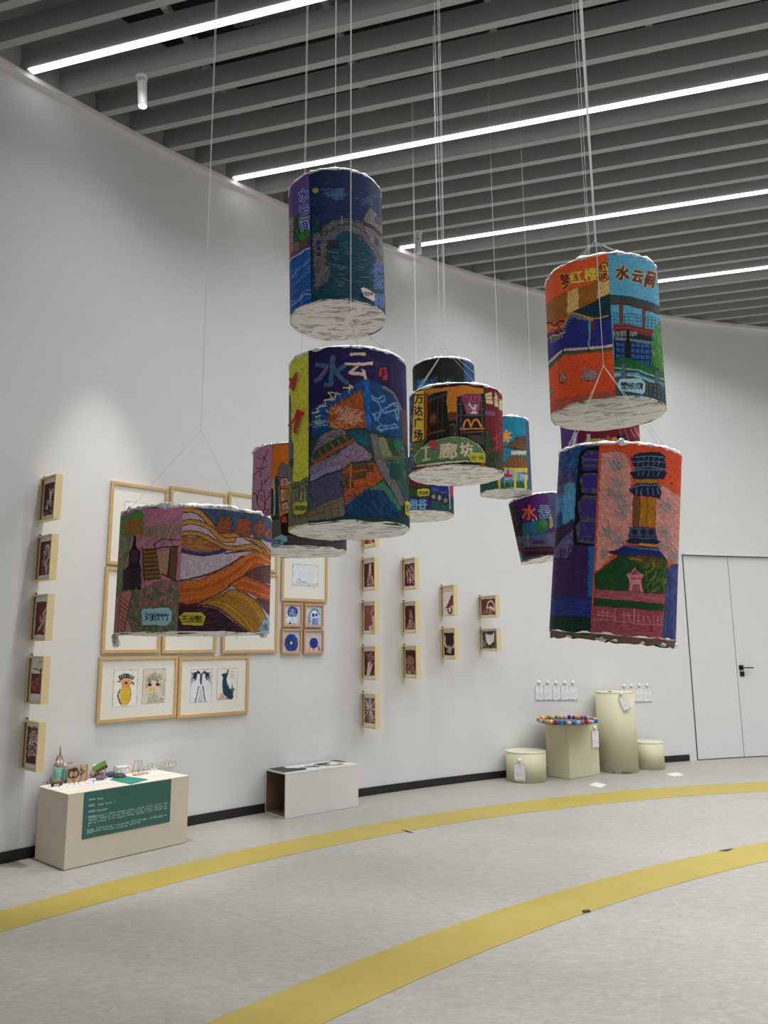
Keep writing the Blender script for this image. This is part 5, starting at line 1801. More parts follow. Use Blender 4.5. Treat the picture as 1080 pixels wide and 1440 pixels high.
def doors():
    # two flush leaves in the curve of the wall
    def leaf(name, ta, tb, label):
        ca = (ta + tb) / 2
        mb = MB()
        n = 8
        pr = [(WR - 0.016, 0.012), (WR - 0.016, 2.555), (WR + 0.03, 2.555), (WR + 0.03, 0.012)]
        rings = [[mb.bm.verts.new(wall_pt(ta + (tb - ta) * i / n, z, r)) for r, z in pr] for i in range(n + 1)]
        for A, B in zip(rings, rings[1:]):
            for k in range(4):
                mb.bm.faces.new((A[k], A[(k + 1) % 4], B[(k + 1) % 4], B[k]))
        mb.bm.faces.new(rings[0])
        mb.bm.faces.new(rings[-1][::-1])
        o = mb.build(name, DOORM)
        return tag(o, label, kind='structure')
    leaf('door_1', 108.04, 105.32, 'narrow fixed leaf of the flush wall door')
    d = leaf('door_2', 105.28, 101.2, 'wide flush door leaf with black handle')
    t, n = wall_axes(105.05)
    p = wall_pt(105.05, 1.118, WR - 0.016)
    mb = MB()
    mb.obox(p - t * 0.03 - Vector((0, 0, 0.03)), t * 0.06, n * 0.012, Vector((0, 0, 0.06)))
    mb.obox(p - t * 0.008 - Vector((0, 0, 0.008)), t * 0.016, n * 0.055, Vector((0, 0, 0.016)))
    mb.obox(p - t * 0.01 + n * 0.045 - Vector((0, 0, 0.009)), t * 0.155, n * 0.014, Vector((0, 0, 0.014)))
    mb.build('door_handle', HANDM, d)
    p = wall_pt(105.02, 1.037, WR - 0.016)
    mb = MB()
    mb.obox(p - t * 0.03 - Vector((0, 0, 0.03)), t * 0.06, n * 0.012, Vector((0, 0, 0.06)))
    mb.build('door_lock', HANDM, d)
    arc_solid('trim_20', WR - 0.004, WR + 0.02, 0.004, 2.566, GAPM, 108.08, 101.1, 30)
    o = arc_solid('trim_21', WR - 0.05, WR + 0.02, 2.566, 2.582, DOORM, 108.1, 101.0, 30)
    tag(o, 'thin projecting strip over the doors')
    t, n = wall_axes(107.95)
    p = wall_pt(107.95, 2.535, WR - 0.017)
    mb = MB()
    mb.obox(p - t * 0.015 - Vector((0, 0, 0.015)), t * 0.03, n * 0.01, Vector((0, 0, 0.03)))
    tag(mb.build('door_sensor', WHITEM), 'small white square sensor at the top left corner of the flush door', 'sensor')


def yellow_lines():
    def strip(name, ca, ra, cb, rb, a0, a1, label):
        n = 120
        mb = MB()
        va, vb = [], []
        for i in range(n + 1):
            a = math.radians(a0 + (a1 - a0) * i / n)
            va.append((ca[0] + ra * math.cos(a), ca[1] + ra * math.sin(a)))
            # matching point on the other edge, straight across towards its own centre
            b = math.atan2(va[-1][1] - cb[1], va[-1][0] - cb[0])
            vb.append((cb[0] + rb * math.cos(b), cb[1] + rb * math.sin(b)))
        for i in range(n):
            mb.hexa([(*va[i], 0.0), (*va[i + 1], 0.0), (*vb[i + 1], 0.0), (*vb[i], 0.0), (*va[i], 0.0025), (*va[i + 1], 0.0025), (*vb[i + 1], 0.0025), (*vb[i], 0.0025)])
        bmesh.ops.remove_doubles(mb.bm, verts=mb.bm.verts, dist=1e-5)
        o = mb.build(name, YELM)
        return tag(o, label, kind='structure')
    strip('floor_marking', (5.822, -1.531), 10.013, (5.518, -1.439), 9.40, 158, 72, 'narrow curved yellow line on the floor nearer the wall')
    strip('floor_marking', (8.101, -4.772), 11.908, (8.294, -4.939), 11.827, 160, 78, 'broad curved yellow line across the front of the floor')
    # seams, scuffs and tape left on the floor
    mb = MB()
    for a, b in (((490, 1197), (640, 1290)), ((285, 1270), (460, 1330)), ((640, 1290), (690, 1315))):
        A, B = Vector(at_z(*a)), Vector(at_z(*b))
        d = (B - A).normalized()
        w = Vector((-d.y, d.x, 0)) * 0.0022
        mb.hexa([A - w, B - w, B + w, A + w, A - w + Vector((0, 0, 0.0006)), B - w + Vector((0, 0, 0.0006)), B + w + Vector((0, 0, 0.0006)), A + w + Vector((0, 0, 0.0006))])
    tag(mb.build('floor_seam', plain('seam', (0.36, 0.35, 0.32), 0.7)), kind='structure')
    tape = plain('white_tape', (0.78, 0.77, 0.74), 0.5)
    for q, lab in (([(828, 1104), (845, 1108), (853, 1103.5), (838, 1100)], 'patch of white tape on the floor in front of the tall cream plinth'),
                   ([(936, 1089), (948, 1092), (962, 1090), (952, 1086)], 'patch of white tape on the floor left of the door')):
        P = [at_z(*p)[:2] for p in q]
        mb = MB()
        mb.prism([tuple(p) for p in P], 0.0005, 0.0018)
        tag(mb.build('floor_tape', tape), lab, 'tape', 'white tape patches on the floor')
    dark = plain('black_tape', (0.015, 0.013, 0.012), 0.6)
    for q, lab in (([(818, 1281), (829, 1280), (831, 1283), (820, 1285)], 'black scrap stuck on the edge of the broad yellow line'),
                   ([(1010, 1197), (1024, 1194.5), (1032, 1194), (1022, 1198)], 'black torn nick on the far edge of the broad yellow line'),
                   ([(563, 1167), (572, 1168.5), (582, 1172), (572, 1170)], 'dark sliver lying across the narrow yellow line')):
        P = [at_z(*p)[:2] for p in q]
        mb = MB()
        mb.prism([tuple(p) for p in P], 0.0028, 0.0040)
        tag(mb.build('floor_scrap', dark), lab, 'scrap')


# ------------------------------------------------------------------ framed pictures on the wall
OAK = plain('pale_oak', lin((206, 172, 118), 1.0), 0.5, noise=0.10, scale=14, stretch=(1, 1, 7), bump=0.05)
PINE = plain('light_pine', lin((222, 200, 150), 1.0), 0.5, noise=0.07, scale=16, stretch=(1, 1, 6), bump=0.05)
PEACH = plain('pinkish_beech', lin((200, 158, 122), 1.0), 0.5, noise=0.10, scale=16, stretch=(1, 1, 6))
MATB = plain('ivory_mount', (0.80, 0.785, 0.72), 0.8, noise=0.01)
PRINT = art_mat('printed_paper', rough=0.5, grain=0.03, scale=300)
NAILM = plain('dark_nail', (0.02, 0.02, 0.025), 0.4, 0.6)


def glass_mat():
    m, nt, b = new_mat('picture_glass')
    b.inputs['Base Color'].default_value = (1, 1, 1, 1)
    b.inputs['Roughness'].default_value = 0.03
    b.inputs['Transmission Weight'].default_value = 1.0
    b.inputs['IOR'].default_value = 1.12
    return m


def flat_art(name, o, ax, ay, w, h, paint, step, parent, seed, nx=100, mat=None):
    """drawing on a flat sheet: o = upper left corner, ax/ay unit vectors right and down; painted in nx-wide units"""
    W, Hn = max(int(w / step), 6), max(int(h / step), 6)
    gx, gy = np.meshgrid(np.linspace(0, 1, W + 1), np.linspace(0, 1, Hn + 1))
    o, ax, ay = np.array(o), np.array(ax), np.array(ay)
    P = o + gx[..., None] * w * ax + gy[..., None] * h * ay
    A = Art(gx * nx, gy * nx * h / w, 0.8, seed, 0.35)
    paint(A)
    return grid_mesh(name, P, mat or PRINT, parent, A.done(0.05, 1.1), smooth=False)


def big_frame(label, th0, th1, z0, z1, arts, group, wood=None, rim=0.026, depth=0.022, mount=True, seed=1):
    """arts: [(x0,y0,x1,y1 in the mount's unit square, paint, units wide)]"""
    wood = wood or OAK
    th = (th0 + th1) / 2
    t, n = wall_axes(th)
    w = math.radians(abs(th0 - th1)) * WR
    h = z1 - z0
    c = wall_pt(th, z0)
    sag = WR - math.sqrt(WR ** 2 - (w / 2) ** 2)
    M = Matrix((t, -n, Vector((0, 0, 1)))).transposed().to_4x4()     # local x right, -y into the room, z up
    M.translation = c + n * (sag + 0.002)
    o = empty('picture_frame', None, label, 'picture', group, mat=M)
    for nm, bx in (('frame_rail', (-w / 2, w / 2, h - rim, h)), ('frame_rail', (-w / 2, w / 2, 0, rim)), ('frame_stile', (-w / 2, -w / 2 + rim, rim, h - rim)), ('frame_stile', (w / 2 - rim, w / 2, rim, h - rim))):
        mb = MB()
        mb.box(bx[0], bx[1], -depth, 0, bx[2], bx[3])
        mb.build(nm, wood, o, bevel=0.0015)
    mb = MB()
    mb.box(-w / 2 + rim, w / 2 - rim, -depth * 0.55, -0.002, rim, h - rim)
    mb.build('mount_board', MATB if mount else plain('cream_board_%d' % seed, (0.62, 0.60, 0.58), 0.7), o)
    iw, ih = w - 2 * rim, h - 2 * rim
    for i, (x0, y0, x1, y1, paint, nx) in enumerate(arts):
        y = -depth * 0.55 - 0.0012
        flat_art('print', (-iw / 2 + x0 * iw, y, rim + (1 - y0) * ih), (1, 0, 0), (0, 0, -1), (x1 - x0) * iw, (y1 - y0) * ih, paint, 0.0042, o, seed * 7 + i, nx)
    return o


def sketchy(seed, tone=(232, 230, 222), head=True, tint=None):
    def p(A):
        A.fill((110, 108, 104))
        A.rect(1.2, 1.2, 98.8, 400, tone)
        r = A.r
        if tint:
            A.rect(3, 60, 97, 84, tint)
        if head:
            A.text('手绘', 50, 14, 22, (120, 118, 114))
            for k in range(3):
                A.line([(8, 24 + k * 4), (60 + r.uniform(-20, 30), 24 + k * 4)], 1.2, (150, 150, 146))
        for _ in range(9):
            x, y = r.uniform(12, 80), r.uniform(30, 100)
            A.curve([(x, y), (x + r.uniform(4, 14), y - r.uniform(-6, 10)), (x + r.uniform(10, 24), y + r.uniform(-4, 8))], 1.6, (96, 96, 100))
    return p


def p_hoopoe(A):
    A.fill((90, 88, 80))
    A.rect(1.5, 1.5, 98.5, 400, (226, 226, 218))
    A.curve([(28, 75), (22, 95), (30, 122), (36, 130)], 6, (110, 84, 56))
    A.poly([(36, 62), (50, 58), (66, 66), (74, 88), (70, 118), (58, 132), (40, 132), (31, 116), (29, 88)], (214, 176, 62))
    A.curve([(36, 62), (66, 66), (74, 88), (70, 118), (56, 133)], 2.5, (120, 96, 40))
    A.ell(54, 52, 22, 12, (216, 150, 96))
    A.poly([(28, 48), (14, 44), (28, 40)], (70, 60, 60))
    A.ell(52, 50, 6, 5, (80, 30, 24))
    A.poly([(24, 38), (34, 30), (60, 28), (78, 36), (80, 44), (56, 40), (30, 46)], (226, 160, 100))
    for k in range(8):
        t = k / 7
        A.line([(28 + t * 50, 36 - 8 * math.sin(t * PI)), (24 + t * 58, 24 - 10 * math.sin(t * PI) + t * 6)], 7, (52, 66, 86))
    A.line([(76, 48), (84, 56)], 6, (52, 66, 86))
    A.rect(2, 140, 98, 156, (158, 110, 84))
    A.line([(2, 147), (98, 145)], 2, (110, 70, 56))
    A.line([(46, 132), (44, 142)], 3, (200, 110, 50))
    A.line([(56, 132), (56, 142)], 3, (200, 110, 50))
    for k in range(16):
        A.line([(8 + k * 5.4, 166), (11 + k * 5.4, 163 + (k % 3) * 2)], 1.8, (60, 60, 60))


def p_emu(A):
    A.fill((90, 88, 80))
    A.rect(1.5, 1.5, 98.5, 400, (206, 200, 182))
    A.poly([(10, 170), (24, 130), (32, 96), (62, 96), (70, 130), (88, 170)], (190, 186, 168))
    for k in range(9):
        A.curve([(30 + k * 4, 98), (24 + k * 6, 130), (16 + k * 8, 166)], 1.4, (140, 136, 120))
    A.ell(48, 68, 22, 22, (222, 196, 168))
    for k in range(14):
        t = PI * (1.05 + k * 0.066)
        A.curve([(48 + 16 * math.cos(t), 58 + 14 * math.sin(t)), (48 + 28 * math.cos(t), 52 + 26 * math.sin(t)), (48 + 38 * math.cos(t + 0.15), 50 + 34 * math.sin(t))], 2.2, (48, 46, 44))
    for sx in (-1, 1):
        A.ell(48 + sx * 17, 62, 9, 7, (96, 70, 50))
        A.ell(48 + sx * 17, 62, 4, 4, (30, 24, 20))
        for k in range(4):
            A.line([(48 + sx * 24, 60 + k * 4), (48 + sx * 36, 54 + k * 8)], 1.6, (60, 56, 50))
    A.ell(36, 82, 7, 7, (220, 170, 70))
    A.poly([(42, 74), (56, 74), (50, 102)], (230, 196, 120))
    A.line([(49, 76), (49, 100)], 1.6, (90, 70, 50))
    for k in range(10):
        A.line([(90, 60 + k * 5), (93, 62 + k * 5)], 2, (60, 60, 60))
        A.line([(76 + (k % 2) * 9, 116 + k * 5), (82 + (k % 2) * 9, 118 + k * 5)], 3, (50, 50, 50))


def p_palm(A):
    A.fill((90, 88, 88))
    A.rect(1.5, 1.5, 98.5, 400, (216, 220, 228))
    dk = (38, 40, 46)
    A.poly([(42, 20), (54, 20), (52, 62), (44, 62)], (70, 74, 84))
    for sx in (-1, 1):
        for k in range(7):
            a = 0.3 + k * 0.22
            A.curve([(48, 22), (48 + sx * 20 * math.cos(a * 0.3), 14 - k), (48 + sx * (44 - k * 3), 16 + k * 5)], 3.4, dk)
            A.line([(48 + sx * (18 + k * 4), 14 + k * 2), (48 + sx * (20 + k * 4), 32 + k * 4)], 2.6, dk)
        A.curve([(48 + sx * 10, 70), (48 + sx * 18, 110), (48 + sx * 30, 160)], 4.5, dk)
    for k in range(9):
        w = 8 + k * 2.6
        for j in range(int(w / 3)):
            x = 50 - w / 2 + j * 3.4
            A.line([(x, 86 + k * 9), (x + 2, 84 + k * 9 + (j % 2) * 3)], 2.2, (70, 72, 78))


def p_peacock(A):
    A.fill((90, 88, 80))
    A.rect(1.5, 1.5, 98.5, 400, (222, 222, 212))
    A.poly([(2, 150), (14, 104), (40, 108), (70, 126), (86, 148), (70, 155), (10, 155)], (216, 168, 156))
    A.strokes([(2, 150), (14, 104), (40, 108), (86, 148), (10, 155)], 50, 12, 3, -40, [(110, 140, 110), (170, 90, 80), (90, 80, 76), (230, 200, 180)], 50, 0)
    nv = (28, 62, 82)
    A.poly([(18, 26), (30, 20), (44, 20), (50, 4), (56, 6), (50, 30), (46, 44), (50, 72), (62, 84), (78, 92), (82, 120), (72, 140), (52, 122), (30, 104), (26, 70), (28, 36)], nv)
    A.strokes([(26, 70), (46, 44), (62, 84), (80, 100), (72, 136), (34, 104)], 40, 8, 2, 60, [(44, 90, 110), (18, 40, 60)], 40, 0)
    A.poly([(70, 90), (72, 60), (80, 84), (90, 88), (80, 100)], (50, 120, 96))
    for k in range(4):
        for j in range(3):
            A.line([(62 + j * 9, 14 + k * 9), (67 + j * 9, 14 + k * 9 + (j % 2))], 2.2, (70, 72, 76))


def p_bluetree(A):
    A.fill((196, 192, 188))
    A.ell(50, 118, 22, 8, (210, 212, 216))
    A.ell(50, 36, 34, 32, (36, 60, 142))
    for _ in range(46):
        A.ell(A.r.gauss(50, 16), A.r.gauss(38, 14), 2.2, 2.2, (190, 206, 226))
    A.ell(36, 78, 24, 18, (212, 226, 238))
    A.ell(62, 78, 22, 17, (206, 222, 238))
    for _ in range(30):
        A.ell(A.r.gauss(50, 18), A.r.gauss(78, 8), 2, 2, (110, 150, 200))
    for _ in range(22):
        A.ell(A.r.gauss(48, 13), A.r.gauss(106, 6), 5, 5, A.r.choice([(50, 110, 160), (36, 60, 130), (160, 200, 220)]))


def p_bluebird(A):
    A.fill((196, 196, 196))
    A.curve([(16, 100), (18, 50), (40, 18), (70, 18), (88, 44)], 8, (60, 120, 176))
    A.curve([(24, 90), (28, 54), (46, 30), (66, 28), (80, 46)], 4, (52, 76, 150))
    A.ell(56, 50, 26, 26, (216, 220, 226))
    A.ell(46, 48, 10, 11, (56, 80, 160))
    A.ell(68, 46, 9, 10, (56, 80, 160))
    A.poly([(38, 64), (78, 64), (84, 112), (72, 128), (40, 130), (34, 110)], (112, 142, 196))
    A.strokes([(38, 64), (78, 64), (84, 112), (72, 128), (40, 130)], 50, 10, 4, 80, [(60, 110, 180), (160, 180, 214)], 30, 0)
    A.line([(18, 60), (16, 118)], 8, (90, 160, 200))


def p_blueflower(A):
    A.fill((190, 182, 178))
    for k in range(44):
        t = k * 2 * PI / 44
        A.line([(48 + 34 * math.cos(t), 62 + 38 * math.sin(t)), (48 + 42 * math.cos(t + 0.1), 62 + 47 * math.sin(t + 0.1))], 5, A.r.choice([(40, 50, 66), (60, 84, 110), (30, 40, 90)]))
    A.ell(48, 62, 37, 42, (28, 62, 150))
    A.strokes([(14, 40), (48, 20), (84, 50), (78, 90), (40, 102), (14, 80)], 70, 12, 3, 40, [(40, 90, 180), (20, 44, 110)], 60, 0)
    A.ell(48, 62, 13, 14, (22, 24, 40))
    A.ell(48, 62, 8, 9, (222, 190, 110))


def p_jelly(A):
    A.fill((192, 184, 182))
    for k in range(7):
        x = 28 + k * 9
        A.curve([(x + 6, 78), (x - 6 + k * 3, 96), (x - 10 + k * 4, 116)], 6, [(222, 120, 130), (240, 180, 190), (200, 90, 110)][k % 3])
    A.ell(52, 58, 27, 27, (32, 56, 140))
    A.curve([(30, 76), (50, 84), (76, 74), (88, 96)], 4, (44, 54, 110))
    A.curve([(70, 60), (86, 80), (92, 104)], 1.5, (150, 150, 156))


def frames():
    g1 = 'large oak picture frames in the wall grid'
    s = sketchy
    big_frame('tall oak frame, top left corner of the picture grid', 136.93, 134.92, 2.086, 2.757, [(0.22, 0.20, 0.80, 0.80, s(1), 100)], g1, seed=1)
    big_frame('tall oak frame, middle of the top row of the picture grid', 134.83, 132.65, 2.098, 2.79, [(0.22, 0.20, 0.80, 0.80, s(2), 100)], g1, seed=2)
    big_frame('tall oak frame, right end of the top row above the wide station lantern', 132.55, 130.42, 2.112, 2.815, [(0.22, 0.20, 0.80, 0.80, s(3, tint=(170, 180, 200)), 100)], g1, seed=3)
    big_frame('tall oak frame on the left of the middle row, above the yellow bird picture', 136.95, 134.97, 1.396, 2.066, [(0.22, 0.16, 0.80, 0.80, s(4), 100)], g1, seed=4)
    big_frame('tall oak frame in the middle of the middle row, behind the wide station lantern', 134.90, 132.88, 1.389, 2.08, [(0.22, 0.2, 0.80, 0.84, s(5), 100)], g1, seed=5)
    big_frame('tall oak frame at the right of the middle row, beside the small blue pictures', 132.65, 130.38, 1.382, 2.10, [(0.22, 0.2, 0.80, 0.84, s(6), 100)], g1, seed=6)
    big_frame('oak frame with a nearly blank grey print, above the four small blue pictures', 130.24, 128.17, 1.857, 2.50, [(0.2, 0.45, 0.82, 0.80, s(7, (214, 220, 226), False, (200, 206, 206)), 100)], g1, seed=7)
    big_frame('wide oak frame with a yellow crested bird and a wide-eyed bird head', 136.99, 134.30, 0.872, 1.368, [(0.155, 0.17, 0.48, 0.80, p_hoopoe, 100), (0.55, 0.17, 0.87, 0.78, p_emu, 100)], g1, seed=8)
    big_frame('wide oak frame with a black palm drawing and a dark blue long-necked bird', 134.26, 131.55, 0.86, 1.357, [(0.14, 0.18, 0.46, 0.79, p_palm, 100), (0.54, 0.18, 0.86, 0.77, p_peacock, 100)], g1, seed=9)
    g2 = 'small square frames with blue artworks'
    for lab, a, b, z0, z1, p, sd in (('small square frame with a dotted dark blue tree over pale clouds', 130.17, 129.31, 1.616, 1.837, p_bluetree, 21),
                                     ('small square frame with a pale blue hooded figure', 129.22, 128.36, 1.612, 1.833, p_bluebird, 22),
                                     ('small square frame with a round blue flower with yellow centre', 130.21, 129.33, 1.370, 1.598, p_blueflower, 23),
                                     ('small square frame with a blue ball and pink tentacles', 129.25, 128.34, 1.367, 1.594, p_jelly, 24)):
        big_frame(lab, a, b, z0, z1, [(0.03, 0.03, 0.97, 0.97, p, 100)], g2, wood=PEACH, rim=0.018, depth=0.032, mount=False, seed=sd)


MAR, LT, BLK = (98, 40, 40), (214, 196, 192), (52, 26, 28)


def lino(kind, bg=MAR, seed=1):
    def p(A):
        A.fill((226, 222, 216))
        r = A.r
        lt = LT

        def block(y0=12, y1=None, x0=6, x1=94):
            A.rect(x0, y0, x1, y1 if y1 else hgt - 14, bg)
        hgt = float(A.Y0.max())
        if kind == 'orchid':
            block(16)
            for k in range(7):
                A.curve([(40, hgt * 0.66), (46 + k * 2, hgt * 0.45), (40 + k * 6, hgt * (0.26 + 0.04 * (k % 3)))], 3.5, lt, 0.15)
            A.strokes([(22, hgt * 0.5), (60, hgt * 0.45), (70, hgt * 0.7), (20, hgt * 0.75)], 26, 14, 4, 40, [lt, (170, 130, 130)], 70, 0.1)
            A.strokes([(10, hgt * 0.80), (90, hgt * 0.80), (90, hgt * 0.88), (10, hgt * 0.88)], 10, 12, 4, 60, [(190, 120, 120)], 60, 0.1)
        elif kind == 'bird':
            block(14)
            A.curve([(40, 34), (62, 30), (70, 60), (52, 90), (60, 120)], 9, lt, 0.2)
            A.strokes([(30, 30), (76, 30), (70, hgt - 20), (26, hgt - 20)], 50, 14, 3, 70, [lt, (160, 120, 116)], 40, 0.15)
        elif kind == 'heron':
            block(18)
            A.curve([(80, 40), (60, 56), (64, 80), (30, 110)], 8, lt, 0.1)
            A.strokes([(34, 70), (80, 44), (84, 120), (50, hgt - 20)], 34, 18, 3, 75, [lt, (150, 100, 96)], 20, 0.1)
        elif kind == 'peacock':
            A.rect(6, hgt * 0.36, 94, hgt - 26, bg)
            A.line([(70, hgt * 0.38), (64, hgt * 0.30), (76, hgt * 0.26)], 9, bg)
            for k in range(5):
                A.curve([(30 + k * 10, hgt * 0.28), (40 + k * 9, hgt * 0.12), (60 + k * 8, hgt * 0.08)], 1.6, (130, 126, 126))
            A.line([(10, hgt * 0.25), (60, hgt * 0.28)], 3, (90, 60, 60))
            for k in range(26):
                x, y = r.uniform(12, 88), r.uniform(hgt * 0.40, hgt - 32)
                A.curve([(x - 8, y), (x, y - 7), (x + 8, y)], 2.2, (176, 110, 106))
        elif kind == 'swirl':
            block(14)
            for k in range(16):
                y = 30 + k * (hgt - 60) / 16
                A.curve([(20 + r.uniform(-6, 10), y), (50, y - 12 + r.uniform(-6, 6)), (84, y + r.uniform(-8, 8))], 4, A.r.choice([lt, (160, 120, 122)]), 0.15)
        elif kind == 'robe':
            block(18)
            A.poly([(44, 28), (62, 28), (62, 60), (82, hgt - 20), (24, hgt - 20), (38, 70)], (150, 110, 110))
            A.line([(54, 26), (54, 70)], 13, lt)
            A.line([(66, 80), (80, hgt - 28)], 9, lt)
            A.strokes([(40, 70), (60, 70), (74, hgt - 20), (24, hgt - 20)], 44, 12, 3, 70, [lt, bg], 50, 0.1)
        elif kind == 'deer':
            block(14)
            A.poly([(72, 60), (94, 70), (94, 130), (70, 140)], lt)
            A.strokes([(30, 20), (90, 20), (88, 70), (40, 70)], 14, 14, 3, 110, [lt], 40, 0.1)
            A.poly([(40, 110), (60, 104), (72, 140), (60, 150)], lt)
            A.strokes([(60, 60), (94, 60), (94, hgt - 20), (60, hgt - 20)], 22, 14, 3, 80, [lt, (170, 120, 110)], 40, 0.1)
        elif kind == 'leaves':
            block(18)
            A.ell(54, 46, 26, 20, (130, 84, 80))
            for x0, y0, x1, y1 in ((26, 130, 40, 70), (44, 120, 66, 76), (34, 136, 52, 66)):
                A.line([(x0, y0), (x1, y1)], 9, lt)
            for _ in range(24):
                A.ell(r.uniform(10, 90), r.uniform(24, hgt - 24), 2, 2, lt)
        elif kind == 'burst':
            block(16)
            for k in range(20):
                t = k * 2 * PI / 20
                A.line([(46 + 8 * math.cos(t), hgt * 0.45 + 8 * math.sin(t)), (46 + 50 * math.cos(t), hgt * 0.45 + 66 * math.sin(t))], 5 + 4 * (k % 3 == 0), A.r.choice([lt, (150, 120, 128)]), 0.1)
            A.rect(0, 0, 100, 14, (226, 222, 216))
            A.rect(0, hgt - 16, 100, hgt + 9, (226, 222, 216))
            A.rect(0, 0, 6, hgt, (226, 222, 216))
            A.rect(94, 0, 101, hgt, (226, 222, 216))
        elif kind == 'pair':
            block(20)
            A.strokes([(30, 40), (90, 30), (94, hgt - 24), (16, hgt - 24)], 50, 20, 4, 80, [lt, (170, 130, 130)], 30, 0.1)
            A.line([(52, 90), (50, hgt - 30)], 8, lt)
            A.line([(74, 90), (70, hgt - 40)], 7, lt)
        elif kind == 'tree':
            block(16)
            q = [(46, 34), (54, 40), (66, 80), (90, 110), (92, hgt - 18), (14, hgt - 18), (16, 130), (34, 90)]
            A.poly(q, (130, 88, 88))
            A.strokes(q, 110, 7, 3, 0, [lt, (60, 30, 32), (190, 160, 156)], 90, 0)
        elif kind == 'mush':
            block(16)
            A.ell(40, 66, 34, 24, (140, 100, 98))
            q = [(16, 70), (66, 70), (86, 130), (70, hgt - 20), (10, hgt - 20)]
            A.poly(q, (120, 76, 74))
            A.strokes(q, 80, 8, 3, 60, [lt, (70, 34, 34), (170, 130, 126)], 90, 0)
        elif kind == 'elephant':
            A.line([(4, 22), (96, 22)], 2, (150, 146, 150))
            A.line([(4, hgt - 24), (96, hgt - 24)], 2, (150, 146, 150))
            A.poly([(96, 40), (70, 46), (46, 78), (30, 100), (50, 104), (66, 96), (96, 92)], bg)
            A.curve([(40, 92), (44, 120), (60, 132), (72, 122), (68, 104)], 10, bg)
            A.line([(20, 104), (38, 98)], 7, bg)
            A.strokes([(96, 44), (50, 78), (60, 96), (96, 90)], 20, 10, 2, 60, [(150, 80, 80)], 60, 0)
        elif kind == 'skeleton':
            block(18)
            A.curve([(14, 36), (12, 70), (26, 86)], 10, lt)
            A.curve([(86, 36), (88, 70), (74, 86)], 10, lt)
            A.strokes([(34, 80), (66, 80), (64, hgt - 26), (30, hgt - 26)], 40, 10, 4, 0, [lt, (170, 150, 150)], 60, 0)
        elif kind == 'crane':
            A.rect(4, 8, 96, hgt - 8, bg)
            A.curve([(38, 42), (50, 20), (70, 18), (84, 34), (86, 46)], 7, lt)
            A.poly([(40, 42), (62, 34), (92, 48), (88, 58), (58, 48)], lt)
            A.strokes([(14, 50), (92, 56), (92, hgt - 10), (10, hgt - 10)], 50, 10, 2.5, 80, [(150, 90, 84), lt], 40, 0.3)
        elif kind == 'mask':
            A.rect(6, 6, 94, hgt - 6, (90, 86, 88))
            A.strokes([(6, 6), (94, 6), (94, hgt - 6), (6, hgt - 6)], 150, 7, 2.5, 30, [(190, 186, 186), (36, 32, 34)], 90, 0)
            A.poly([(24, 14), (36, 20), (64, 20), (78, 12), (74, 44), (62, 50), (42, 58), (30, 44)], (230, 226, 222))
            A.curve([(26, 54), (44, 64), (66, 58), (80, 46)], 5, (24, 20, 24))
            A.curve([(36, 14), (52, 10), (68, 14)], 5, (24, 20, 24))
    return p


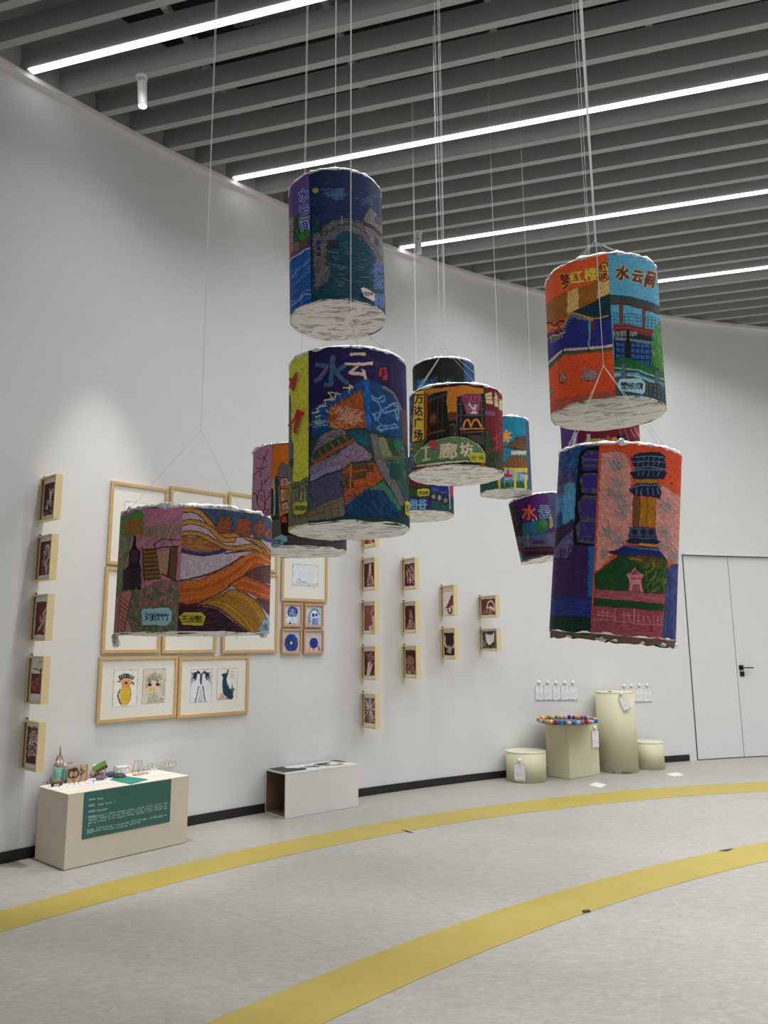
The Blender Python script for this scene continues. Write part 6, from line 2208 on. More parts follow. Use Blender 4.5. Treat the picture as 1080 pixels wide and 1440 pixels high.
def blades():
    """slim deep frames hung edge-on, sticking out from the wall"""
    grp = 'deep pine frames sticking out from the wall'

    def blade(th, ztop, kind, label, bg=MAR, W=0.245, Hf=0.328, seed=1):
        t, n = wall_axes(th)
        # local x: away from the wall, local -y: towards the photo's left (picture side), z up
        M = Matrix((n, t, Vector((0, 0, 1)))).transposed().to_4x4()
        M.translation = wall_pt(th, ztop - Hf) + n * 0.012
        o = empty('print_frame', None, label, 'picture', grp, mat=M)
        T, r = 0.052, 0.011
        y0, y1 = -T / 2, T / 2
        for nm, b in (('frame_rail', (0, W, y0, y1, Hf - r, Hf)), ('frame_rail', (0, W, y0, y1, 0, r)), ('frame_stile', (0, r, y0, y1, r, Hf - r)), ('frame_stile', (W - r, W, y0, y1, r, Hf - r))):
            mb = MB()
            mb.box(*b)
            mb.build(nm, PINE, o)
        mb = MB()
        mb.box(r, W - r, 0.0, 0.006, r, Hf - r)
        mb.build('back_board', PINE, o)
        mb = MB()
        mb.box(r, r + 0.004, y0 + 0.012, y0 + 0.016, r, Hf - r)
        mb.build('groove', NAILM, o)
        flat_art('print', (r + 0.004, -0.0015, Hf - r), (1, 0, 0), (0, 0, -1), W - 2 * r - 0.004, Hf - 2 * r, lino(kind, bg), 0.0045, o, seed)
        mb = MB()
        mb.tube([(-0.012, 0, Hf + 0.012), (0.012, 0, Hf + 0.016), (0.014, 0, Hf)], 0.004, 8)
        mb.build('nail', NAILM, o)

    def col(th, zs, items):
        for i, z in enumerate(zs):
            k, lab, bg = items[i]
            blade(th, z, k, lab, bg, seed=int(th * 10) + i * 3)
    dk = (74, 34, 38)
    col(139.05, (2.685, 2.247, 1.818, 1.384, 0.938),
        [('orchid', 'deep pine frame at the top of the leftmost column, thin white sprigs on dark maroon', dk),
         ('bird', 'deep pine frame second from the top in the leftmost column', MAR),
         ('heron', 'deep pine frame third from the top in the leftmost column, pale diagonal bird on maroon', (110, 48, 44)),
         ('peacock', 'deep pine frame with a maroon bird under white space, fourth in the leftmost column', (112, 42, 42)),
         ('swirl', 'deep pine frame lowest in the leftmost column, above the craft plinth', (92, 40, 42))])
    col(126.46, (2.304, 1.871, 1.433, 0.978), [
         ('robe', 'deep pine frame with a robed white figure, second column just under the navy lantern', (100, 34, 36)),
         ('deer', 'deep pine frame with a reddish brown print, second column', (142, 78, 66)),
         ('leaves', 'deep pine frame with two white leaf shapes on maroon, second column', (92, 38, 40)),
         ('burst', 'deep pine frame lowest in the second column, white burst on dark', (60, 40, 46))])
    blade(126.43, 2.152 + 0.328 + 0.26, 'bird', 'deep pine frame whose foot shows under the navy lantern, top of the second column', (140, 60, 54), seed=5)
    col(124.42, (2.331, 1.885, 1.433), [
         ('pair', 'deep pine frame top of the third column, pale standing pair on maroon', (96, 34, 36)),
         ('tree', 'deep pine frame with a speckled cone tree, middle of the third column', (86, 32, 34)),
         ('mush', 'deep pine frame lowest in the third column, speckled rounded figure on maroon', (80, 26, 28))])
    col(122.40, (2.066, 1.614), [
         ('elephant', 'deep pine frame with a maroon curled trunk on white paper', (110, 50, 52)),
         ('skeleton', 'deep pine frame with white bony shapes on near black, below the curled trunk print', BLK)])
    blade(120.33, 1.968, 'crane', 'low wide pine frame with a white crested bird on maroon, rightmost column', (104, 46, 44), 0.315, 0.243, 77)
    blade(120.33, 1.610, 'mask', 'low wide pine frame with a black and white print, rightmost column', BLK, 0.315, 0.243, 78)

# ------------------------------------------------------------------ plinths and the things on them
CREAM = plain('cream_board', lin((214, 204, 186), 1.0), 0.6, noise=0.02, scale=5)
CREAMT = plain('cream_board_lit_top', lin((236, 230, 212), 1.0), 0.6, noise=0.02, scale=5)  # lighter copy of the board colour, brightness of the spotlit top painted in
WHITEP = plain('white_panel', lin((222, 220, 216), 1.0), 0.5, noise=0.03, scale=6)
RAWB = plain('raw_board_inside', lin((120, 96, 78), 1.0), 0.8, noise=0.12, scale=12)
SAGE = plain('pale_sage_paint', lin((206, 204, 172), 1.0), 0.65, noise=0.03, scale=7)
PAPER = plain('white_paper', (0.80, 0.79, 0.78), 0.7, noise=0.02)
TEAL = plain('teal_card', lin((40, 140, 130), 1.0), 0.6, noise=0.03)
PLASTIC = plain('white_plastic', (0.82, 0.82, 0.82), 0.3, noise=0.01)


def frame_from(a, b, depth):
    """plinth axes from the two front floor corners; depth towards the wall"""
    A, B = Vector(at_z(*a)), Vector(at_z(*b))
    x = (B - A)
    L = x.length
    x.normalize()
    y = Vector((-x.y, x.x, 0))
    M = Matrix((x, y, Vector((0, 0, 1)))).transposed().to_4x4()
    M.translation = A
    return M, L


def craft_plinth():
    M, L = frame_from((89.5, 1225), (262.5, 1185), 0.46)
    D, Hh = 0.43, 0.48
    o = empty('display_plinth', None, 'long cream plinth with a dark green text panel, craft models on top', 'plinth', mat=M)
    mb = MB()
    mb.box(0, L, 0, D, 0.004, Hh - 0.006)
    mb.build('plinth_body', CREAM, o, bevel=0.002)
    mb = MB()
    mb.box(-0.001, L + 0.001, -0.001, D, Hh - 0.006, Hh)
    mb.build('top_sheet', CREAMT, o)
    Mi = M.inverted()

    def loc(u, v, z=Hh):
        return Mi @ Vector(at_z(u, v, z))

    def front(u, v):
        d = Mi.to_3x3() @ Vector(ray(u, v))
        p = Mi @ Vector((0, 0, CAM_H))
        return p - d * (p.y / d.y)
    # green text panel on the front
    a, b = front(118.5, 1116), front(238.5, 1153.5)
    c = front(117.5, 1180)
    x0, x1, z0 = a.x, b.x, c.z
    w, h = x1 - x0, Hh - 0.004 - z0

    def green(A):
        A.fill((60, 104, 98))
        r = A.r
        ky = float(A.Y0.max()) / 60.0

        def row(x, y, n, wd, g, gap=0, bold=1.0):
            y, g = y * ky, g * 0.82
            for i in range(n):
                if gap and i % gap == gap - 1:
                    continue
                A.line([(x + i * wd, y - g * 0.35), (x + i * wd + wd * 0.55, y - g * 0.35)], g * 0.24 * bold, (178, 198, 188), 0.2)
                A.line([(x + i * wd + wd * 0.1, y + g * 0.3), (x + i * wd + wd * 0.6, y + g * 0.3)], g * 0.24 * bold, (178, 198, 188), 0.2)
                A.line([(x + i * wd + wd * (0.1 + 0.4 * r.random()), y - g * 0.5), (x + i * wd + wd * (0.1 + 0.4 * r.random()), y + g * 0.5)], g * 0.26 * bold, (178, 198, 188), 0.2)
        row(5, 11, 4, 1.8, 2.1, 0, 1.4)
        row(14, 11, 4, 1.7, 1.9)
        row(5, 18.5, 4, 1.8, 2.1, 0, 1.4)
        row(15, 18.5, 11, 1.75, 1.9, 5)
        row(5, 26, 4, 1.8, 2.1, 0, 1.4)
        row(14, 26, 7, 1.75, 1.9)
        row(5, 33, 6, 1.8, 2.1, 0, 1.4)
        row(16, 33, 45, 1.8, 1.9, 6)
        row(5, 36.6, 51, 1.8, 1.9, 7)
        row(5, 40.2, 51, 1.8, 1.9, 6)
        row(5, 44, 1, 1.8, 2.1)
        row(5, 50, 4, 1.8, 2.1, 0, 1.4)
        row(14, 50, 46, 1.8, 1.9, 11)
        row(5, 53.4, 34, 1.75, 1.9, 9)
    mb = MB()
    mb.box(x0, x1, -0.004, -0.0005, z0, z0 + h)
    pn = mb.build('text_panel', plain('green_board', lin((60, 104, 98), 1.1), 0.6), o, bevel=0.001)
    pn['label'] = 'dark green text panel'
    flat_art('lettering', (x0 + 0.004, -0.0046, z0 + h - 0.004), (1, 0, 0), (0, 0, -1), w - 0.008, h - 0.008, green, 0.0026, pn, 301, 100)

    def sheet(name, P, z, mat, label, cat, group=None, thick=0.0012):
        mb = MB()
        mb.prism([(p.x, p.y) for p in P], z, z + thick)
        m = mb.build(name, mat, None, M=M)
        return tag(m, label, cat, group)
    # papers lying on the top
    sheet('paper_sheet', [Vector((0.012, 0.20, 0)), Vector((0.50, 0.19, 0)), Vector((0.50, 0.455, 0)), Vector((0.012, 0.455, 0))], Hh + 0.0004, PAPER, 'white paper sheet under the teal tower and plank models', 'paper', 'white paper sheets on the craft plinth')
    sheet('paper_sheet', [Vector((0.515, 0.19, 0)), Vector((0.935, 0.18, 0)), Vector((0.935, 0.455, 0)), Vector((0.515, 0.455, 0))], Hh + 0.0004, PAPER, 'white paper sheet under the wire models', 'paper', 'white paper sheets on the craft plinth')
    P = [loc(154, 1097), loc(172, 1091.5), loc(208, 1096.5), loc(184, 1103.0)]
    sheet('teal_card', P, Hh + 0.0022, TEAL, 'teal card lying on the front edge of the craft plinth', 'card', thick=0.002)

    def cap(A):
        A.fill((232, 226, 208))
        for k in range(22):
            A.line([(4 + k * 4.2, 6 + (k % 3)), (6.5 + k * 4.2, 6 + (k % 2) * 2)], 2.4 if 6 < k < 9 else 1.6, (70, 66, 60), 0.2)
    q = loc(93, 1116.5)
    flat_art('caption', (q.x + 0.03, 0.085, Hh + 0.0008), (1, 0, 0), (0, -1, 0), 0.21, 0.026, cap, 0.003, o, 305, 100)

    Z = Hh + 0.0018

    def thing(name, u, v, label, cat, group=None):
        p = loc(u, v)
        T = M @ Matrix.Translation((p.x, p.y, Z))
        return empty(name, None, label, cat, group, mat=T)
    g = 'small hand-made models on the craft plinth'
    cm = lambda n, c, r=0.6: plain(n, lin(c), r, noise=0.08, scale=60)
    # teal tower with a pink head and spire
    t = thing('tower_model', 82.5, 1102, 'teal pillared tower model with a pink dome and thin spire, tallest on the craft plinth', 'model', g)
    teal = cm('aqua_clay', (128, 184, 172))
    for x, r_, h in ((-0.016, 0.026, 0.105), (0.042, 0.020, 0.085)):
        mb = MB()
        mb.lathe([(0, 0), (r_, 0), (r_ * 1.1, 0.02), (r_ * 0.85, 0.035), (r_ * 1.15, 0.055), (r_ * 0.85, 0.07), (r_ * 1.05, h - 0.01), (r_ * 0.7, h), (0, h)], 14, (x, 0, 0.012))
        mb.build('pillar', teal, t, smooth=True)
    mb = MB()
    mb.box(-0.05, 0.07, -0.03, 0.03, 0, 0.012)
    mb.build('base_board', cm('brown_card', (140, 110, 84)), t)
    mb = MB()
    mb.blob((-0.005, 0, 0.143), 0.032, 8, (1, 0.9, 0.85), 0.08)
    mb.blob((0.035, 0, 0.12), 0.022, 8, (1.1, 0.9, 0.8), 0.08)
    mb.build('dome', cm('pink_white_clay', (220, 196, 192)), t)
    mb = MB()
    for k in range(7):
        a = k * 0.9
        mb.tube([(-0.005 + 0.034 * math.cos(a), 0.03 * math.sin(a), 0.125), (-0.005 + 0.016 * math.cos(a), 0.015 * math.sin(a), 0.185), (-0.002, 0, 0.205)], 0.0035, 5)
    mb.tube([(-0.002, 0, 0.20), (-0.004, 0, 0.262)], [0.007, 0.002], 6)
    mb.tube([(0.03, -0.01, 0.13), (0.09, -0.01, 0.135)], 0.004, 5)
    mb.build('spire', cm('rosy_twine', (150, 108, 100)), t)
    # brown boat-like bowl with dark feet
    t = thing('animal_model', 76, 1106, 'small brown clay animal in front of the teal tower model', 'model', g)
    brn = cm('brown_clay', (118, 92, 66))
    mb = MB()
    mb.blob((0.02, 0, 0.026), 0.022, 8, (2.0, 0.9, 0.7), 0.1)
    mb.blob((-0.022, 0, 0.040), 0.014, 8, (1, 0.9, 0.9), 0.1)
    mb.build('body', brn, t)
    mb = MB()
    for s_ in (-1, 1):
        mb.tube([(-0.026, s_ * 0.008, 0.05), (-0.028, s_ * 0.010, 0.064)], [0.005, 0.001], 5)
    mb.build('ear', brn, t)
    for x in (-0.012, 0.048):
        for y in (-0.012, 0.012):
            mb = MB()
            mb.tube([(x, y, 0.0), (x, y, 0.02)], 0.005, 6)
            mb.build('leg', cm('dark_brown_clay', (52, 40, 34)) if 'dark_brown_clay' not in MATS else MATS['dark_brown_clay'], t)
    # plank screen with black marks
    t = thing('plank_screen', 109, 1100, 'standing screen of thin wooden planks with black ring marks, beside the teal tower', 'model', g)
    cols = [cm('plank_a', (196, 156, 120)), cm('plank_b', (206, 174, 132)), cm('plank_c', (176, 136, 104))]
    for k in range(9):
        x = -0.078 + k * 0.018 + (0.002 if k > 5 else 0)
        h = 0.112 - (0.014 if k == 6 else 0) + 0.003 * (k % 2)
        mb = MB()
        mb.obox((x, 0.0 if k < 6 else 0.006 * (k - 5), 0.0), (0.0172, 0.0 if k < 6 else 0.004, 0), (0, 0.006, 0), (0, 0, h))
        mb.build('plank', cols[k % 3], t)
    ink = plain('black_ink', (0.01, 0.01, 0.01), 0.6)
    mb = MB()
    arc = lambda cx, cz, rx, rz, a0, a1: [(cx + rx * math.cos(math.radians(a)), -0.003, cz + rz * math.sin(math.radians(a))) for a in range(a0, a1 + 1, 15)]
    mb.tube(arc(-0.045, 0.060, 0.026, 0.026, 40, 320), 0.0042, 6)
    mb.tube(arc(-0.022, 0.060, 0.026, 0.026, -140, 140), 0.0038, 6)
    mb.tube([(-0.078, -0.003, 0.090), (-0.04, -0.003, 0.098), (-0.006, -0.003, 0.094)], 0.004, 6)
    mb.tube([(0.018, -0.003, 0.086), (0.050, -0.003, 0.068), (0.018, -0.003, 0.046)], 0.0040, 6)
    mb.build('painted_mark', ink, t)
    # white bowl with dark red inside
    t = thing('bowl_model', 132, 1093, 'white clay shell shape with a dark red hollow, beside the plank screen', 'model', g)
    mb = MB()
    mb.lathe([(0, 0), (0.03, 0.0), (0.046, 0.03), (0.04, 0.075), (0.02, 0.10), (0, 0.102)], 18, (0, 0.02, 0))
    mb.build('shell', cm('white_clay', (224, 212, 196)), t, smooth=True)
    mb = MB()
    mb.blob((0.014, -0.018, 0.028), 0.024, 8, (1.1, 0.6, 0.8), 0.08)
    mb.build('hollow', cm('dark_red_clay', (104, 62, 60)), t)
    mb = MB()
    mb.blob((-0.016, -0.022, 0.062), 0.013, 8, (1, 0.6, 1.6), 0.1)
    mb.build('petal', cm('pink_clay', (206, 160, 160)), t)
    # green roofed sign on a stick, purple grey stone at its foot
    t = thing('sign_model', 141, 1097, 'small tilted sign with green and ochre boards on a grey stone', 'model', g)
    mb = MB()
    mb.blob((0, 0, 0.018), 0.026, 8, (1.5, 1, 0.8), 0.15)
    mb.build('stone', cm('mauve_stone', (122, 112, 124)), t)
    mb = MB()
    mb.tube([(-0.005, 0, 0.02), (-0.008, 0, 0.085)], 0.003, 6)
    mb.tube([(0.045, 0, 0.0), (0.035, 0, 0.07), (0.03, 0, 0.10)], 0.003, 6)
    mb.build('stick', brn, t)
    R = Matrix.Translation((-0.008, -0.004, 0.085)) @ Matrix.Rotation(-0.36, 4, 'Y')
    mb = MB()
    mb.box(-0.052, 0.052, -0.004, 0.004, 0.006, 0.036)
    mb.build('green_board', cm('leaf_green', (98, 168, 84)), t, M=R)
    mb = MB()
    mb.box(-0.046, 0.054, -0.004, 0.004, -0.024, 0.004)
    ob = mb.build('ochre_board', cm('ochre', (132, 122, 74)), t, M=R)
    mb = MB()
    for k in range(4):
        mb.box(-0.036 + k * 0.024, -0.020 + k * 0.024, -0.0055, -0.004, -0.018, -0.004)
    mb.build('sign_mark', ink, ob, M=R)
    mb = MB()
    mb.blob((0.008, -0.012, 0.045), 0.014, 8, (1, 0.8, 1.2), 0.15)
    mb.build('flower', cm('plum_clay', (150, 100, 112)), t)
    # slate stone, dark turtle dome, white spotted box, stick model, wire row
    t = thing('stone_model', 155, 1093, 'dark slate-grey pebble model between the tilted sign and the spotted box', 'model', g)
    mb = MB()
    mb.blob((0, 0, 0.022), 0.026, 8, (1.4, 1, 0.8), 0.12)
    mb.build('pebble', cm('slate', (84, 94, 106)), t)
    mb = MB()
    mb.tube([(0.03, 0, 0), (0.024, 0, 0.05), (0.03, 0.0, 0.075)], 0.0025, 5)
    mb.build('twig', brn, t)
    t = thing('turtle_model', 168, 1093.5, 'flat dark green and white speckled dome model in front of the spotted box', 'model', g)
    mb = MB()
    mb.lathe([(0, 0), (0.05, 0.0), (0.047, 0.012), (0.03, 0.028), (0, 0.034)], 16)
    sh = mb.build('shell', cm('bottle_green', (54, 70, 58)), t)
    mb = MB()
    for k in range(16):
        a = random.uniform(0, 2 * PI)
        r_ = random.uniform(0.012, 0.04)
        mb.blob((r_ * math.cos(a), r_ * math.sin(a), 0.034 - r_ * 0.45), 0.006, 4, (1, 1, 0.5))
    mb.build('speckle', PAPER, sh)
    t = thing('spotted_box', 173, 1088, 'white box model with dark speckles and a yellow end', 'model', g)
    mb = MB()
    mb.box(-0.055, 0.040, -0.02, 0.03, 0, 0.056)
    bx = mb.build('box_body', PAPER, t, bevel=0.006)
    mb = MB()
    mb.box(0.036, 0.062, -0.018, 0.028, 0.002, 0.046)
    mb.build('yellow_end', cm('yellow_clay', (230, 206, 110)), t, bevel=0.006)
    mb = MB()
    for k in range(26):
        mb.blob((random.uniform(-0.05, 0.035), -0.021, random.uniform(0.006, 0.05)), random.uniform(0.002, 0.0045), 4, (1, 0.4, 1))
    mb.build('speckle', cm('speckle_brown', (110, 92, 84)), bx)
    t = thing('stick_model', 194, 1090, 'thin upright stick frame model with orange and white pieces', 'model', g)
    stk = cm('pale_stick', (170, 140, 112))
    for q in (((-0.05, 0, 0.012), (-0.03, 0, 0.105)), ((0.0, 0, 0.01), (0.0, 0, 0.100)), ((0.024, 0, 0.105), (0.05, 0, 0.02)), ((0.024, 0, 0.105), (0.02, 0.02, 0.01)), ((-0.03, 0, 0.105), (0.01, 0, 0.10))):
        mb = MB()
        mb.tube(q, 0.0022, 5)
        mb.build('stick', stk, t)
    for x, y, z, r_ in ((-0.03, -0.01, 0.010, 0.014), (0.0, -0.02, 0.008, 0.012), (0.035, -0.01, 0.012, 0.016), (0.07, -0.012, 0.008, 0.012)):
        mb = MB()
        mb.blob((x, y, z), r_, 8, (1.3, 1, 0.6), 0.2)
        mb.build('clay_piece', cm('cream_orange', (222, 180, 146)) if 'cream_orange' not in MATS else MATS['cream_orange'], t)
    t = thing('wire_model', 226, 1082, 'row of thin curled wire hoops with white crumbs, right end of the plinth', 'model', g)
    wire = cm('thin_wire', (150, 140, 128))
    for k in range(8):
        x = -0.13 + k * 0.036
        h = 0.045 + 0.014 * math.sin(k * 1.3) + (0.02 if k in (4, 5) else 0)
        mb = MB()
        mb.tube([(x + 0.026 * math.cos(a), 0.01 * math.sin(a * 2 + k), h * math.sin(a) if math.sin(a) > 0 else 0) for a in [i * PI / 8 for i in range(9)]], 0.0013, 5)
        mb.build('hoop', wire, t)
    for k in range(9):
        mb = MB()
        mb.blob((-0.12 + k * 0.03, random.uniform(-0.02, 0.02), 0.012), random.uniform(0.008, 0.014), 8, (1, 1, 0.9), 0.2)
        mb.build('crumb', PAPER if k % 3 else MATS['pink_white_clay'], t)
    # little dark pins standing on the paper
    for k, (u, v, w) in enumerate(((66, 1103.5, 'at the left edge of the paper'), (73, 1107.5, 'under the clay animal'), (83, 1108, 'below the teal tower'), (91, 1102.5, 'left of the plank screen'), (104, 1104, 'below the ring mark'), (110, 1102.5, 'below the right half of the plank screen'), (119, 1100, 'at the right foot of the plank screen'), (131, 1101.5, 'below the white shell'))):
        t = thing('pin_figure', u, v, 'tiny dark pin figure standing on the paper ' + w, 'figurine', 'tiny pin figures on the craft plinth')
        mb = MB()
        mb.tube([(0, 0, 0), (0.001, 0, 0.014)], 0.0022, 6)
        mb.build('pin', ink, t)
        mb = MB()
        mb.blob((0.001, 0, 0.017), 0.0042, 4)
        mb.build('pin_head', ink, t)
    for k, (u, v) in enumerate(((95, 1106.5), (103, 1106), (112, 1104), (124, 1102), (98, 1103))):
        p = loc(u, v)
        mb = MB()
        a = random.uniform(0, 3)
        mb.box(-0.008, 0.008, -0.0016, 0.0016, 0, 0.0008)
        m_ = mb.build('ink_scrap', ink, None, M=M @ Matrix.Translation((p.x, p.y, Z)) @ Matrix.Rotation(a, 4, 'Z'))
        tag(m_, 'dark scrap of paper lying on the white sheet by the plank screen', 'scrap', 'dark paper scraps on the craft plinth')


def bench():
    M, L = frame_from((401, 1152), (504, 1134), 0.33)
    D, Hh, t = 0.335, 0.37, 0.014
    o = empty('display_bench', None, 'white open-ended box bench with a black and white print on top', 'bench', mat=M)
    for nm, b in (('front_panel', (0, L, 0, t, 0.002, Hh - t)), ('back_panel', (0, L, D - t, D, 0.002, Hh - t)), ('base_panel', (0, L, t, D - t, 0.002, t)), ('end_panel', (L - t, L, t, D - t, t, Hh - t))):
        mb = MB()
        mb.box(*b)
        ob = mb.build(nm, [WHITEP, RAWB], o, bevel=0.001)
        cy = (b[2] + b[3]) / 2
        for p in ob.data.polygons:
            c, n = p.center, p.normal
            if (nm == 'front_panel' and n.y > 0.5) or (nm == 'back_panel' and n.y < -0.5) or (nm == 'base_panel' and n.z > 0.5) or (nm == 'end_panel' and n.x < -0.5):
                p.material_index = 1
    mb = MB()
    mb.box(-0.001, L + 0.001, -0.001, D, Hh - t, Hh)
    ob = mb.build('top_panel', [WHITEP, RAWB], o, bevel=0.001)
    for p in ob.data.polygons:
        if p.normal.z < -0.5:
            p.material_index = 1

    def art(A):
        A.fill((212, 212, 206))
        dk = (46, 58, 50)
        A.poly([(0, 0), (22, 0), (20, 14), (28, 20), (32, 34), (26, 44), (0, 44)], dk)
        A.poly([(26, 26), (34, 18), (38, 24), (32, 36), (26, 38)], dk)
        A.poly([(36, 22), (46, 16), (58, 22), (52, 32), (42, 26)], (70, 76, 70))
        A.curve([(44, 12), (52, 8), (58, 14), (50, 20)], 2, (90, 94, 90))
        A.poly([(60, 8), (80, 6), (90, 20), (86, 34), (64, 32), (58, 24)], dk)
        A.poly([(72, 18), (82, 14), (88, 22), (80, 28), (74, 26)], (216, 216, 210))
        A.poly([(86, 0), (100, 0), (100, 24), (94, 22), (90, 10)], dk)
        A.strokes([(58, 6), (98, 4), (96, 34), (60, 34)], 18, 10, 1.4, 20, [(216, 216, 210)], 60, 0)
        A.rect(0, 0, 100, 1.2, (150, 150, 146))
        for k in range(8):
            A.line([(40 + k * 2.4, 40), (41.4 + k * 2.4, 40)], 1.2, (110, 110, 108))
    f = flat_art('print_sheet', (0.004, D - 0.006, Hh + 0.0012), (1, 0, 0), (0, -1, 0), L - 0.008, D - 0.05, art, 0.006, o, 311, 100)
    f['label'] = 'black and white print sheet'


def card(parent_M, w, h, label, group, seed, pin=True, tilt=0.0):
    """hanging info card: local x right, -y towards the viewer, z up; origin at the pin"""
    o = empty('hanging_card', None, label, 'card', group, mat=parent_M)
    if pin:
        mb = MB()
        mb.lathe([(0, 0), (0.020, 0), (0.022, -0.006), (0.017, -0.016), (0.006, -0.019), (0, -0.019)], 18)
        mb.build('white_hook', PLASTIC, o, smooth=True, M=Matrix.Rotation(-PI / 2, 4, 'X'))
    R = Matrix.Rotation(tilt, 4, 'Y')
    mb = MB()
    mb.box(-w / 2, w / 2, -0.006, -0.003, -0.035 - h, -0.035)
    c = mb.build('card_sheet', PAPER, o, M=R)

    def art(A):
        A.fill((196, 196, 200))
        A.rect(2, 2, 98, 400, (222, 222, 226))
        A.ell(9, 8, 4, 4, (90, 90, 94))
        A.ell(90, 8, 4, 4, (120, 120, 124))
        hgt = float(A.Y0.max())
        for k in range(2):
            A.line([(46, 18 + k * 14), (58, 18 + k * 14)], 6, (150, 152, 158), 0.2)
        for k in range(5):
            A.line([(16, hgt * (0.52 + k * 0.055)), (84 - 14 * (k % 2), hgt * (0.52 + k * 0.055))], 3, (176, 178, 186), 0.3)
        A.rect(0, hgt - 10, 100, hgt - 5, (120, 120, 126))
    P = R @ Vector((-w / 2, -0.0064, -0.035))
    ax = R.to_3x3() @ Vector((1, 0, 0))
    ay = R.to_3x3() @ Vector((0, 0, -1))
    flat_art('print', P, ax, ay, w, h, art, 0.006, c, seed, 100)
    mb = MB()
    mb.tube([(0, -0.012, -0.004), R @ Vector((0, -0.005, -0.045))], 0.002, 5)
    mb.build('loop', PLASTIC, o)
    return o


def on_wall(u, v, off=0.0):
    th, z = at_wall(u, v)
    t, n = wall_axes(th)
    M = Matrix((t, -n, Vector((0, 0, 1)))).transposed().to_4x4()
    M.translation = wall_pt(th, z) + n * (0.003 + off)
    return M


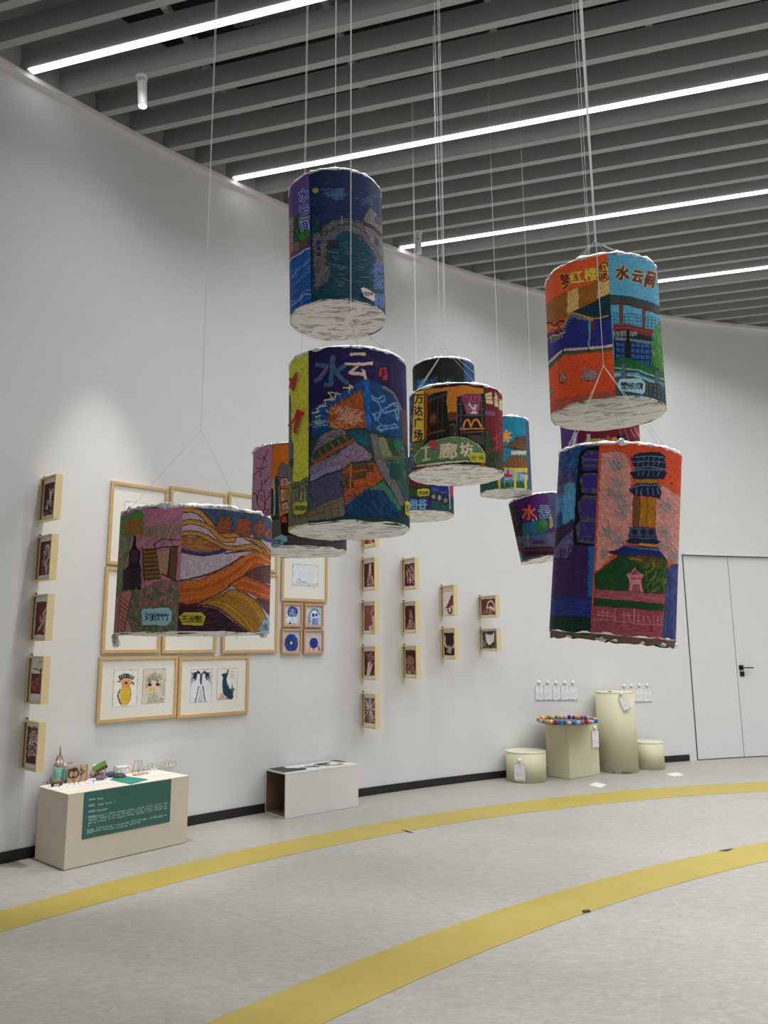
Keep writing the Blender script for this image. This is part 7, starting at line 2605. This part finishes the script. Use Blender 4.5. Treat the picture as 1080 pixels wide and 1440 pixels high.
def plinths():
    g = 'pale sage plinths by the wall'

    def drum(x, y, r, h, label, r2=None, lean=None, parts=True):
        o = empty('round_plinth', (x, y, 0), label, 'plinth', g)
        r2 = r2 or r
        mb = MB()
        mb.lathe([(0, 0.002), (r, 0.002), (r2, h - 0.012), (0, h - 0.012)], 64)
        b = mb.build('plinth_body', SAGE, o, smooth=False)
        for p in b.data.polygons:
            p.use_smooth = abs(p.normal.z) < 0.5
        mb = MB()
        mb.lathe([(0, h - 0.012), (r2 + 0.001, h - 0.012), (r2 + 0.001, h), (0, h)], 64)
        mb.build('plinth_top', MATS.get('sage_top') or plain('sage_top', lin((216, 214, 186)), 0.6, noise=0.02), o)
        return o
    a = drum(1.515, 8.525, 0.215, 0.305, 'short round sage plinth at the left, card on its front')
    c = drum(2.675, 9.075, 0.222, 0.885, 'tall round sage plinth with a tilted card near its top', 0.218)
    drum(3.085, 9.255, 0.174, 0.30, 'small short round sage plinth, right of the tall one')
    # chips of lost paint at the foot of the tall one and a hook left on its top
    mb = MB()
    for k, (aa, s_) in enumerate(((-0.5, 0.02), (-0.05, 0.035), (0.10, 0.03), (0.26, 0.02))):
        q = (0.2225 * math.sin(aa), -0.2225 * math.cos(aa), 0.012)
        mb.blob(q, s_, 4, (1, 0.12, 0.35), 0.3)
    mb.build('paint_chip', plain('chip_grey', (0.12, 0.12, 0.12), 0.8), c)
    mb = MB()
    mb.lathe([(0, 0.885), (0.025, 0.885), (0.025, 0.892), (0, 0.894)], 14, (-0.07, -0.06, 0))
    mb.build('cap', NAILM, c)
    # square plinth set cornerwise
    P = [Vector((1.78, 8.723, 0)), Vector((1.986, 8.536, 0)), Vector((2.392, 8.835, 0)), Vector((2.175, 9.03, 0))]
    ctr = sum(P, Vector()) / 4
    o = empty('square_plinth', tuple(ctr), 'square sage plinth standing cornerwise, pompom garland on top', 'plinth', g)
    hh = 0.585
    mb = MB()
    mb.prism([tuple((p - ctr).xy) for p in P], 0.002, hh)
    mb.build('plinth_body', SAGE, o, bevel=0.003)
    # garland of felt balls round a flat blue tray
    tr = empty('felt_ball_tray', (1.995, 8.60, hh + 0.001), 'round blue tray edged with colourful felt balls on the square plinth', 'tray')
    mb = MB()
    R = 0.31
    mb.lathe([(0, 0.0), (R - 0.02, 0.0), (R, 0.012), (R, 0.018), (R - 0.02, 0.008), (0, 0.008)], 48)
    mb.build('tray', plain('blue_felt', lin((96, 112, 140)), 0.9), tr)
    cols = [(206, 60, 70), (236, 206, 84), (60, 90, 150), (150, 180, 206), (90, 150, 84), (224, 130, 80), (120, 40, 60), (64, 56, 110), (226, 140, 150), (240, 176, 96), (24, 92, 140)]
    felt = [plain('felt_%d' % i, lin(c_), 0.95, noise=0.12, scale=90, bump=0.3) for i, c_ in enumerate(cols)]
    n = 40
    rr = random.Random(4)
    last = None
    for k in range(n):
        a_ = 2 * PI * k / n
        r_ = rr.uniform(0.0195, 0.0255)
        m_ = rr.choice([f for f in felt if f is not last])
        last = m_
        mb = MB()
        mb.blob((R * math.cos(a_), R * math.sin(a_), 0.029 + rr.uniform(-0.002, 0.006)), r_, 8)
        mb.build('felt_ball', m_, tr, smooth=True)
    # cards
    gc = 'white cards on the wall above the plinths'
    for k, (u, v) in enumerate(((757.5, 959.5), (769.5, 959.5), (781.5, 960), (793.5, 960), (805, 960))):
        card(on_wall(u, v), 0.118, 0.165, ['leftmost white card of the five above the garland', 'second white card from the left of the five above the garland', 'middle white card of the five above the garland',
                                           'fourth white card from the left of the five above the garland', 'rightmost white card of the five above the garland'][k], gc, 400 + k)
    for k, (u, v) in enumerate(((877, 964.5), (887.5, 964), (898.5, 963.5), (909.5, 963.5))):
        card(on_wall(u, v), 0.118, 0.165, ['white card whose hook shows just over the tall plinth', 'white card half hidden behind the right edge of the tall plinth', 'white card second from the right end, right of the tall plinth',
                                           'white card at the right end, above the small short plinth'][k], gc, 410 + k)
    gp = 'white cards hung on the plinths'

    def on_drum(x, y, r, u, v):
        d = ray(u, v)
        A_ = d[0] ** 2 + d[1] ** 2
        B_ = -(d[0] * x + d[1] * y)
        C_ = x * x + y * y - r * r
        t = (-B_ - math.sqrt(max(B_ * B_ - A_ * C_, 0))) / A_
        p = Vector(d * t) + Vector((0, 0, CAM_H))
        n_ = Vector((p.x - x, p.y - y, 0)).normalized()
        tt = Vector((-n_.y, n_.x, 0))
        M = Matrix((tt, -n_, Vector((0, 0, 1)))).transposed().to_4x4()
        M.translation = p + n_ * 0.004
        return M
    card(on_drum(1.515, 8.525, 0.217, 730.5, 1069), 0.118, 0.175, 'white card hung on the short round plinth at the left', gp, 420)
    card(on_drum(2.675, 9.075, 0.222, 873, 975), 0.095, 0.16, 'crooked white card hung on the tall round plinth', gp, 421, tilt=-0.35)
    # on the right face of the square plinth
    fx = (P[2] - P[1]).normalized()
    fn = Vector((fx.y, -fx.x, 0))
    d = Vector(ray(835.5, 1023))
    c0 = Vector((0, 0, CAM_H))
    t = (P[1] - c0).dot(fn) / d.dot(fn)
    M = Matrix((fx, -fn, Vector((0, 0, 1)))).transposed().to_4x4()
    M.translation = c0 + d * t + fn * 0.003
    card(M, 0.115, 0.185, 'white card hung on the corner of the square plinth under the garland', gp, 422)


# ------------------------------------------------------------------ camera, light, render look
def camera_and_light():
    cam = bpy.data.cameras.new('camera')
    co = bpy.data.objects.new('camera', cam)
    COL.objects.link(co)
    cam.sensor_fit = 'VERTICAL'
    cam.sensor_height = 36.0
    cam.lens = FOC / 1440.0 * 36.0
    cam.clip_start, cam.clip_end = 0.05, 100
    c, s = math.cos(ROLL), math.sin(ROLL)
    cp, sp = math.cos(PITCH), math.sin(PITCH)
    right = Vector((c, -s * sp, s * cp))
    up = Vector((-s, -c * sp, c * cp))
    back = -Vector((0, cp, sp))
    M = Matrix((right, up, back)).transposed().to_4x4()
    M.translation = (0, 0, CAM_H)
    co.matrix_world = M
    SC.camera = co

    # the rows of ceiling light that continue behind the photographer
    for k, watts in ((-6, 7.0), (-12, 5.0), (-18, 5.0)):
        strip_lamp(Q0 + k * PITCHB, -2.0, 11.0, watts)
    w = bpy.data.worlds.new('world')
    SC.world = w
    w.use_nodes = True
    bg = w.node_tree.nodes['Background']
    bg.inputs['Color'].default_value = (0.97, 0.985, 1.0, 1)
    bg.inputs['Strength'].default_value = 0.30

    SC.view_settings.view_transform = 'Standard'
    SC.view_settings.look = 'None'
    SC.view_settings.gamma = 1.0
    SC.view_settings.exposure = 0.0
    SC.view_settings.use_curve_mapping = False
    SC.render.film_transparent = False
    cy = SC.cycles
    cy.use_denoising = True
    try:
        cy.denoiser = 'OPENIMAGEDENOISE'
    except Exception:
        pass
    cy.max_bounces = 6
    cy.diffuse_bounces = 4
    cy.glossy_bounces = 3
    cy.transmission_bounces = 4
    cy.caustics_reflective = False
    cy.caustics_refractive = False
    cy.sample_clamp_indirect = 6.0


for ch in '水云间杨昱婷康语宸昕宇红楼梦雷皓晴兰亭雅居车站丝路中心刘欣竹王浚懿浅万达广场廊坊四龙一涵相谷李宜房爱手绘':
    glyph(ch)
room()
ceiling()
doors()
yellow_lines()
frames()
blades()
craft_plinth()
bench()
plinths()
for fn in ALL_LANTERNS:
    fn()
camera_and_light()
